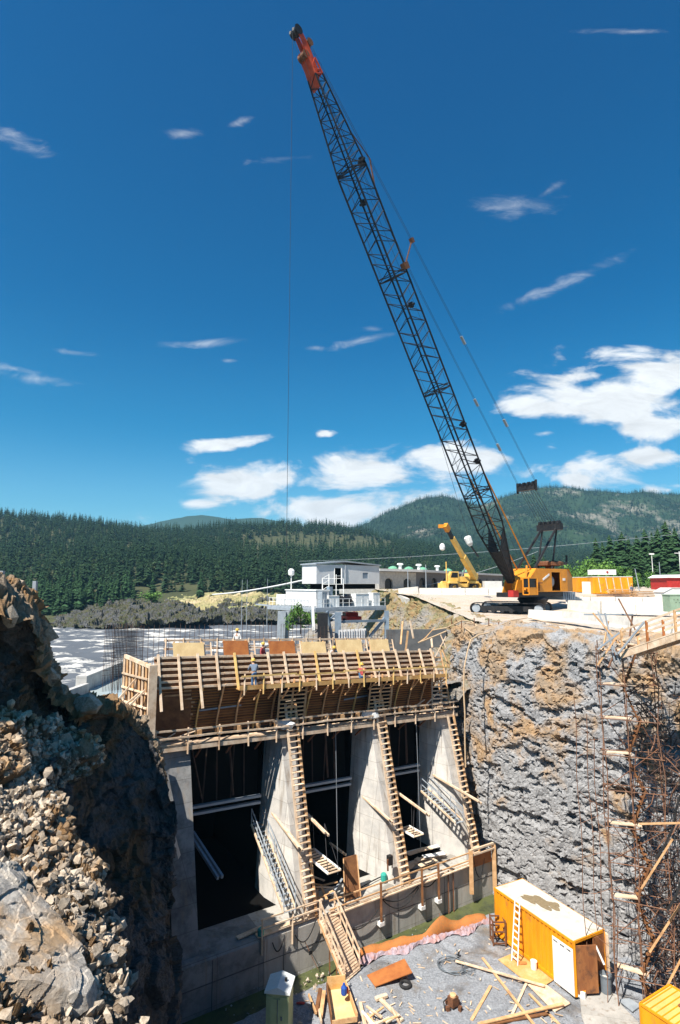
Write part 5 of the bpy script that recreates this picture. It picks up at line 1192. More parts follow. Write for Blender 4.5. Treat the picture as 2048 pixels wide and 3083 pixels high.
# solid plated foot of the boom
mb = WB()
for i in (-1, 1):
    pts = [chord(.0, i, -1), chord(4.6, i, -1), chord(6.4, i, 1), chord(.0, i, 1)]; mb.prism(pts, sd * (.05 * -i))
mb.prism([chord(0, -1, -1), chord(4.2, -1, -1), chord(4.2, 1, -1), chord(0, 1, -1)], up_ * .05)
mb.build('boom_foot', M['black'], crane)
tipo = mt.build('boom_head', M['boom_tip'], crane)
mb = WB()
for i in (-1, 1):
    w = .27 * i; pts = [base + ba * (BL - 4.2) + sd * w - up_ * .26, base + ba * (BL - .1) + sd * w - up_ * .36, base + ba * (BL + .5) + sd * w + up_ * .05, base + ba * (BL - 1.2) + sd * w + up_ * .38, base + ba * (BL - 3.4) + sd * w + up_ * .42]
    mb.prism(pts, sd * .05)
mb.prism([base + ba * (BL - 4.6) - sd * .5 - up_ * .46, base + ba * (BL - 1.5) - sd * .5 - up_ * .55, base + ba * (BL - 1.5) + sd * .5 - up_ * .55, base + ba * (BL - 4.6) + sd * .5 - up_ * .46], up_ * .05)
mb.build('side_plate', M['boom_tip'], tipo)
for (dl, du, r_) in ((.05, -.25, .42), (-.9, .62, .34), (-1.9, -.5, .36)):
    c = base + ba * (BL + dl) + up_ * du; mb = WB(); mb.lathe(c - sd * .42, [(r_, 0), (r_ * .82, .1), (r_ * .82, .28), (r_, .42), (r_ * .82, .56), (r_ * .82, .74), (r_, .84)], 14, (ba, up_, sd)); mb.build('sheave', M['rust'] if dl < 0 else M['black'], tipo)
# wear spots along the boom: guide rollers
for f, j, i in ((.80, 1, 1), (.745, 1, -1), (.56, 0, 1), (.33, 1, 1), (.255, 1, 1)):
    mb = WB(); c = chord(BL * f, i * .8, j * .9); mb.box(c, (.55, .3, .35), (ba, sd, up_)); mb.tube(c - sd * .4, c + sd * .4, .12, 8); mb.build('guide_roller', M['black'], boom)
mb = WB(); mb.tube(chord(BL * .845, 1, 1), chord(BL * .80, 1, 1) + up_ * .9, .05, 4); mb.tube(chord(BL * .80, 1, 1) + up_ * .9, chord(BL * .755, 1, 1), .07, 4); mb.tube(chord(BL * .755, 1, 1), chord(BL * .74, .9, 1), .06, 4)
mb.build('boom_bracket', M['rust'], boom)
# house
hp = base - bd * 1.2; fl = 21.1
def Hh(f, s, z): return V(hp.x, hp.y, 0) - bd * f + bs * s + V(0, 0, z)
house = None
top = fl + 2.6
side_pts = [(0.2, fl), (9.3, fl), (9.3, fl + 1.6), (7.9, top), (1.3, top), (.2, top - 1.0)]
mb = WB(); mb.prism([Hh(f, 1.5, z) for f, z in side_pts[:]], bs * -.06)          # near skin built with a real doorway
mb.v = []; mb.f = []
def panel(f0, f1, z0, z1, s=1.5, th=.06): mb.prism([Hh(f0, s, z0), Hh(f1, s, z0), Hh(f1, s, z1), Hh(f0, s, z1)], bs * -th)
panel(.2, 1.3, fl, top - 1.0); mb.prism([Hh(.2, 1.5, top - 1.0), Hh(1.3, 1.5, top - 1.0), Hh(1.3, 1.5, top)], bs * -.06)
panel(1.3, 4.2, fl, top); panel(4.2, 5.9, top - .4, top); panel(4.2, 5.9, fl, fl + .12); panel(5.9, 7.35, fl, top)
mb.prism([Hh(7.35, 1.5, fl), Hh(9.3, .95, fl), Hh(9.3, .95, fl + 1.7), Hh(8.1, 1.25, top), Hh(7.35, 1.5, top)], bs * -.06)
mb.prism([Hh(f, -1.5, z) for f, z in side_pts], bs * .06)
for (f0, z0), (f1, z1) in zip(side_pts, side_pts[1:] + side_pts[:1]):
    w0 = .95 if f0 > 9 else 1.43; w1 = .95 if f1 > 9 else 1.43
    mb.add([Hh(f0, w0, z0), Hh(f1, w1, z1), Hh(f1, -1.44, z1), Hh(f0, -1.44, z0)], [(0, 1, 2, 3)])
house = mb.build('house', M['yellow'], crane)
mb = WB(); mb.prism([Hh(3.8, .2, fl + .05), Hh(6.4, .2, fl + .05), Hh(6.4, .2, top - .1), Hh(3.8, .2, top - .1)], bs * -.1); mb.build('inner_bulkhead', M['interior_shade'], house)
mb = WB(); mb.lathe(Hh(5.0, .55, fl + 1.15), [(.62, -.35), (.62, .35), (.35, .5)], 16, (bd, V(0, 0, 1), bs)); mb.build('engine_drum', M['grey_steel'], house)
mb = WB(); mb.beam(Hh(2.4, 1.53, fl + 1.35), Hh(3.7, 1.53, fl + 1.95), .03, .22); mb.build('side_mark', M['white'], house)
mb = WB(); mb.box(Hh(6.6, 1.53, fl + 1.4), (.5, .03, .28), (bd, bs, V(0, 0, 1))); mb.build('side_mark', M['white'], house)
# cab
CA, CB, CZ = -1.35, .15, fl - .25
mb = WB()
for f in (CA, CB):
    for s in (1.55, 2.3): mb.beam(Hh(f, s, CZ), Hh(f, s, CZ + 1.75), .1)
for z in (CZ, CZ + .7, CZ + 1.75):
    for s in (1.55, 2.3): mb.beam(Hh(CA, s, z), Hh(CB, s, z), .1)
    for f in (CA, CB): mb.beam(Hh(f, 1.55, z), Hh(f, 2.3, z), .1)
mb.prism([Hh(CA, 1.55, CZ + 1.75), Hh(CB, 1.55, CZ + 1.75), Hh(CB, 2.3, CZ + 1.75), Hh(CA, 2.3, CZ + 1.75)], (0, 0, .07)); mb.prism([Hh(CA, 2.3, CZ), Hh(CB, 2.3, CZ), Hh(CB, 2.3, CZ + .7), Hh(CA, 2.3, CZ + .7)], bs * .04)
cabp = mb.build('cab', M['yellow'], crane)
mb = WB(); mb.prism([Hh(CA + .06, 2.22, CZ + .75), Hh(CB - .06, 2.22, CZ + .75), Hh(CB - .06, 2.22, CZ + 1.7), Hh(CA + .06, 2.22, CZ + 1.7)], bs * -.6); mb.build('window', M['dark_glass'], cabp)
mb = WB()
for k in range(6): mb.tube(Hh(.3 + k * .25, 1.6, fl + .1), Hh(.35 + k * .22, 1.75, fl + .9 + .1 * (k % 3)), .05, 5)
mb.beam(Hh(.3, 1.7, fl + .95), Hh(1.9, 1.7, fl + 1.0), .3, .1); mb.build('service_step', M['rust'], crane)
# deck, swing ring, car body
mb = WB(); mb.prism([Hh(-2.2, 1.3, fl - .55), Hh(8.4, 1.3, fl - .55), Hh(8.4, -1.3, fl - .55), Hh(-2.2, -1.3, fl - .55)], (0, 0, .5)); mb.build('deck', M['black'], crane)
mb = WB(); mb.lathe(Hh(2.6, 0, fl - .85), [(1.2, -1.0), (1.5, -.25), (1.7, 0), (1.5, .3)], 24); mb.build('swing_ring', M['black'], crane)
mb = WB()
for k in range(6): mb.prism([Hh(6.6 + k * .45, 1.35, fl - .95), Hh(6.85 + k * .45, 1.35, fl - .95), Hh(6.85 + k * .45, -1.2, fl - .95), Hh(6.6 + k * .45, -1.2, fl - .95)], (0, 0, .9))
mb.build('counterweight', M['blue_steel'], crane)
mb = WB(); mb.box(Hh(-2.3, 1.0, fl - .15), (.9, .7, .7), (bd, bs, V(0, 0, 1))); mb.build('hose_reel', M['red'], crane)
# hinge lugs and front bracing (yellow)
mb = WB()
for s in (-.8, .8): mb.prism([Hh(-.2, s, fl - .1), Hh(-1.9, s, fl - .1), Hh(-1.3, s, fl + 1.3), Hh(-.4, s, fl + 1.3)], bs * .12)
mb.tube(Hh(-.2, 1.0, fl + .2), Hh(.3, 1.0, top + .3), .12, 6); mb.tube(Hh(-.2, -1.0, fl + .2), Hh(.3, -1.0, top + .3), .12, 6)
mb.build('hinge_lug', M['yellow'], crane)
mb = WB()
for i, s in ((-1, -.9), (1, .9)): mb.tube(chord(13, i, 1), Hh(1.2, s, top - .1), .085, 5)
mb.build('boom_stop', M['yellow'], crane)
# roof exhaust
mb = WB(); mb.lathe(Hh(6.2, 0, top - .02), [(.5, 0), (.5, .35), (1.5, .45), (1.55, .8), (1.2, .95)], 18); mb.build('radiator_hood', M['rust'], crane)
mb = WB(); mb.tube(Hh(7.2, .6, top + .6), Hh(8.8, .6, top + .75), .16, 8); mb.tube(Hh(8.8, .6, top + .7), Hh(8.9, .6, top + 1.7), .13, 8); mb.build('exhaust_pipe', M['black'], crane)
# gantry
gt = V(0, 0, 0); gtop = atY(1655, 1588, 67.0)
mb = WB(); G1 = gtop + bs * .95; G2 = gtop - bs * .95
for gg, s in ((G1, 1.15), (G2, -1.15)):
    mb.tube(Hh(1.4, s, top - .1), gg, .15, 6); mb.tube(gg, Hh(5.2, s * .8, top - .1), .11, 6)
mb.build('gantry_leg', M['black'], crane)
mb = WB(); mb.box(gtop, (.7, 3.1, .75), (bd, bs, V(0, 0, 1)));
for k in range(5): mb.lathe(gtop + bs * (-1.3 + .6 * k) + V(0, 0, .35), [(.42, 0), (.3, .08), (.3, .16), (.42, .24)], 12, (bd, V(0, 0, 1), bs))
mb.build('gantry_head', M['black'], crane)
eq = atY(1586, 1470, 62.0)
mb = WB(); mb.box(eq, (.55, 2.3, .5), (bd, bs, V(0, 0, 1)))
for k in range(4): mb.lathe(eq + bs * (-1.0 + .6 * k) + V(0, 0, .3), [(.40, 0), (.28, .07), (.28, .14), (.40, .2)], 12, (bd, V(0, 0, 1), bs))
mb.beam(eq - bs * 1.2 + V(0, 0, .7), eq - bs * 1.2 - V(0, 0, .5), .2); mb.beam(eq + bs * 1.2 + V(0, 0, .8), eq + bs * 1.2 - V(0, 0, .4), .2)
mb.build('equalizer_bar', M['black'], crane)
mb = WB()
for k in range(7): s = -1.1 + k * .36; mb.tube(eq + bs * s * .85, gtop + bs * s, .022, 4, cap=False)
mb.build('luffing_ropes', M['rope'], crane)
# pendants
tp = base + ba * (BL - .6) + up_ * .3
ff = min(np.linspace(.4, .8, 200), key=lambda f: abs(pix(chord(BL * f, 1, 1))[1] - 775)); strut0 = chord(BL * ff, 1, 1); strut1 = atY(1240, 724, strut0.y + .1)
mb = WB(); mb.tube(strut0 - ba * .8, strut1, .07, 5); mb.box(strut0 - ba * .8, (.6, .5, .7), (ba, sd, up_)); mb.box(strut1, (.45, .35, .35), (ba, sd, up_)); mb.build('pendant_strut', M['rust'], crane)
pa = [eq + bs * 1.15 + V(0, 0, .6)]; pb = [eq - bs * 1.15 + V(0, 0, .6)]
for nm, s0, e_, via in (('near', eq + bs * 1.15 + V(0, 0, .6), tp + sd * .4, strut1 + V(0, 0, 0)), ('far', eq - bs * 1.15 + V(0, 0, .6), tp - sd * .4, None)):
    mid_ = [via] if via is not None else [s0.lerp(e_, .5) - V(0, 0, .6)]
    pts = [s0] + mid_ + [e_]
    mb = WB()
    for d in (-.07, .07): mb.pipe([p + sd * d for p in pts], .018, 4)
    pp = mb.build('pendant', M['rope'], crane)
    seg = pts[1] - pts[0]
    for f in (.27, .62) if via is not None else (.22, .47):
        c = pts[0] + seg * f; mb = WB(); mb.beam(c - seg.normalized() * .45, c + seg.normalized() * .45, .26, .14); mb.build('link', M['grey_steel'], pp)
# hoist line and boom-front lines
hk = base + ba * (BL + .05) - up_ * .65
mb = WB(); mb.tube(hk, V(hk.x, hk.y, 21.8), .016, 4, cap=False); mb.build('hoist_line', M['rope'], crane)
mb = WB(); mb.pipe([hk + sd * .2, base + ba * BL * .5 - up_ * 2.3, base + ba * 9 - up_ * 1.15], .014, 4); mb.pipe([hk - sd * .2, base + ba * BL * .5 - up_ * 1.9, base + ba * 8 - up_ * 1.1], .014, 4); mb.build('whip_line', M['rope'], crane)
mb = WB(); mb.pipe([tp, base + ba * BL * .6 + up_ * 1.6, Hh(1.0, 0, top)], .016, 4); mb.build('boom_rope', M['rope'], crane)
# crawler tracks
ta = V(math.cos(R(-28)), math.sin(R(-28)), 0); tb = V(-ta.y, ta.x, 0); tc0 = V(19.6, 65.3, 18.72)
def track(c):
    L2, r_ = 3.95, .58; t = WB(); pts = []
    for i in range(13): a = math.pi / 2 + math.pi * i / 12; pts.append((-L2 + r_ + r_ * math.cos(a), r_ + r_ * math.sin(a)))
    for i in range(1, 16): pts.append((-L2 + r_ + (2 * L2 - 2 * r_) * i / 16, 0))
    for i in range(13): a = -math.pi / 2 + math.pi * i / 12; pts.append((L2 - r_ + r_ * math.cos(a), r_ + r_ * math.sin(a)))
    for i in range(1, 16): pts.append((L2 - r_ - (2 * L2 - 2 * r_) * i / 16, 2 * r_))
    n = len(pts)
    for i in range(n):
        (a, z), (b, z2) = pts[i], pts[(i + 1) % n]; p0 = c + ta * a + V(0, 0, z); p1 = c + ta * b + V(0, 0, z2); t.beam(p0.lerp(p1, .04), p0.lerp(p1, .96), 1.05, .09, up=tb.cross(p1 - p0))
    o = t.build('track_shoes', M['black'], crane)
    w = WB(); w.prism([c + ta * a + V(0, 0, z) - tb * .32 for a, z in ((-L2 + .7, .3), (L2 - .7, .3), (L2 - 1, .85), (-L2 + 1, .85))], tb * .64); w.build('side_frame', M['black'], o)
    for k in range(8): w = WB(); w.lathe(c + ta * (-L2 + .62 + k * .96) + V(0, 0, .36 if 0 < k < 7 else .58) - tb * .36, [(.26 if 0 < k < 7 else .46, 0), (.26 if 0 < k < 7 else .46, .72)], 12, (ta, V(0, 0, 1), tb)); w.build('roller', M['grey_steel' if k in (0, 7) else 'black'], o)
track(tc0 - tb * 2.6); track(tc0 + tb * 2.6)
mb = WB(); mb.box(tc0 + V(0, 0, .75), (1.9, 5.0, .55), (ta, tb, V(0, 0, 1))); mb.build('car_body', M['black'], crane)

# ================================================================== SMALL YELLOW CRANE
rt_ = thing('mobile_crane', 'yellow four-wheeled mobile crane with a telescopic boom beside the lattice boom', 'crane', (18.5, 88, 20.75))
q = rt_.location; ax = V(.94, .34, 0); ay = V(-.34, .94, 0)
def Rp(a, b, z): return V(q.x, q.y, q.z) + ax * a + ay * b + V(0, 0, z)
mb = WB(); mb.box(Rp(0, 0, 1.0), (6.0, 2.0, .55), (ax, ay, V(0, 0, 1))); mb.box(Rp(-2.9, 0, .9), (.5, 2.4, .9), (ax, ay, V(0, 0, 1))); mb.box(Rp(2.9, 0, .9), (.4, 2.4, .8), (ax, ay, V(0, 0, 1))); mb.build('chassis', M['yellow_light'], rt_)
for a in (-1.75, 1.75):
    for b in (-1.1, 1.1):
        mb = WB(); mb.lathe(Rp(a, b - .28, .74), [(.5, -.02), (.74, .06), (.76, .28), (.74, .5), (.5, .58)], 18, (ax, V(0, 0, 1), ay)); w = mb.build('wheel', M['rubber'], rt_)
        mb = WB(); mb.lathe(Rp(a, b - .3, .74), [(.34, 0), (.34, .62)], 12, (ax, V(0, 0, 1), ay)); mb.build('hub', M['yellow_light'], w)
        mb = WB(); mb.prism([Rp(a - .95, b - .3, 1.3), Rp(a + .95, b - .3, 1.3), Rp(a + .7, b - .3, 1.65), Rp(a - .7, b - .3, 1.65)], ay * .6); mb.build('mudguard', M['yellow_light'], rt_)
mb = WB(); mb.box(Rp(.6, .2, 1.95), (3.6, 1.9, .8), (ax, ay, V(0, 0, 1))); mb.box(Rp(2.1, 0, 2.4), (1.2, 2.0, .9), (ax, ay, V(0, 0, 1))); mb.build('turntable', M['yellow_light'], rt_)
mb = WB(); mb.prism([Rp(-2.3, -.9, 1.6), Rp(-.7, -.9, 1.6), Rp(-.7, -.9, 3.1), Rp(-1.9, -.9, 3.1), Rp(-2.3, -.9, 2.5)], ay * .9); cb_ = mb.build('cab', M['yellow_light'], rt_)
mb = WB(); mb.prism([Rp(-2.1, -.93, 2.2), Rp(-.85, -.93, 2.2), Rp(-.85, -.93, 2.95), Rp(-1.8, -.93, 2.95)], ay * .96); mb.build('window', M['dark_glass'], cb_)
mb = WB(); mb.tube(Rp(-2.6, -.5, 1.6), Rp(-2.6, -.5, 4.6), .08, 5); mb.build('mirror_post', M['yellow_light'], rt_)
b0 = atY(1432, 1742, 88); b1 = atY(1362, 1620, 83); b2 = atY(1348, 1594, 82)
mb = WB(); mb.beam(b0, b0.lerp(b1, .55), .75, .85); mb.beam(b0.lerp(b1, .5), b1, .58, .66); bm_ = mb.build('telescopic_boom', M['yellow_light'], rt_)
mb = WB(); mb.beam(b1, b2, .42, .5); mb.build('inner_section', M['black'], bm_)
mb = WB(); d = (b2 - b1).normalized(); mb.beam(b2 - d * .2, b2 + d * .9, .6, .8); mb.box(b2 + d * .5 + V(-.6, 0, .1), (1.1, .5, .5)); mb.build('boom_head', M['yellow'], bm_)
mb = WB(); mb.tube(Rp(.2, 0, 1.9), b0.lerp(b1, .38), .14, 6); mb.build('lift_ram', M['grey_steel'], rt_)
c = atY(1332, 1645, 82.3)
mb = WB(); mb.lathe(c - V(0, 0, .6), [(.12, 0), (.36, .15), (.42, .5), (.34, .85), (.12, 1.05)], 10); hb = mb.build('hook_block', M['white'], rt_); mb = WB(); mb.tube(c + V(0, 0, .5), b2 + d * .5 + V(-.9, 0, 0), .02, 4); mb.build('hoist_line', M['rope'], rt_)
c = atY(1412, 1629, 74); mb = WB(); dd = V(.35, 0, -.9).normalized(); mb.lathe(c - dd * .7, [(.25, 0), (.5, .2), (.42, 1.0), (.2, 1.4)], 10, (dd.cross(V(0, 1, 0)), V(0, 1, 0), dd)); t = thing('load_block', 'white headache block hanging beside the foot of the lattice boom', 'hook block', tuple(c)); mb.build('block', M['white'], t)
mb = WB(); mb.tube(c + dd * .7, c + dd * 2.2 + V(.4, 0, 0), .12, 6); mb.build('hook', M['black'], t); mb = WB(); mb.tube(c - V(0, 0, -.4), chord(19, -1, -1), .02, 4); mb.build('line', M['rope'], t)

# ================================================================== GANTRY HOUSE
gh = thing('gate_house', 'grey metal gate house with a dark doorway raised on a steel gantry', 'building', tuple(atY(1010, 1757, 80)))
A = atY(953, 1755, 78); e1 = V(.80, .60, 0); e2 = V(-.60, .80, 0); zb = 22.0
def Gp(a, b, z): return V(A.x, A.y, 0) + e1 * a + e2 * b + V(0, 0, z)
Lg, Wg, hh = 11.4, 3.6, 2.65
mb = WB(); z1 = zb + hh
# front wall with doorway and window openings as real panels
def fw(a0, a1, z0, z1_, m_): m_.prism([Gp(a0, 0, z0), Gp(a1, 0, z0), Gp(a1, 0, z1_), Gp(a0, 0, z1_)], e2 * .12)
d0, d1 = 3.0, 4.3; w0, w1 = 8.2, 9.2
fw(0, d0, zb, z1, mb); fw(d0, d1, zb + 2.2, z1, mb); fw(d1, w0, zb, z1, mb); fw(w0, w1, zb, zb + .75, mb); fw(w0, w1, zb + 1.6, z1, mb); fw(w1, Lg, zb, z1, mb)
mb.prism([Gp(0, .12, zb), Gp(0, Wg, zb), Gp(0, Wg, z1), Gp(0, .12, z1)], e1 * .12); mb.prism([Gp(Lg - .12, .12, zb), Gp(Lg - .12, Wg, zb), Gp(Lg - .12, Wg, z1), Gp(Lg - .12, .12, z1)], e1 * .12); mb.prism([Gp(.12, Wg - .12, zb), Gp(Lg - .12, Wg - .12, zb), Gp(Lg - .12, Wg - .12, z1), Gp(.12, Wg - .12, z1)], e2 * .12)
mb.build('wall', M['cladding'], gh)
mb = WB(); mb.prism([Gp(.2, .9, zb), Gp(Lg - .2, .9, zb), Gp(Lg - .2, .9, z1), Gp(.2, .9, z1)], e2 * .05); mb.build('interior_wall', M['interior_shade'], gh)
mb = WB(); mb.prism([Gp(w0, .05, zb + .75), Gp(w1, .05, zb + .75), Gp(w1, .05, zb + 1.6), Gp(w0, .05, zb + 1.6)], e2 * .04); w = mb.build('window', M['blue_steel'], gh)
mb = WB(); mb.beam(Gp(d0 + .05, -.02, zb), Gp(d0 + .05, -.02, zb + 2.2), .1); mb.beam(Gp(d1, -.02, zb), Gp(d1, -.02, zb + 2.2), .16); mb.beam(Gp(d0, -.02, zb + 1.1), Gp(d1, -.02, zb + 1.1), .06); mb.build('door_frame', M['white'], gh)
mb = WB(); pk = 4.9
mb.prism([Gp(-.2, -.2, z1 - .02), Gp(pk, -.2, z1 + .42), Gp(Lg + .2, -.2, z1 - .02), Gp(Lg + .2, -.2, z1 + .16), Gp(pk, -.2, z1 + .62), Gp(-.2, -.2, z1 + .16)], e2 * (Wg + .4)); mb.build('roof', M['grey_steel'], gh)
mb = WB(); mb.beam(Gp(pk, -.08, zb), Gp(pk, -.08, z1), .14); mb.build('downpipe', M['grey_steel'], gh)
mb = WB(); mb.prism([Gp(1.2, .4, zb - .75), Gp(Lg - .5, .4, zb - .75), Gp(Lg - .5, Wg - .3, zb - .75), Gp(1.2, Wg - .3, zb - .75)], (0, 0, .72)); mb.build('underframe', M['interior_shade'], gh)
gn2 = thing('gantry', 'blue-grey steel gantry platform with railings on tall legs behind the formwork', 'gantry', tuple(atY(990, 1757, 70)))
B0 = atY(950, 1830, 66); zd = B0.z
def Dp(a, b, z=0): return V(B0.x, B0.y, zd) + e1 * a + e2 * b + V(0, 0, z)
mb = WB(); mb.prism([Dp(-.2, -.3, -.18), Dp(10.6, -.3, -.18), Dp(10.6, 9.5, -.18), Dp(-.2, 9.5, -.18)], (0, 0, .2)); mb.prism([Dp(-.2, -.35, -.5), Dp(10.6, -.35, -.5), Dp(10.6, -.2, -.5), Dp(-.2, -.2, -.5)], (0, 0, .34)); mb.prism([Dp(-.35, -.3, -.5), Dp(-.2, -.3, -.5), Dp(-.2, 10.5, -.5), Dp(-.35, 10.5, -.5)], (0, 0, .36)); mb.build('platform', M['grey_steel'], gn2)
mb = WB()
for z in (.5, .98):
    mb.beam(Dp(0, -.25, z), Dp(10.5, -.25, z), .05); mb.beam(Dp(-.25, 0, z), Dp(-.25, 10.3, z), .05)
for i in range(12): mb.beam(Dp(i * .95, -.25, 0), Dp(i * .95, -.25, 1.0), .05); mb.beam(Dp(-.25, i * .93, 0), Dp(-.25, i * .93, 1), .05)
mb.build('railing', M['white'], gn2)
lb = 14.5
for px, Zl, w, mt in ((850, 68, .95, 'grey_steel'), (972, 64, 1.15, 'black'), (1018, 66, .75, 'blue_steel'), (1164, 70, .55, 'blue_steel')):
    c = atY(px, 1835, Zl); mb = WB(); mb.beam(V(c.x, c.y, zd - .5), V(c.x - (.25 if px == 850 else 0), c.y, 11.5), w, w * .7); 
    if px == 850: mb.beam(V(c.x + .62, c.y + .5, zd - .5), V(c.x + .45, c.y + .5, 11.5), .45, .8)
    mb.build('leg', M[mt], gn2)
mb = WB(); a_, b_ = atY(1018, 1872, 66), atY(1164, 1868, 70); mb.beam(a_, b_, .28); mb.beam(atY(1113, 1918, 69), atY(1160, 1860, 70), .3); mb.beam(atY(940, 1836, 64.4), atY(946, 1900, 64.4), .35); mb.beam(atY(946, 1895, 64.4), atY(1010, 1905, 66), .12); mb.beam(atY(950, 1905, 64.4), atY(1010, 1850, 66), .14); mb.beam(atY(985, 1840, 65), atY(1005, 1950, 66), .25); mb.build('bracing', M['blue_steel'], gn2)
mb = WB(); mb.beam(atY(942, 1825, 64.2), atY(945, 1898, 64.2), .3); mb.build('leg_cover', M['white'], gn2)
# machinery boxes on the platform
lh = thing('winch_house', 'low pale metal winch house with a small dark window on the gantry', 'building', tuple(Dp(-4.2, 3.5)))
C0 = atY(952, 1826, 68); lz = C0.z
def Wp(a, b, z): return V(C0.x, C0.y, lz) + e1 * a + e2 * b + V(0, 0, z)
mb = WB(); mb.prism([Wp(0, 0, 0), Wp(1.9, 0, 0), Wp(1.9, 6.9, 0), Wp(0, 6.9, 0)], (0, 0, 1.85)); mb.build('wall', M['cladding'], lh)
mb = WB(); mb.prism([Wp(-.1, -.1, 1.85), Wp(2.0, -.1, 1.85), Wp(2.0, 7.0, 1.85), Wp(-.1, 7.0, 1.85)], (0, 0, .12)); mb.build('roof', M['white'], lh)
mb = WB(); mb.prism([Wp(.2, -.03, .75), Wp(.8, -.03, .75), Wp(.8, -.03, 1.6), Wp(.2, -.03, 1.6)], e2 * .06); mb.build('window', M['dark_glass'], lh)
mb = WB(); mb.prism([Wp(-.2, 6.9, .0), Wp(-.2, 8.9, 0), Wp(.9, 8.9, 0), Wp(.9, 6.9, 0)], (0, 0, 1.3)); mb.build('lean_to', M['white'], lh)
mb = WB(); mb.beam(Wp(-.8, 6, -.25), Wp(-.8, 13, -.1), .5, .15); mb.beam(Wp(-.9, 1, -.1), Wp(-.9, 7, -.1), .6, .12)
for i in range(11): mb.beam(Wp(-1.15, i * .75, -.1), Wp(-1.15, i * .75, .75), .05)
mb.beam(Wp(-1.15, 0, .75), Wp(-1.15, 8, .75), .05); mb.build('side_walkway', M['grey_steel'], lh)
bx = [(2.6, 1.0, 1.6, 1.3, 'white', 'white cabinet on the gantry beside the winch house'), (6.6, .8, 2.1, 1.5, 'white', 'long white cabinet at the right of the gantry platform'), (9.3, .7, 1.1, 1.6, 'white', 'white cabinet at the right-hand end of the gantry'), (1.3, .5, .7, 1.8, 'grey_steel', 'tall grey cabinet at the left corner of the platform')]
for a, b, w, h, mt, lab in bx:
    t = thing('equipment_cabinet', lab, 'cabinet', tuple(Dp(a + w / 2, b, .02)), 0, 'cabinets on the gantry'); mb = WB(); mb.prism([Dp(a, b, .02), Dp(a + w, b, .02), Dp(a + w, b + 1, .02), Dp(a, b + 1, .02)], (0, 0, h)); mb.build('body', M[mt], t)
    mb = WB(); mb.beam(Dp(a + w / 2, b - .02, .1), Dp(a + w / 2, b - .02, h - .1), .03); mb.beam(Dp(a, b - .02, h - .05), Dp(a + w, b - .02, h - .05), .04); mb.build('door_seam', M['grey_steel'], t)
t = thing('winch', 'dark winch machinery in the middle of the gantry platform', 'winch', tuple(Dp(5, 1.5))); mb = WB(); mb.lathe(Dp(4.4, 1.6, .8), [(.7, 0), (.55, .1), (.55, 1.6), (.7, 1.7)], 14, (e2, V(0, 0, 1), e1)); mb.build('drum', M['black'], t)
mb = WB(); mb.box(Dp(5.2, 2.2, .6), (3.6, 1.2, 1.2), (e1, e2, V(0, 0, 1))); mb.box(Dp(3.6, 2.2, 1.2), (.5, .6, 2.4), (e1, e2, V(0, 0, 1))); mb.build('frame', M['blue_steel'], t)
# stairs / mast up to the gate house
mb = WB(); c = atY(1000, 1790, 70)
for dx in (-1.2, -.4, .5, 1.4):
    for dy in (0, 1): mb.beam(V(c.x + dx, c.y + dy, zd), V(c.x + dx, c.y + dy, zd + 4.2 - .6 * abs(dx)), .08)
for z in np.linspace(.6, 3.4, 5): mb.beam(V(c.x - 1.2, c.y, zd + z), V(c.x + 1.4, c.y, zd + z), .05); mb.beam(V(c.x - 1.2, c.y, zd + z), V(c.x - .4, c.y, zd + z + .5), .05)
single(mb, 'access_tower', M['white'], 'thin pale access tower with railings in front of the gate house doorway', 'access tower')
mb = WB(); c = atY(877, 1757, 74); mb.tube(V(c.x, c.y, zd - .5), V(c.x, c.y, 23.0), .07, 5); mb.lathe(V(c.x, c.y, 23), [(.1, 0), (.38, .15), (.42, .7), (.2, .95)], 10); single(mb, 'lamp_mast', M['white'], 'white lamp on a thin mast left of the gate house', 'lamp')
t = thing('pickup_truck', 'small red truck parked below the gantry platform', 'truck', tuple(atY(1055, 1880, 78))); c = atY(1055, 1872, 78); c.z -= .1
mb = WB(); mb.box(c + V(0, 0, .6), (2.0, 3.6, .6), rz=.3); mb.box(c + V(0, .2, 1.1), (1.7, 1.7, .6), rz=.3); mb.build('body', M['red'], t)
for dx in (-.9, .9):
    for dy in (-1.1, 1.1): mb = WB(); mb.tube(c + V(dx - .12, dy, .3), c + V(dx + .12, dy, .3), .34, 10); mb.build('wheel', M['rubber'], t)
mb = WB(); mb.box(c + V(0, .2, 1.12), (1.76, 1.3, .4), rz=.3); mb.build('window', M['dark_glass'], t)
mb = WB()
a_, b_ = atY(1022, 1880, 64), atY(1100, 1878, 66)
for i in range(22): p = a_.lerp(b_, i / 21); mb.box((p.x, p.y + .1 * (i % 2), 14.6), ((b_ - a_).length / 22 * .98, .08, 4.6))
single(mb, 'sheet_pile_wall', M['cladding'], 'corrugated pale sheet wall standing behind the plywood panels', 'wall')
mb = WB(); a_, b_ = atY(1165, 1888, 62), atY(1345, 1884, 60); mb.beam(V(a_.x, a_.y, 15.4), V(b_.x, b_.y, 15.6), .4, 3.4); single(mb, 'timber_lagging', M['concrete_dark'], 'dark plank retaining wall below the embankment right of the gantry leg', 'wall')

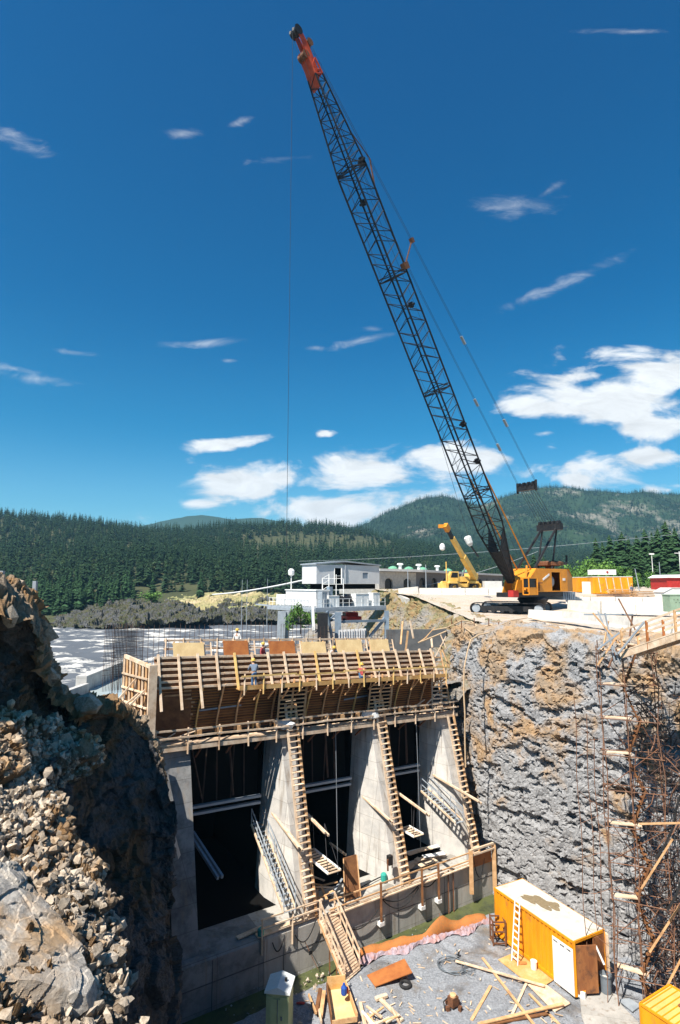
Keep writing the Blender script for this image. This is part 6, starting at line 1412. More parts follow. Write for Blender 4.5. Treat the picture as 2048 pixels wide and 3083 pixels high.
# ================================================================== POWERHOUSE
ph = thing('powerhouse', 'long low powerhouse with dark arched windows and a flat pale roof', 'building', (22, 120, 20))
def arch_wall(mbw, mbo, a, b, z0, z1, n, wr=.55, hr=.78, dep=.5, out=None):
    """wall with n arched openings built as strips; openings backed by a dark pane"""
    a, b = Vector(a), Vector(b); L = (b - a).length; d = (b - a) / L; nrm_ = out; cell = L / n; w = cell * wr; h = (z1 - z0) * hr; r = w / 2; th = nrm_ * -dep
    def P_(x, z): p = a + d * x; return V(p.x, p.y, z)
    for i in range(n):
        c = cell * (i + .5); x0 = cell * i; x1 = x0 + cell
        mbw.prism([P_(x0, z0), P_(c - r, z0), P_(c - r, z1), P_(x0, z1)], th); mbw.prism([P_(c + r, z0), P_(x1, z0), P_(x1, z1), P_(c + r, z1)], th)
        K = 7; sp_z = z0 + h - r * .6
        arc = [(c - r * math.cos(math.pi * k / K), sp_z + r * .6 * math.sin(math.pi * k / K)) for k in range(K + 1)]
        for (xa, za), (xb, zb_) in zip(arc[:-1], arc[1:]): mbw.prism([P_(xa, za), P_(xb, zb_), P_(xb, z1), P_(xa, z1)], th)
        mo = WB(); mo.prism([P_(c - r, z0) + th * .7, P_(c + r, z0) + th * .7, P_(c + r, z1) + th * .7, P_(c - r, z1) + th * .7], th * .1); mo.build(mbo, M['dark_glass'], ph)
W0 = atY(1142, 1757, 104); W1 = atY(1253, 1757, 112); W2 = atY(1515, 1757, 168)
W0.z = W1.z = W2.z = 0
mw = WB(); o1 = V((W1 - W0).y, -(W1 - W0).x, 0).normalized(); arch_wall(mw, 'arched_window', W0, W1, 20.0, 24.2, 2, .42, .72, .5, o1)
mw.build('end_wall', M['stone_wall'], ph)
mw = WB(); o2 = V((W2 - W1).y, -(W2 - W1).x, 0).normalized(); arch_wall(mw, 'arched_window', W1, W2, 20.0, 24.3, 10, .5, .75, .5, o2)
mw.build('side_wall', M['stone_shaded'], ph)
mb = WB(); bk = -o2 * 16; mb.prism([(W0 + o1 * .6 - (W1 - W0).normalized() * .5) + V(0, 0, 24.3), (W1 + o1 * .8 + o2 * .8) + V(0, 0, 24.3), (W2 + o2 * .8) + V(0, 0, 24.3), (W2 + bk) + V(0, 0, 24.3), (W0 + bk * .5 + V(0, 8, 0)) + V(0, 0, 24.3)], (0, 0, .45)); mb.build('roof', M['roofing'], ph)
mb = WB(); mb.prism([(W0 - o1 * .6) + V(0, 0, 20), (W0 - o1 * .6) + bk * .5 + V(0, 8, 20), (W0 - o1 * .6) + bk * .5 + V(.4, 8, 20), (W0 - o1 * .6) + V(.4, 0, 20)], (0, 0, 4.2)); mb.build('rear_wall', M['stone_wall'], ph)
for k, (px, dd_) in enumerate([(1184, 122), (1232, 126), (1274, 130), (1350, 142), (1404, 152)]):
    c = atY(px, 1757, dd_); mb = WB(); mb.lathe(V(c.x, c.y, 24.75), [(.4, 0), (.4, .35), (1.05, .42), (.95, .7), (.5, .95), (.1, 1.05)], 14); mb.build('roof_ventilator', M['dome_green'], ph)
for k, (px, dd_) in enumerate([(1206, 121), (1262, 126), (1318, 136)]):
    c = atY(px, 1757, dd_); mb = WB(); mb.lathe(V(c.x, c.y, 24.75), [(.35, 0), (.35, 1.2), (.7, 1.25), (.6, 1.6)], 10); mb.build('vent_pipe', M['white'], ph)
# ------------------------------------------------------------------ barriers, walls, stores on the plateau
bar_lab = {}
def barrier(c, d, L, label, group, h=.95, w0=.6):
    d = Vector(d).normalized(); s = V(-d.y, d.x, 0); mb = WB(); c = Vector(c)
    prof = [(-w0 / 2, 0), (-w0 / 2, .12), (-w0 * .3, .36), (-w0 * .14, h), (w0 * .14, h), (w0 * .3, .36), (w0 / 2, .12), (w0 / 2, 0)]
    mb.prism([c - d * L / 2 + s * a + V(0, 0, z) for a, z in prof], d * L)
    return single(mb, 'concrete_barrier', M['barrier'], label, 'barrier', group, loc=c)
words = ['first', 'second', 'third', 'fourth', 'fifth', 'sixth', 'seventh', 'eighth', 'ninth', 'tenth', 'eleventh', 'twelfth']
rowA = [(1648, 1866, 1595, 1700), (1752, 1876, 1702, 1800), (1848, 1890, 1803, 1900), (1962, 1902, 1904, 2020)]
ptsA = [onz(1594, 1864, 18.5), onz(1698, 1872, 18.5), onz(1800, 1884, 18.5), onz(1900, 1898, 18.5), onz(2030, 1912, 18.5), onz(2180, 1922, 18.5)]
for i in range(5): a, b = ptsA[i], ptsA[i + 1]; L = (b - a).length; barrier((a + b) / 2, b - a, L - .06, words[i] + ' barrier from the left in the front row at the rock rim', 'front row of concrete barriers')
ptsB = [atY(1715 + i * 88, 1846 + i * 1.3, 0) for i in range(5)]
ptsB = [onz(1712, 1842, 18.75), onz(1812, 1848, 18.75), onz(1915, 1850, 18.75), onz(2015, 1852, 18.75), onz(2110, 1854, 18.75)]
for i in range(4): a, b = ptsB[i], ptsB[i + 1]; barrier((a + b) / 2, b - a, (b - a).length - .08, words[i] + ' tall barrier from the left in the row right of the crane tracks', 'middle row of concrete barriers', 1.35, .7)
ptsC = [(1262, 84), (1330, 83.5), (1400, 83), (1470, 82.5), (1540, 82), (1610, 81.5), (1680, 81)]
for i in range(6):
    a = atY(ptsC[i][0], 1757, ptsC[i][1]); b = atY(ptsC[i + 1][0], 1757, ptsC[i + 1][1]); z = float(plat_z(83)); a.z = b.z = z - .1; barrier((a + b) / 2, b - a, (b - a).length - .06, words[i] + ' barrier from the left in the row behind the big crane', 'rear row of concrete barriers', 1.05, .6)
ptsD = [(1700, 72), (1775, 71), (1850, 70.5), (1930, 70), (2010, 69.5), (2080, 69)]
for i in range(5):
    a = atY(ptsD[i][0], 1757, ptsD[i][1]); b = atY(ptsD[i + 1][0], 1757, ptsD[i + 1][1]); z = float(plat_z(70)); a.z = b.z = z - .1; barrier((a + b) / 2, b - a, (b - a).length - .06, words[i] + ' barrier from the left in the row in front of the lumber stacks', 'barriers by the lumber', 1.1, .6)
mb = WB(); a, b = atY(1202, 1797, 86), atY(1262, 1790, 85); mb.beam(V(a.x, a.y, 20.3), V(b.x, b.y, 20.6), .6, 2.0); mb.beam(V(a.x, a.y, 19.8), V(a.x + .6, a.y - 6, 19.2), .5, 1.4)
single(mb, 'parapet', M['barrier'], 'pale concrete parapet at the left edge of the yard by the powerhouse', 'wall')
mb = WB(); c = atY(1375, 1832, 66); mb.v = []; a = atY(1365, 1825, 63); mb.prism([V(a.x, a.y, 17.6), V(a.x + 2.5, a.y - 2, 17.6), V(a.x + 9, a.y - 3.2, 17.6), V(a.x + 9, a.y + 1, 17.6), V(a.x + 2, a.y + 3, 17.6)], (0, 0, 1.1)); single(mb, 'crane_pad', M['plateau'], 'dusty raised earth pad under the crawler tracks', 'pad')
# orange stores
def store(px, Z_, w, d_, h, rz, label, mt='orange_box', roof='white', nm='site_container', streak=True):
    c = atY(px, 1757, Z_); z = float(plat_z(Z_)); t = thing(nm, label, 'container', (c.x, c.y, z), rz); mb = MB(); mb.box((0, 0, h / 2 + .1), (w, d_, h)); mb.build('body', M[mt], t)
    mb = MB(); mb.box((0, 0, h + .13), (w + .08, d_ + .08, .08)); mb.build('roof', M[roof], t)
    mb = MB()
    for i in range(int(w / .6)): mb.box((-w / 2 + .3 + i * .6, -d_ / 2 - .02, h / 2 + .1), (.08, .05, h - .1))
    mb.build('ribs', M[mt], t)
    if streak:
        for i in range(5): x = -w / 2 + .8 + i * w / 5.5; mb = MB(); mb.beam((x, -d_ / 2 - .06, h), (x + .25, -d_ / 2 - .06, .3), .14, .03); mb.build('leaning_board', M['wood_pale'], t)
    return t
store(1835, 84, 5.6, 2.5, 2.4, -.08, 'orange container with pale boards leaning on it behind the lumber')
store(1757, 88, 2.7, 2.5, 2.2, .0, 'small orange container with a white panel right of the crane house', streak=False)
mb = WB(); c = atY(1766, 1757, 84); mb.box((c.x, c.y, 21.2), (1.3, .1, 2.2)); single(mb, 'door_sheet', M['white'], 'white door panel standing between the two orange containers', 'panel')
t = thing('site_office', 'small white cabin with a red mark on top of the orange container', 'cabin', tuple(atY(1812, 1731, 84))); mb = WB(); c = atY(1812, 1723, 84); mb.box(c, (3.2, 2.2, .75)); mb.build('body', M['white'], t); mb = WB(); mb.lathe(c + V(.3, -1.12, 0), [(.16, 0), (.16, .04)], 12, (V(1, 0, 0), V(0, 0, 1), V(0, -1, 0))); mb.build('red_mark', M['red'], t)
random.seed(21)
for k, (px, Z_, z, n, lab) in enumerate([(1870, 79, 0, 5, 'tall stack of reddish lumber beside the standing man'), (1845, 77, 0, 3, 'low stack of lumber left of the standing man'), (1940, 78, 0, 4, 'stack of lumber right of the standing man'), (1985, 76, 0, 3, 'stack of pale lumber beside the white shed'), (1800, 76, 0, 2, 'scattered low lumber pile at the left of the yard'), (1910, 74, 0, 2, 'thin pile of planks in front of the standing man')]):
    c = atY(px, 1757, Z_); zz = float(plat_z(Z_)); mb = MB(); 
    for j in range(n):
        for i in range(5): mb.beam((-1.9 + random.uniform(-.2, .2), -.6 + i * .28, .12 + j * .22), (1.9 + random.uniform(-.3, .3), -.6 + i * .28 + random.uniform(-.1, .1), .12 + j * .22), .24, .12)
    o = mb.build('lumber_stack', M[['wood', 'wood_dark', 'wood', 'wood_pale', 'wood', 'wood'][k]]); o.location = (c.x, c.y, zz - .05); o.rotation_euler = (0, 0, random.uniform(-.3, .3)); tag(o, lab, 'lumber', 'lumber stacks in the yard')
t = thing('red_building', 'low red building with a pale roof at the right edge of the yard', 'building', tuple(atY(2030, 1757, 98))); c = atY(2040, 1757, 98); c.z = 20.6
mb = WB(); mb.box(c + V(1.5, 0, 1.3), (9.5, 5, 2.2)); mb.build('wall', M['red'], t); mb = WB(); mb.prism([c + V(-3.6, -2.8, 2.4), c + V(6.6, -2.8, 2.4), c + V(6.6, -2.8, 2.5), c + V(1.5, -2.8, 3.0), c + V(-2.6, -2.8, 2.9)], (0, 5.6, 0)); mb.build('roof', M['white'], t)
t = thing('white_shed', 'small white shed with a pitched top in front of the red building', 'shed', tuple(atY(2022, 1757, 74))); c = atY(2026, 1757, 74); c.z = 19.7
mb = WB(); mb.prism([c + V(-1.9, -1.2, 0), c + V(1.9, -1.2, 0), c + V(1.9, -1.2, 1.3), c + V(.9, -1.2, 1.75), c + V(-.9, -1.2, 1.75), c + V(-1.9, -1.2, 1.2)], (0, 2.4, 0)); mb.build('body', M['white'], t); mb = WB(); mb.prism([c + V(-2, -1.3, 1.22), c + V(-.95, -1.3, 1.8), c + V(.95, -1.3, 1.8), c + V(2, -1.3, 1.32), c + V(2, -1.3, 1.26), c + V(.9, -1.3, 1.75), c + V(-.9, -1.3, 1.75)], (0, 2.6, 0)); mb.build('roof', M['roofing'], t)
t = thing('green_cabinet', 'pale green steel box at the right edge above the rock rim', 'box', tuple(atY(2035, 1842, 52))); c = atY(2037, 1842, 52)
mb = WB(); mb.box(c + V(0, 0, .75), (1.7, 1.2, 1.5)); mb.build('body', M['green_paint'], t); mb = WB(); mb.box(c + V(0, 0, 1.53), (1.8, 1.3, .07)); mb.build('lid', M['green_paint'], t)
mb = WB(); [mb.box(c + V(-.5 + .17 * i, -.61, 1.1 - .25 * (i % 2)), (.06, .02, .06)) for i in range(7)]; mb.build('vent_holes', M['black'], t)
t = thing('compressor', 'small pinkish compressor behind the foot of the boom', 'compressor', tuple(atY(1487, 1757, 86))); c = atY(1482, 1757, 86); c.z = 20.6
mb = WB(); mb.box(c + V(0, 0, 1.0), (2.6, 1.3, 1.6)); mb.build('body', M['roofing'], t); mb = WB(); [mb.tube(c + V(dx, -.7, .3), c + V(dx, -.5, .3), .3, 10) for dx in (-.8, .8)]; mb.build('wheels', M['rubber'], t)
# poles and wires
for k, (px, yt, Z_, lab) in enumerate([(2045, 1660, 95, 'tall pale pole at the right edge of the yard'), (1985, 1692, 120, 'thin pole standing before the right-hand wood'), (1912, 1712, 95, 'short leaning pole near the orange container'), (1962, 1668, 130, 'lamp pole with a small white head before the wood'), (1282, 1700, 92, 'thin pole before the powerhouse end wall'), (1228, 1710, 88, 'short thin pole left of the powerhouse arches'), (730, 1745, 190, 'far thin pole by the river left of the gantry'), (745, 1745, 195, 'second far thin pole by the river'), (806, 1742, 190, 'far pole nearest the gantry by the river')]):
    c = atY(px, yt, Z_); mb = WB(); b0_ = V(c.x + (.5 if k == 2 else 0), c.y, (float(plat_z(Z_)) if px > 1100 else 6)); mb.tube(b0_, c, .09 if Z_ < 150 else .12, 5, .06)
    if k == 3: mb.box(c, (1.0, .4, .3))
    if k == 0: mb.beam(c - V(.8, 0, .3), c + V(.8, 0, -.3), .1)
    single(mb, 'utility_pole', M['white'] if k in (0, 3) else M['grey_steel'], lab, 'pole')
for k, (a, b, sg, lab) in enumerate([((640, 1790, 120), (910, 1748, 79), .3, 'heavy white cable slanting down from the gate house to the river'), ((900, 1690, 200), (2200, 1590, 150), 1.5, 'long power line crossing in front of the mountain'), ((1120, 1790, 110), (1620, 1660, 130), 1.2, 'power line running down to the powerhouse roof')]):
    p, q_ = atY(*a), atY(*b); mb = WB(); mb.pipe(sag(p, q_, sg, 0, 16), [.12, .045, .045][k], 4); single(mb, 'power_line' if k else 'cable', M['white'] if k == 0 else M['grey_steel'], lab, 'cable')

# ================================================================== THE PIT FLOOR: stores, tools and timber
def yard(x, y, z=0.0): return onz(x, y, z)
# long orange container ----------------------------------------------
P4 = yard(1735, 3004, .12); P1 = yard(1492, 2813, .12); P3 = yard(1826, 2948, .12)
cu = (P4 - P1).normalized(); cs = V(-cu.y, cu.x, 0); cL = (P4 - P1).length; cW = 2.45; cH = 2.72
t = thing('site_container', 'long orange container with a white door panel and a pale stained roof', 'container', tuple((P1 + P4) / 2 + cs * cW / 2 - V(0, 0, .12)))
cz = .14
def Kp(a, b, z): return V(P1.x, P1.y, cz) + cu * a + cs * b + V(0, 0, z)
# corrugated long sides
def corr(m_, b, a0, a1, z0, z1, flipn=1, pitch=.30, dep=.06):
    n = int((a1 - a0) / pitch); pts = []
    for i in range(n):
        x = a0 + (a1 - a0) * i / n; w = (a1 - a0) / n
        pts += [(x, 0), (x + w * .38, 0), (x + w * .5, dep), (x + w * .88, dep)]
    pts.append((a1, 0)); vs = []
    for x, d in pts: vs += [Kp(x, b + d * flipn, z0), Kp(x, b + d * flipn, z1)]
    m_.add(vs, [(2 * i, 2 * i + 2, 2 * i + 3, 2 * i + 1) for i in range(len(pts) - 1)])
mb = WB(); corr(mb, .03, .08, cL - .08, .12, cH - .1); corr(mb, cW - .03, .08, cL - .08, .12, cH - .1, -1); corr_o = mb
mb.prism([Kp(.02, .05, .1), Kp(.02, cW - .05, .1), Kp(.02, cW - .05, cH - .05), Kp(.02, .05, cH - .05)], cu * .05)
sidew = mb.build('wall', M['orange_box'], t, recalc=False)
mb = WB()
for b in (.05, cW - .05):
    mb.beam(Kp(0, b, .08), Kp(cL, b, .08), .12, .16); mb.beam(Kp(0, b, cH - .07), Kp(cL, b, cH - .07), .11, .12)
    for a in (.05, cL - .05): mb.beam(Kp(a, b, 0), Kp(a, b, cH), .13, .13)
for a in (.05, cL - .05): mb.beam(Kp(a, .1, .08), Kp(a, cW - .1, .08), .12, .16); mb.beam(Kp(a, .1, cH - .07), Kp(a, cW - .1, cH - .07), .12, .14)
mb.build('frame', M['orange_box'], t)
mb = WB(); mb.prism([Kp(.06, .06, cH - .03), Kp(cL - .06, .06, cH - .03), Kp(cL - .06, cW - .06, cH - .03), Kp(.06, cW - .06, cH - .03)], (0, 0, .04)); rf = mb.build('roof', M['container_roof'], t)
mb = WB()
random.seed(2)
for (ca, cbb, ra, rb) in ((cL * .40, cW * .52, .85, .42), (cL * .52, cW * .70, .50, .34), (cL * .33, cW * .36, .5, .2)):
    pts = []
    for i in range(26): a = 2 * math.pi * i / 26; r_ = 1 + .22 * math.sin(3 * a + ca) + random.uniform(-.13, .13); pts.append(Kp(ca + ra * r_ * math.cos(a), cbb + rb * r_ * math.sin(a), cH + .012 + .004 * ca))
    mb.prism(pts, (0, 0, .006))
mb.build('sand_patch', M['sand_stain'], rf)
mb = WB(); a0 = cL - 1.42
corrw = [(a0 + i * .2, 0 if i % 2 else -.03) for i in range(8)]
mb.prism([Kp(a0, -.05, .02), Kp(cL - .02, -.05, .02), Kp(cL - .02, -.05, cH - .38), Kp(a0, -.05, cH - .38)], cs * -.03)
for i in range(7): mb.beam(Kp(a0 + .1 + i * .2, -.095, .05), Kp(a0 + .1 + i * .2, -.095, cH - .42), .05, .03)
wd = mb.build('white_door', M['white'], t)
mb = WB()
for i in range(3): mb.box(Kp(a0 + .25 + i * .45, -.11, cH - .52), (.26, .02, .035), (cu, cs, V(0, 0, 1)))
mb.build('vent_slot', M['black'], wd)
# open end: dark interior box + two swung doors
mb = WB(); mb.prism([Kp(.2, .12, .18), Kp(.2, cW - .12, .18), Kp(.2, cW - .12, cH - .14), Kp(.2, .12, cH - .14)], cu * .04)
mb.prism([Kp(.2, .14, .17), Kp(cL - .14, .14, .17), Kp(cL - .14, cW - .14, .17), Kp(.2, cW - .14, .17)], (0, 0, .02)); mb.build('interior_shade', M['interior_shade'], t)
door_m = M['wood_dark']
mbd = mat('rusty_brown_door', (.34, .14, .05), (.22, .08, .03), .7, 1.5, .002, 20, col3=(.12, .055, .03), scale3=1.5, p3=(.5, .65), stretch=(2, 2, .5)); 
mb = WB(); h0 = Kp(cL + .02, .12, .16); dv = (cu * .38 + cs * .92).normalized() * 1.12; mb.prism([h0, h0 + dv, h0 + dv + V(0, 0, cH - .36), h0 + V(0, 0, cH - .36)], cu * .06); mb.build('door', mbd, t)
mb = WB(); h1 = Kp(cL + .02, cW - .95, .16); dv2 = cs * .82; mb.prism([h1, h1 + dv2, h1 + dv2 + V(0, 0, cH - .36), h1 + V(0, 0, cH - .36)], cu * -.06); mb.build('door', mbd, t)
mb = WB(); mb.beam(Kp(cL + .12, cW + .0, .05), Kp(cL + .12, cW + .0, cH - .15), .1, .22); mb.build('jamb_board', M['wood_pale'], t)
mb = WB(); q0 = h0 + dv * 1.0 + V(0, 0, cH - .4); mb.beam(q0, q0 + cu * .5 - V(0, 0, .7), .04, .1); mb.build('door_strut', M['white'], t)
# ladder on the container
t = thing('ladder', 'white ladder leaning on the side of the long orange container', 'ladder', tuple(Kp(2.15, -.6, -.1)))
a0_, a1_ = Kp(2.55, -.85, -.05), Kp(2.15, -.10, cH + .15)
for d in (-.24, .24): mb = WB(); mb.beam(a0_ + cu * d, a1_ + cu * d * .8, .055, .09); mb.build('rail', M['white'], t)
mb = WB()
for i in range(9): c = a0_.lerp(a1_, (i + .7) / 9.3); mb.beam(c - cu * .24, c + cu * .24, .035, .08)
mb.build('rungs', M['white'], t)
# plywood walkway sheets beside it
def sheet(pts, th, name, m_, lab, cat, group=None, tilt=0): 
    mb = WB(); mb.prism([yard(x, y, z) for x, y, z in pts], (0, 0, th)); return single(mb, name, M[m_], lab, cat, group)
sheet([(1500,2890,.06),(1565,2862,.06),(1670,2950,.06),(1640,2968,.06),(1582,2955,.06)], .03, 'plywood_sheet', 'plywood', 'tan plywood sheets lying along the side of the long orange container', 'plywood sheet')
sheet([(1588,2965,.04),(1640,2962,.04),(1718,3022,.04),(1670,3048,.04)], .03, 'plywood_sheet', 'wood_pale', 'pale plywood sheet on the gravel under the crossing boards', 'plywood sheet')
sheet([(1105,2938,.05),(1218,2888,.45),(1242,2930,.5),(1130,2972,.08)], .04, 'plywood_sheet', 'plywood_rust', 'brown plywood sheet propped up beside the foot of the gangway', 'plywood sheet')
sheet([(1745,2990,.06),(1800,2972,.06),(1860,3000,.06),(1872,3030,.06),(1925,3083,.06),(1900,3160,.06),(1790,3160,.06),(1752,3066,.06)], .06, 'concrete_pad', 'concrete', 'pale slab in front of the open end of the long orange container', 'slab')
sheet([(1860,3012,.08),(1895,3008,.08),(1930,3030,.08),(1905,3048,.08)], .05, 'plywood_sheet', 'grey_steel', 'small grey sheet on the ground between the barrel and the orange box', 'sheet')
# loose boards, each placed where it lies
def board(x0, y0, x1, y1, w, m_, lab, z0=.1, z1=.1, h=.05, nm='timber_board', group='loose boards on the gravel'):
    mb = WB(); mb.beam(yard(x0, y0, z0), yard(x1, y1, z1), w, h); single(mb, nm, M[m_], lab, 'board', group)
board(1372, 2893, 1640, 2968, .16, 'wood_pale', 'long pinkish board running towards the container side', .16, .2)
board(1453, 2884, 1612, 3090, .14, 'wood', 'long brown board running from the shore side to the bottom edge', .1, .14)
board(1478, 2968, 1420, 3072, .16, 'wood', 'short rust-brown board lying alone on the gravel', .06, .06)
board(1592, 2945, 1540, 3060, .13, 'wood_pale', 'pale board crossing under the long brown one', .05, .08)
board(1440, 3083, 1696, 3022, .17, 'wood', 'brown board lying almost crosswise along the bottom edge', .14, .2)
board(1594, 2992, 1690, 3090, .12, 'wood', 'brown board beside the pale plywood sheet', .06, .06)
board(1385, 3100, 1655, 3050, .16, 'wood_dark', 'darker board under the crosswise one', .06, .06)
board(1131, 3008, 1165, 2996, .22, 'wood_pale', 'short pale plank end on the gravel left of the tyre', .12, .14, .12)
board(1145, 3008, 1212, 3072, .17, 'wood_pale', 'thick pale plank pointing to the bottom edge', .1, .1, .1)
board(1085, 3020, 1100, 3090, .17, 'wood_pale', 'pale plank standing clear right of the timber crate', .08, .08, .1)
# lumber scraps heap
random.seed(14)
for k in range(12):
    x, y = 1125 + random.uniform(-25, 70), 3070 + random.uniform(-25, 18); c = yard(x, y, .12 + .02 * k); th = random.uniform(0, 3.1); d = V(math.cos(th), math.sin(th), random.uniform(-.05, .1)) * random.uniform(.7, 1.5)
    mb = WB(); mb.beam(c - d / 2, c + d / 2, .1, .06); single(mb, 'timber_scrap', M[['wood_pale', 'wood', 'wood_pale', 'white'][k % 4]], 'pale timber scrap in the heap at the bottom edge', 'board', 'timber scraps at the bottom edge')
# tyre, wire coil, motor
mb = MB(); c = yard(1221, 2969, .02); R1, r1 = .27, .085; vs = []; 
for i in range(20):
    for j in range(8): a, b = 2 * math.pi * i / 20, 2 * math.pi * j / 8; vs.append(c + V((R1 + r1 * math.cos(b)) * math.cos(a), (R1 + r1 * math.cos(b)) * math.sin(a), .09 + r1 * math.sin(b)))
mb.add(vs, [(i * 8 + j, ((i + 1) % 20) * 8 + j, ((i + 1) % 20) * 8 + (j + 1) % 8, i * 8 + (j + 1) % 8) for i in range(20) for j in range(8)]); single(mb, 'tyre', M['rubber'], 'black tyre lying on the gravel below the propped plywood', 'tyre', smooth=True)
mb = MB(); c = yard(1362, 2912, .03); random.seed(6)
for k in range(7):
    r_ = random.uniform(.62, .85); ox, oy = random.uniform(-.12, .12), random.uniform(-.12, .12); mb.pipe([c + V(ox + r_ * math.cos(a), oy + r_ * .85 * math.sin(a), .04 + .02 * k + .05 * math.sin(a * 2 + k)) for a in np.linspace(0, 6.28, 24)], .016, 4)
for k in range(8): a = random.uniform(-.8, .8) - .7; mb.pipe([c + V(.5, -.3, .05), c + V(.5 + .5 * math.cos(a), -.3 + .5 * math.sin(a), .15), c + V(.5 + .8 * math.cos(a + .3), -.3 + .8 * math.sin(a + .3), .03)], .014, 4)
single(mb, 'wire_coil', M['grey_plastic'], 'loose coil of grey wire on the gravel near the net', 'wire coil')
mb = MB(); mb.tube(c + V(.45, .7, .05), c + V(.62, 1.15, .1), .06, 6); single(mb, 'pipe_piece', M['rubber'], 'short dark pipe beside the wire coil', 'pipe')
t = thing('motor', 'rusty brown motor with four feet standing on the gravel near the bottom edge', 'motor', tuple(yard(1365, 3035, 0))); c = t.location.copy()
mb = WB(); mb.box(c + V(0, 0, .36), (.44, .38, .42), rz=.6); mb.build('body', M['rust'], t); mb = WB(); mb.lathe(c + V(0, 0, .56), [(.17, 0), (.17, .1), (.08, .13)], 12); mb.build('cap', M['wood'], t)
for dx, dy in ((-.32, -.22), (.32, -.22), (-.25, .26), (.28, .24)): mb = WB(); mb.box(c + V(dx, dy, .12), (.2, .16, .2), rz=.6 + dx); mb.build('foot', M['rust'], t)
mb = WB(); mb.pipe([c + V(-.2, .2, .4), c + V(-.5, 0, .3), c + V(-.48, -.3, .08)], .03, 5); mb.build('lead', M['rubber'], t)
# paint bucket, red rags
mb = MB(); c = yard(1608, 2918, .08); mb.lathe(c, [(.15, 0), (.17, .03), (.18, .42), (.19, .44), (.16, .44), (.15, .40)], 14); single(mb, 'bucket', M['white'], 'white bucket standing on the plywood by the container', 'bucket')
v, f = rock_proto(70, 34); mb = MB(); c = yard(1572, 2900, .12); mb.add([tuple(Vector(q) * .26 + c + V(.0, 0, .02)) for q in v * np.array([1.3, .9, .5])], [tuple(int(i) for i in q) for q in f]); single(mb, 'red_cloth', M['net'], 'crumpled orange-red cloth at the foot of the container ladder', 'cloth')
# rust steel stand
t = thing('steel_stand', 'rusty square steel stand beside the back corner of the container', 'stand', tuple(yard(1505, 2835, 0))); c = yard(1500, 2838, 0)
mb = WB()
for z in (.15, .8, 1.35):
    for (a, b) in (((-.38, -.34), (.38, -.34)), ((.38, -.34), (.38, .34)), ((.38, .34), (-.38, .34)), ((-.38, .34), (-.38, -.34))): mb.beam(c + V(*a, z), c + V(*b, z), .07)
mb.build('ring_rails', M['rust'], t)
for a in ((-.38, -.34), (.38, -.34), (.38, .34), (-.38, .34)): mb = WB(); mb.beam(c + V(*a, 0), c + V(*a, 1.45), .08); mb.build('leg', M['rust'], t)
# grey barrel
t = thing('barrel', 'grey plastic barrel with an open top beside the container doors', 'barrel', tuple(yard(1826, 2988, .1))); c = t.location.copy()
mb = WB(); mb.lathe(c, [(.24, 0), (.27, .05), (.29, .5), (.30, .84), (.33, .86), (.33, .92), (.28, .92), (.25, .7)], 18); mb.build('drum', M['grey_plastic'], t, smooth=False)
mb = WB(); mb.lathe(c + V(0, 0, .70), [(.25, 0), (.2, .02)], 14); mb.build('contents', M['container_roof'], t)
t = thing('cardboard_box', 'small orange and white box by the foot of the open container door', 'box', tuple(yard(1748, 2998, .1))); c = yard(1752, 3000, .12); mb = WB(); mb.box(c + V(0, 0, .16), (.42, .3, .32), rz=-.6); mb.build('body', M['white'], t); mb = WB(); mb.box(c + V(.0, 0, .33), (.44, .16, .02), rz=-.6); mb.build('label_strip', M['orange_box'], t)
# second orange box bottom right
t = thing('site_container', 'orange steel box with a tan top cut off by the bottom right corner', 'container', tuple(yard(2020, 3120, 0))); c0 = yard(1928, 3075, 1.7) ; 
q = [onz(1928, 3022, 1.9), onz(2016, 2966, 1.9), onz(2120, 3010, 1.9), onz(2050, 3095, 1.9)]
ea = (q[1] - q[0]); eb = V(ea.y, -ea.x, 0).normalized() * 2.6; q = [q[0], q[1], q[1] + eb, q[0] + eb]
mb = WB(); mb.prism([V(p.x, p.y, .1) for p in q], (0, 0, 1.74)); mb.build('body', M['orange_box'], t)
mb = WB(); mb.prism([V(p.x, p.y, 1.85) for p in [a_ + (sum(q, V(0, 0, 0)) / 4 - a_) * .03 for a_ in q]], (0, 0, .05)); ro = mb.build('roof', mat('tan_roof', (.76, .46, .14), (.66, .38, .12), .6, 1.5, 0), t)
mb = WB()
for i in range(9): f = (i + .5) / 9; a_ = q[0].lerp(q[3], f); b_ = q[1].lerp(q[2], f); mb.beam(V(a_.x, a_.y, 1.9), V(b_.x, b_.y, 1.9), .05, .05)
for a_, b_ in zip(q, q[1:] + q[:1]): mb.beam(V(a_.x, a_.y, 1.9), V(b_.x, b_.y, 1.9), .09, .1); mb.beam(V(a_.x, a_.y, 0), V(a_.x, a_.y, 1.9), .1)
mb.build('edge_rim', M['orange_box'], ro)
for k, f in enumerate((.42, .58)): mb = WB(); a_ = q[0].lerp(q[3], f).lerp(q[1].lerp(q[2], f), .55); mb.beam(V(a_.x, a_.y, 1.96), V(a_.x, a_.y, 1.96) + ea.normalized() * .9, .12, .06); single(mb, 'steel_bar', M['wood_dark'], ['upper dark bar lying on the orange corner box', 'lower dark bar lying on the orange corner box'][k], 'bar')
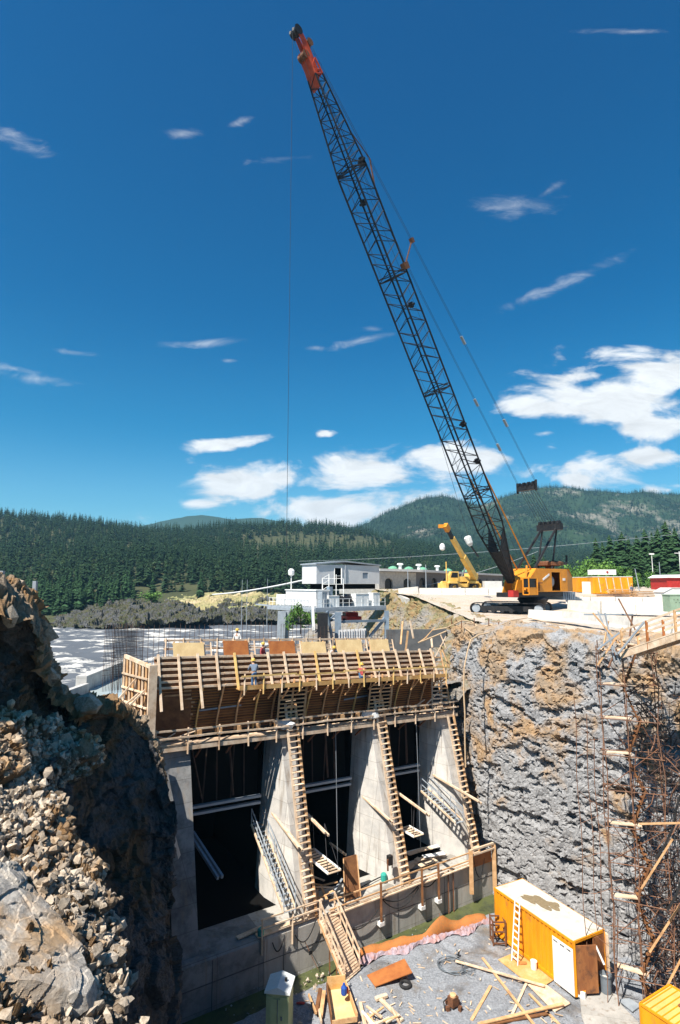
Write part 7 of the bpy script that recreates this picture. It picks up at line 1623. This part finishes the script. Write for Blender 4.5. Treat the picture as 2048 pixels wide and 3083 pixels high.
# portable toilet
c = yard(845, 3083, 0) + V(0, -.55, 0); tz = 0
t = thing('portable_toilet', 'pale green portable toilet with a white pitched roof at the bottom edge', 'portable toilet', tuple(c), 0)
ang = -.12; ex, ey = V(math.cos(ang), math.sin(ang), 0), V(-math.sin(ang), math.cos(ang), 0)
def Tp(a, b, z): return c + ex * a + ey * b + V(0, 0, z)
mb = WB(); mb.box(Tp(0, 0, 1.05), (1.12, 1.12, 2.1), (ex, ey, V(0, 0, 1))); tb_ = mb.build('cabin', M['toilet_green'], t)
mb = WB(); mb.box(Tp(-.03, -.575, 1.0), (.72, .03, 1.75), (ex, ey, V(0, 0, 1))); mb.box(Tp(-.38, -.575, 1.92), (.3, .02, .1), (ex, ey, V(0, 0, 1))); mb.box(Tp(.3, -.575, 1.92), (.3, .02, .1), (ex, ey, V(0, 0, 1))); d_ = mb.build('door', M['toilet_green'], t)
mb = WB(); mb.box(Tp(.02, -.60, 1.0), (.03, .02, 1.7), (ex, ey, V(0, 0, 1))); mb.box(Tp(.22, -.61, 1.05), (.08, .05, .14), (ex, ey, V(0, 0, 1))); mb.build('latch', M['grey_plastic'], d_)
mb = WB(); mb.prism([Tp(-.64, -.64, 2.12), Tp(.64, -.64, 2.12), Tp(.64, -.64, 2.2), Tp(0, -.64, 2.42), Tp(-.64, -.64, 2.2)], ey * 1.28); mb.build('roof', M['toilet_roof'], t)
mb = WB(); mb.lathe(Tp(.30, .05, 2.3), [(.06, 0), (.06, .16)], 8); mb.build('vent_pipe', M['black'], t)
# timber crate with blue jug
t = thing('timber_crate', 'open timber trough with pale inside standing behind the toilet', 'crate', tuple(yard(1010, 3050, 0)))
A0, A1, A2, A3 = yard(985, 2985, .12), yard(1040, 2978, .12), yard(1075, 3075, .12), yard(1000, 3085, .12)
mb = WB(); mb.prism([A0, A1, A2, A3], (0, 0, .05)); mb.build('floor', M['plywood_pale'], t)
for a, b, h, mt_ in ((A0, A1, .7, 'plywood'), (A1, A2, .45, 'wood'), (A3, A0, .45, 'wood_dark'), (A2, A3, .25, 'wood')): mb = WB(); mb.prism([a, b, b + V(0, 0, h * (.8 if mt_ == 'wood' else 1)), a + V(0, 0, h)], V(-(b - a).y, (b - a).x, 0).normalized() * .05); mb.build('side_board', M[mt_], t)
mb = MB(); c = yard(1036, 2995, .55); mb.lathe(c, [(.12, 0), (.16, .05), (.16, .35), (.07, .48), (.06, .55)], 10); single(mb, 'water_jug', M['blue'], 'blue jug on the corner of the timber trough', 'jug')
mb = MB(); c = yard(1046, 2990, .5); mb.lathe(c, [(.06, 0), (.07, .2), (.03, .3)], 8); single(mb, 'red_bottle', M['red'], 'small red bottle beside the blue jug', 'bottle')
for k, (x0, y0, x1, y1, mt_, lab) in enumerate([(952, 3050, 965, 2978, 'wood_dark', 'dark plank lying left of the timber trough'), (966, 3060, 976, 2985, 'wood', 'brown plank between the dark plank and the trough'), (930, 2995, 952, 3050, 'wood', 'thin leaning strip left of the dark plank'), (960, 3040, 968, 3078, 'wood_pale', 'short pale plank left of the trough')]):
    board(x0, y0, x1, y1, .2 if k < 2 else .09, mt_, lab, .15, .25, .12, group='planks beside the timber trough')
mb = MB(); c = yard(905, 3020, .05); v, f = rock_proto(72, 30); mb.add([tuple(Vector(q) * .2 + c) for q in v * np.array([1.5, .7, .4])], [tuple(int(i) for i in q) for q in f]); single(mb, 'red_rag', M['red'], 'small red rag on the gravel beside the toilet', 'cloth')
# stones at the water's edge and scattered on the gravel
def spot_rocks(name, n, fn, s0, s1, m_, seed, pw=2):
    r = np.random.default_rng(seed); T = []
    for _ in range(n):
        p = fn(r); s = s0 + (s1 - s0) * r.random()**pw; T.append((np.concatenate([rotm(r) * s, np.array([[p[0]], [p[1]], [p[2] + s * .15]])], 1), r.integers(len(RP))))
    o = np_instances(name, [q[0] for q in RP], [q[1] for q in RP], T, m_); return tag(o, kind='stuff')
def shore_pt(r): s = r.uniform(-17.5, -13.8); p = S(s, r.uniform(.8, 2.0), 0); return (p.x, p.y, -.05)
spot_rocks('shore_stones', 60, shore_pt, .05, .2, M['rubble_stone'], 41)
def floor_pt(r): return (r.uniform(-6, 19), r.uniform(20, 40), .02)
spot_rocks('loose_gravel', 2600, floor_pt, .015, .09, M['gravel'], 42, 3)
cv = np.array([[x, y, z] for x in (-1, 1) for y in (-.22, .22) for z in (-.1, .1)], float); cf = np.array([(0,1,3),(0,3,2),(4,6,7),(4,7,5),(0,4,5),(0,5,1),(2,3,7),(2,7,6),(0,2,6),(0,6,4),(1,5,7),(1,7,3)])
_r = np.random.default_rng(61); T = []
for _ in range(170):
    p = onz(_r.uniform(900, 1720), _r.uniform(2830, 3083), 0); a = _r.uniform(0, 6.28); s = _r.uniform(.04, .22)
    if (p.x - SB.x) * SN.x + (p.y - SB.y) * SN.y < 2.3: continue
    T.append((np.array([[math.cos(a) * s, -math.sin(a) * .12, 0, p.x], [math.sin(a) * s, math.cos(a) * .12, 0, p.y], [0, 0, .12, .04]]), 0))
tag(np_instances('wood_chips', [cv], [cf], T, M['wood_pale']), kind='stuff')
def foot_pt(r):
    i = r.integers(14, 50); p = bl[i]; d = r.random()**1.6 * 1.6; return (p[0] - nrm[i, 0] * d, p[1] - nrm[i, 1] * d, .05)
spot_rocks('rockfall', 520, foot_pt, .05, .38, M['rock_right'], 43)
def crest_pt(r):
    y = r.uniform(40, 56); return (edge_x(y) + r.uniform(-1.5, 2.5), y, plat_z(y) - .1)
spot_rocks('rim_stones', 260, crest_pt, .05, .3, M['rubble_stone'], 44)
# boulders big enough to tell apart on the ridge and bench
bl_l = [((258,2120,25.9),.85,'large rounded pale boulder on top of the left ridge'),((262,2235,24.4),.62,'pale boulder at the tip of the rubble bench'),((188,2245,23.0),.70,'tall pale boulder near the middle of the rubble bench edge'),((138,1900,24.4),.75,'pale block on the ridge crest below the river'),((132,1985,24.6),.6,'grey-white block half-way down the ridge crest'),
  ((150,2030,25.0),.6,'tan block low on the ridge crest'),((178,2085,25.6),.75,'flat pale block under the ridge crest'),((28,1856,19.6),.5,'flat pale rock lying on the hollow ledge'),((70,1765,22.2),.45,'grey rock on top of the ridge at the left'),((150,2330,20.8),.4,'pale block on the bench just below its tip'),
  ((228,2610,17.9),.38,'grey block in the middle of the bench edge'),((270,2720,16.6),.36,'brown-stained block low on the bench edge'),((60,2560,16.9),.5,'large flat grey slab stone on the lower bench'),((285,2790,15.8),.33,'pale block near the bottom of the bench edge')]
bm_me = []
for k in range(5):
    v, f = rock_proto(80 + k, 16); me = bpy.data.meshes.new('boulder'); me.from_pydata(v.tolist(), [], f.tolist()); me.materials.append(M['rubble_stone']); bm_me.append(me)
for k, (q, s, lab) in enumerate(bl_l):
    o = bpy.data.objects.new('boulder', bm_me[k % 5]); COL.objects.link(o); o.location = pz(q); o.scale = (s, s * .9, s * 1.05); o.rotation_euler = (k, k * .7, k * 1.3); tag(o, lab, 'boulder', 'boulders on the left ridge and bench')

# ------------------------------------------------------------------ scaffold tower in the rock corner
random.seed(33)
tw = thing('scaffold_tower', 'tall rusty scaffold stair tower tangled with bars against the right rock wall', 'scaffold', (16.2, 32.6, 0))
def Wt(a, b, z): return V(16.1 + a * .93 + b * .36, 32.4 + a * -.36 + b * .93, z)
xs_, ys_ = (-1.5, -.2, 1.3), (-.5, .7)
for a in xs_:
    for b in ys_:
        mb = WB(); pts = [Wt(a + random.uniform(-.12, .12), b + random.uniform(-.08, .08), z) for z in np.linspace(-.1, 18.4 + random.uniform(0, .8), 9)]; mb.pipe(pts, .03, 4); mb.build('standard', M['rebar'], tw)
for lv in range(10):
    z = 1.6 + lv * 1.85; mb = WB()
    for b in ys_: mb.tube(Wt(-1.6, b, z + random.uniform(-.08, .08)), Wt(1.45, b, z + random.uniform(-.1, .1)), .026, 4)
    for a in xs_: mb.tube(Wt(a, -.6, z), Wt(a, .8, z + random.uniform(-.05, .05)), .026, 4)
    mb.build('ledger', M['rebar'], tw)
    mb = WB(); mb.beam(Wt(-.2 if lv % 2 else .35, .1, z - 1.85), Wt(.5 if lv % 2 else -.35, .1, z), .05, .08); mb.beam(Wt(-.2 if lv % 2 else .35, .45, z - 1.85), Wt(.5 if lv % 2 else -.35, .45, z), .05, .08)
    for i in range(7): f = (i + .5) / 7; c = Wt(-.2 if lv % 2 else .35, .27, z - 1.85).lerp(Wt(.5 if lv % 2 else -.35, .27, z), f); mb.box(c, (.26, .34, .03))
    mb.build('ladder', M['wood_dark'], tw)
    if lv % 2 == 0 or lv > 6:
        mb = WB(); mb.beam(Wt(-1.4, .1 + random.uniform(-.3, .3), z + .04), Wt(-.3 + random.uniform(0, .5), .1, z + .04), .35, .05); mb.build('plank', M['wood_pale'], tw)
    mb = WB()
    for _ in range(2): mb.tube(Wt(random.choice(xs_), random.choice(ys_), z - 1.8), Wt(random.choice(xs_) + .3, random.choice(ys_), z + random.uniform(-.4, .6)), .022, 4)
    mb.build('brace', M['rust'], tw)
for k, (a0_, z0, a1_, z1, lab) in enumerate([(-.1, 6.2, 1.5, 8.9, 'a'), (.1, 3.2, 1.6, 5.7, 'b'), (0, 9.4, 2.9, 9.9, 'c'), (1.6, 5.6, 3.2, 6.0, 'd'), (.2, .6, 1.5, 3.2, 'e'), (-1.6, 17.5, -.2, 19.6, 'f')]):
    mb = WB(); mb.beam(Wt(a0_, -.75, z0), Wt(a1_, -.8, z1), .05, .09); mb.build('raking_board', M['wood'], tw)
# tangle of reinforcement inside and behind
cage = thing('rebar_tangle', 'dark tangle of bent reinforcing bars hanging in the rock corner behind the scaffold', 'reinforcement', (17.0, 33.2, 0))
random.seed(44)
for j in range(4):
    mb = WB()
    for _ in range(70):
        z = random.uniform(.2, 16.5) if j else random.uniform(.2, 8); a, b = random.uniform(-.1, 2.3), random.uniform(.2, 1.7); da, dbb, dz = random.uniform(-.9, .9), random.uniform(-.3, .3), random.uniform(-1.3, 1.3)
        p = Wt(a, b, z); mb.pipe([p, Wt(a + da * .5 + random.uniform(-.2, .2), b + dbb * .5, z + dz * .5), Wt(a + da, b + dbb, z + dz)], .03, 3)
    mb.build('bent_bars', M['rebar_dark' if j < 3 else 'rebar'], cage)['kind'] = 'stuff'
mb = WB()
for a in np.linspace(.3, 2.4, 8):
    mb.pipe([Wt(a + random.uniform(-.1, .1) + .02 * z, 1.0 + .3 * math.sin(a * 5), z) for z in np.linspace(.1, 15.5, 9)], .02, 3)
mb.build('upright_bars', M['rebar_dark'], cage)['kind'] = 'stuff'
mb = WB()
for z in np.linspace(.5, 15, 42): r_ = 1.0; mb.pipe([Wt(1.35 + r_ * math.cos(t_), 1.1 + .55 * math.sin(t_), z + random.uniform(-.12, .12)) for t_ in np.linspace(0, 6.28, 9)], .014, 3)
mb.build('hoops', M['rebar_dark'], cage)['kind'] = 'stuff'
for k, (a, b, tilt, lab) in enumerate([(-2.9, .2, .35, 'thin rusty rod line standing well left of the scaffold tower'), (-2.3, .9, .1, 'second thin rusty rod line left of the scaffold tower'), (-2.0, -.4, -.2, 'thin rod line nearest the left side of the scaffold tower')]):
    mb = WB(); mb.pipe([Wt(a + .06 * math.sin(z), b, z) for z in np.linspace(0, 15.5 - k, 12)], .022, 4)
    for z in np.linspace(1.5, 14 - k, 8): mb.tube(Wt(a, b, z), Wt(a + random.uniform(.6, 1.5), b, z + random.uniform(-.9, .9)), .014, 3)
    single(mb, 'rusty_rod', M['rebar'], lab, 'rod', 'rusty rods beside the scaffold tower')
for k, (pts, lab) in enumerate([([(2048,2395,31),(2035,2440,31),(2028,2490,31.2),(2000,2550,31.4),(1975,2585,31.6)], 'thick black cable hanging on the rock right of the scaffold'), ([(2050,2655,30.5),(2035,2700,30.6),(2010,2740,30.8)], 'lower black cable hanging on the rock at the right edge')]):
    mb = WB(); mb.pipe([atY(*q) for q in pts], .06, 5); single(mb, 'cable', M['rubber'], lab, 'cable', 'black cables on the right rock')
# timber ramp at the top right
rp = thing('timber_ramp', 'sloping timber ramp with orange-brown rails above the scaffold tower', 'ramp', tuple(atY(1960, 1950, 29)))
ra, rb_ = atY(1868, 1962, 31.0), atY(2110, 1880, 27.0); rdir = (rb_ - ra); rsd = V(rdir.y, -rdir.x, 0).normalized() * -1
if rsd.y < 0: rsd = -rsd
mb = WB(); 
for d in (.1, .45, .8, 1.15): mb.beam(ra + rsd * d, rb_ + rsd * d, .33, .06)
mb.build('planks', M['wood_pale'], rp)
mb = WB(); mb.beam(ra - V(0, 0, .2), rb_ - V(0, 0, .2), .1, .32); mb.beam(ra + rsd * 1.25 - V(0, 0, .2), rb_ + rsd * 1.25 - V(0, 0, .2), .1, .3); mb.build('stringer', M['wood_pale'], rp)
for i, f in enumerate((.03, .37, .72, 1.0)):
    for d in (0, 1.3): c = ra.lerp(rb_, f) + rsd * d; mb = WB(); mb.beam(c - V(0, 0, .35), c + V(0, 0, 1.1), .1); mb.build('post', M['plywood_rust'] if i % 2 else M['wood'], rp)
for d in (0, 1.3):
    mb = WB()
    for h in (.55, 1.05): mb.beam(ra + rsd * d + V(0, 0, h), rb_ + rsd * d + V(0, 0, h), .05, .1)
    mb.build('rail', M['wood_pale'], rp)
mb = WB(); mb.beam(atY(1862, 1968, 30.8), atY(1940, 1872, 29.5), .06, .09); mb.beam(atY(1800, 1955, 32), atY(1872, 1900, 30.9), .06, .09); mb.beam(atY(1760, 1850, 36), atY(1905, 1850, 32), .09, .09); mb.build('brace', M['grey_steel'], rp)
random.seed(17)
for k, (x0, y0, x1, y1) in enumerate([(1862, 1802, 1915, 1900), (1785, 1845, 1870, 1945), (1822, 1845, 1850, 1990), (1905, 1850, 1890, 1960), (1832, 1870, 1815, 1960), (1800, 1840, 1868, 2000), (1868, 1925, 1832, 2010)]):
    mb = WB(); mb.beam(atY(x0, y0, 32.2), atY(x1, y1, 31.9), .06, .08); single(mb, 'scaffold_pole', M[['rebar', 'wood', 'grey_steel'][k % 3]], 'loose pole sticking up from the top of the scaffold tower', 'pole', 'loose poles on top of the scaffold')
mb = WB(); 
for i in range(2): mb.box(atY(1885, 1940 + 12 * i, 31.4), (.95, .5, .05))
for i in range(4): mb.box(atY(1868 + 12 * i, 1946, 31.4), (.06, .5, .22))
single(mb, 'crate', M['wood_pale'], 'pale slatted crate at the foot of the timber ramp', 'crate')
# hoses over the rim and down the rock
def hose(pts, r, lab, m_='hose'): mb = WB(); P_ = [atY(*q) for q in pts]; mb.pipe(P_, r, 6); single(mb, 'hose', M[m_], lab, 'hose')
hose([(1470,1905,44.5),(1440,1912,44.3),(1418,1925,43.8),(1408,1960,43.2),(1398,2010,42.7),(1396,2080,42.3),(1400,2150,42.0),(1400,2230,41.9),(1402,2310,41.8)], .055, 'tan hose hanging down the rock face beside the formwork')
hose([(1300,1898,52),(1345,1890,51),(1390,1868,50),(1420,1872,50),(1445,1890,49),(1480,1880,49),(1490,1900,48),(1460,1915,47),(1420,1905,47.5),(1400,1890,49)], .06, 'tangled tan hose on the rock rim below the crane')
hose([(1260,1935,50),(1310,1915,49),(1345,1900,48.5)], .07, 'tan hose end lying by the right end of the plywood panels')
hose([(1490,1890,48),(1540,1868,50),(1590,1860,52),(1640,1872,50),(1700,1885,47)], .04, 'thin tan hose running along the rim in front of the barriers')
for k, (x, y0, y1) in enumerate([(1390, 1868, 1892), (1428, 1860, 1902), (1472, 1862, 1912), (1502, 1872, 1915), (1360, 1862, 1880)]):
    mb = WB(); mb.tube(atY(x, y1, 48.5), atY(x, y0, 48.5), .045, 5); single(mb, 'steel_stake', M['rust'], words[k] + ' rusty stake on the rock rim below the crane', 'stake', 'stakes on the rim')
for k in range(9):
    x, y = [(1210, 1905), (1240, 1895), (1275, 1925), (1300, 1935), (1225, 1930), (1325, 1950), (1340, 1975), (1335, 1930), (1290, 1910)][k]; p = atY(x, y, 50.5); d = V(random.uniform(-.4, .6), random.uniform(-.3, .3), random.uniform(.2, 1)) ; mb = WB(); mb.beam(p - d, p + d, .16, .07); single(mb, 'scrap_timber', M[['wood', 'wood_pale'][k % 2]], 'loose timber among the debris right of the formwork', 'timber', 'debris timbers right of the formwork')
# fence posts on the ridge at the top left
for k, (x, y, d, h) in enumerate([(102, 1792, 23.4, .9), (4, 1735, 21.4, .5)]):
    mb = WB(); p = atY(x, y + 24, d); mb.beam(p, p + V(0, 0, h), .14, .14); single(mb, 'marker_post', M['grey_steel'], ['small grey post on the crest of the left ridge', 'tiny post at the top left edge of the ridge'][k], 'post')

# ================================================================== PEOPLE
def skin_mesh(name, joints, edges, radii, material, parent, lv=1):
    me = bpy.data.meshes.new(name); me.from_pydata([tuple(j) for j in joints], edges, []); o = bpy.data.objects.new(name, me); COL.objects.link(o); o.parent = parent
    sk = o.modifiers.new('skin', 'SKIN'); 
    for v_, r_ in zip(me.skin_vertices[0].data, radii): v_.radius = (r_, r_) if not isinstance(r_, tuple) else r_
    me.skin_vertices[0].data[0].use_root = True
    if lv: o.modifiers.new('sub', 'SUBSURF').levels = lv; o.modifiers['sub'].render_levels = lv
    me.materials.append(material); return o
POSES = {
 'stand': dict(pel=(0,0,.94), ch=(0,.0,1.36), nk=(0,0,1.5), hd=(0,-.02,1.64), kn=((-.1,-.02,.5),(.1,.03,.5)), an=((-.12,.03,.07),(.12,.06,.07)), el=((-.30,.02,1.12),(.30,.02,1.12)), ha=((-.30,-.14,.90),(.28,-.16,.92))),
 'lean': dict(pel=(0,.08,.92), ch=(0,-.12,1.30), nk=(0,-.2,1.42), hd=(0,-.28,1.54), kn=((-.11,-.02,.5),(.11,.06,.5)), an=((-.13,.05,.07),(.12,.16,.07)), el=((-.30,-.22,1.08),(.30,-.24,1.08)), ha=((-.2,-.45,.98),(.2,-.46,.96))),
 'crouch': dict(pel=(0,.12,.34), ch=(0,-.08,.74), nk=(0,-.14,.88), hd=(0,-.2,1.01), kn=((-.16,-.28,.50),(.16,-.30,.52)), an=((-.14,-.02,.07),(.14,-.04,.07)), el=((-.28,-.28,.62),(.28,-.28,.62)), ha=((-.12,-.5,.45),(.14,-.5,.42)))}
def person(loc, rz, pose, shirt, pants, hat, label):
    t = thing('person', label, 'person', tuple(loc), rz, 'workers'); q = POSES[pose]
    J = [q['pel'], tuple((Vector(q['pel']) + Vector(q['ch'])) / 2), q['ch'], q['nk'], q['hd'], tuple(Vector(q['hd']) + V(0, -.01, .1))]; Rr = [(.14, .11), (.13, .10), (.16, .11), .055, .085, .07]; E = [(0, 1), (1, 2), (2, 3), (3, 4), (4, 5)]
    for s in (0, 1):
        sx = -1 if s == 0 else 1; sh = tuple(Vector(q['ch']) + V(.19 * sx, 0, .05)); k = len(J); J += [sh, q['el'][s], q['ha'][s]]; Rr += [.06, .045, .032]; E += [(2, k), (k, k + 1), (k + 1, k + 2)]
        ha = Vector(q['ha'][s]); d = (ha - Vector(q['el'][s])).normalized(); k = len(J); J.append(tuple(ha + d * .08)); Rr.append((.035, .02)); E.append((k - 1, k))
        for fi in range(4): k2 = len(J); J.append(tuple(ha + d * (.155 + .012 * (fi % 2)) + V(-.03 + .02 * fi, -.012, -.01 * fi))); Rr.append(.009); E.append((k, k2))
        k2 = len(J); J.append(tuple(ha + d * .07 + V(-.055 * sx, -.03, 0))); Rr.append(.011); E.append((k - 1, k2))
        hip = tuple(Vector(q['pel']) + V(.09 * sx, 0, -.05)); k = len(J); J += [hip, q['kn'][s], q['an'][s], tuple(Vector(q['an'][s]) + V(0, -.17, -.03))]; Rr += [.085, .06, .045, .04]; E += [(0, k), (k, k + 1), (k + 1, k + 2), (k + 2, k + 3)]
    skin_mesh('body', J, E, Rr, M['skin'], t)
    J = [tuple((Vector(q['pel']) + Vector(q['ch'])) / 2), tuple(Vector(q['pel']) + V(0, 0, .05)), q['ch'], tuple(Vector(q['ch']) + V(0, 0, .10))]; Rr = [(.155, .12), (.155, .125), (.18, .13), (.09, .08)]; E = [(0, 1), (0, 2), (2, 3)]
    for s in (0, 1): sx = -1 if s == 0 else 1; k = len(J); J += [tuple(Vector(q['ch']) + V(.2 * sx, 0, .05)), q['el'][s], tuple(Vector(q['el'][s]).lerp(Vector(q['ha'][s]), .7))]; Rr += [.075, .06, .05]; E += [(2, k), (k, k + 1), (k + 1, k + 2)]
    skin_mesh('shirt', J, E, Rr, M[shirt], t)
    J = [q['pel'], tuple(Vector(q['pel']) + V(0, 0, .08))]; Rr = [(.15, .12), (.15, .12)]; E = [(0, 1)]
    for s in (0, 1): sx = -1 if s == 0 else 1; k = len(J); J += [tuple(Vector(q['pel']) + V(.09 * sx, 0, -.06)), q['kn'][s], tuple(Vector(q['an'][s]) + V(0, 0, .04))]; Rr += [.10, .075, .065]; E += [(0, k), (k, k + 1), (k + 1, k + 2)]
    skin_mesh('trousers', J, E, Rr, M[pants], t)
    for s in (0, 1):
        a = Vector(q['an'][s]); mb = MB(); mb.prism([a + V(-.05, .09, -.07), a + V(.05, .09, -.07), a + V(.055, -.20, -.07), a + V(-.055, -.20, -.07)], (0, 0, .09)); mb.prism([a + V(-.05, .08, .02), a + V(.05, .08, .02), a + V(.045, -.04, .02), a + V(-.045, -.04, .02)], (0, 0, .08)); mb.build('boot', M['boots'], t)
    h = Vector(q['hd']); mb = MB(); mb.lathe(h + V(0, 0, .085), [(.165, -.03), (.168, -.015), (.135, 0), (.13, .06), (.09, .115), (.03, .135)], 14); mb.build('hard_hat', M[hat], t)
    mb = MB(); mb.prism([h + V(-.03, -.085, -.02), h + V(.03, -.085, -.02), h + V(0, -.085, .03)], (0, -.03, 0)); 
    for sx in (-.035, .035): mb.box(h + V(sx, -.088, .035), (.022, .012, .012))
    mb.box(h + V(0, -.085, -.055), (.05, .012, .01)); mb.build('facial_features', M['wood_dark'], t)
    return t
person(S(-17.35, -2.25, 15.36), R(200), 'lean', 'shirt_blue', 'jeans', 'hat', 'worker in grey shirt and blue jeans standing on the slatted formwork near its left end')
person(S(-15.9, -8.6, 16.7), R(-20), 'stand', 'shirt_white', 'jeans', 'hat', 'worker in white shirt and hard hat behind the rust-brown plywood panel')
person(S(-10.5, -3.9, 15.9), R(10), 'lean', 'shirt_white', 'boots', 'hat', 'worker in white shirt leaning over the top of the upper formwork')
person(S(-9.15, -2.25, 15.36), R(190), 'crouch', 'shirt_red', 'jeans', 'hat', 'worker in red shirt crouching on the upper catwalk')
person(S(-14.9, -6.3, 15.9), R(70), 'stand', 'shirt_red', 'boots', 'hat', 'worker in red standing between the two rust-brown panels')
c = atY(1901, 1757, 78); c.z = float(plat_z(78)) - .02
person(c, R(30), 'stand', 'shirt_blue', 'jeans', 'hat', 'man in blue jeans and yellow hard hat standing by the lumber stacks')

# ================================================================== HAZE
mb = MB(); mb.box((0, 1400, 137), (7000, 3600, 312)); hz_o = mb.build('haze', M['white']); hz_o['kind'] = 'stuff'
hm = bpy.data.materials.new('haze'); hm.use_nodes = True; nt = hm.node_tree; nt.nodes.clear(); out = nt.nodes.new('ShaderNodeOutputMaterial'); pv = nt.nodes.new('ShaderNodeVolumePrincipled')
pv.inputs['Color'].default_value = (.36, .72, 1.0, 1); pv.inputs['Density'].default_value = .00015; pv.inputs['Anisotropy'].default_value = .2; nt.links.new(pv.outputs[0], out.inputs['Volume'])
hz_o.data.materials.clear(); hz_o.data.materials.append(hm)

# thin net lets some light through
for nm, al in (('net', .62), ('sheeting', .8)):
    b_ = M[nm].node_tree.nodes['Principled BSDF']; b_.inputs['Alpha'].default_value = al
# labels shared by a few look-alikes: say which one, by its place from left to right
ordn = ['leftmost', 'second from left', 'third from left', 'fourth from left', 'fifth from left', 'sixth from left', 'seventh from left', 'eighth from left', 'ninth from left', 'tenth from left'] + ['%s from left' % w for w in
        'eleventh twelfth thirteenth fourteenth fifteenth sixteenth seventeenth eighteenth nineteenth twentieth twenty-first twenty-second twenty-third twenty-fourth twenty-fifth twenty-sixth twenty-seventh twenty-eighth twenty-ninth thirtieth'.split()]
same = {}
for o in list(scene.objects):
    if o.parent is None and 'label' in o.keys() and 'group' in o.keys(): same.setdefault((o['group'], o['label']), []).append(o)
for (g_, l_), lst in same.items():
    if 1 < len(lst) <= 30:
        lst.sort(key=lambda o: pix(tuple(o.location))[0])
        for i, o in enumerate(lst):
            w_ = (ordn[i] + ' ' + l_).split(); o['label'] = ' '.join(w_[:16]) if len(w_) > 16 else ' '.join(w_)
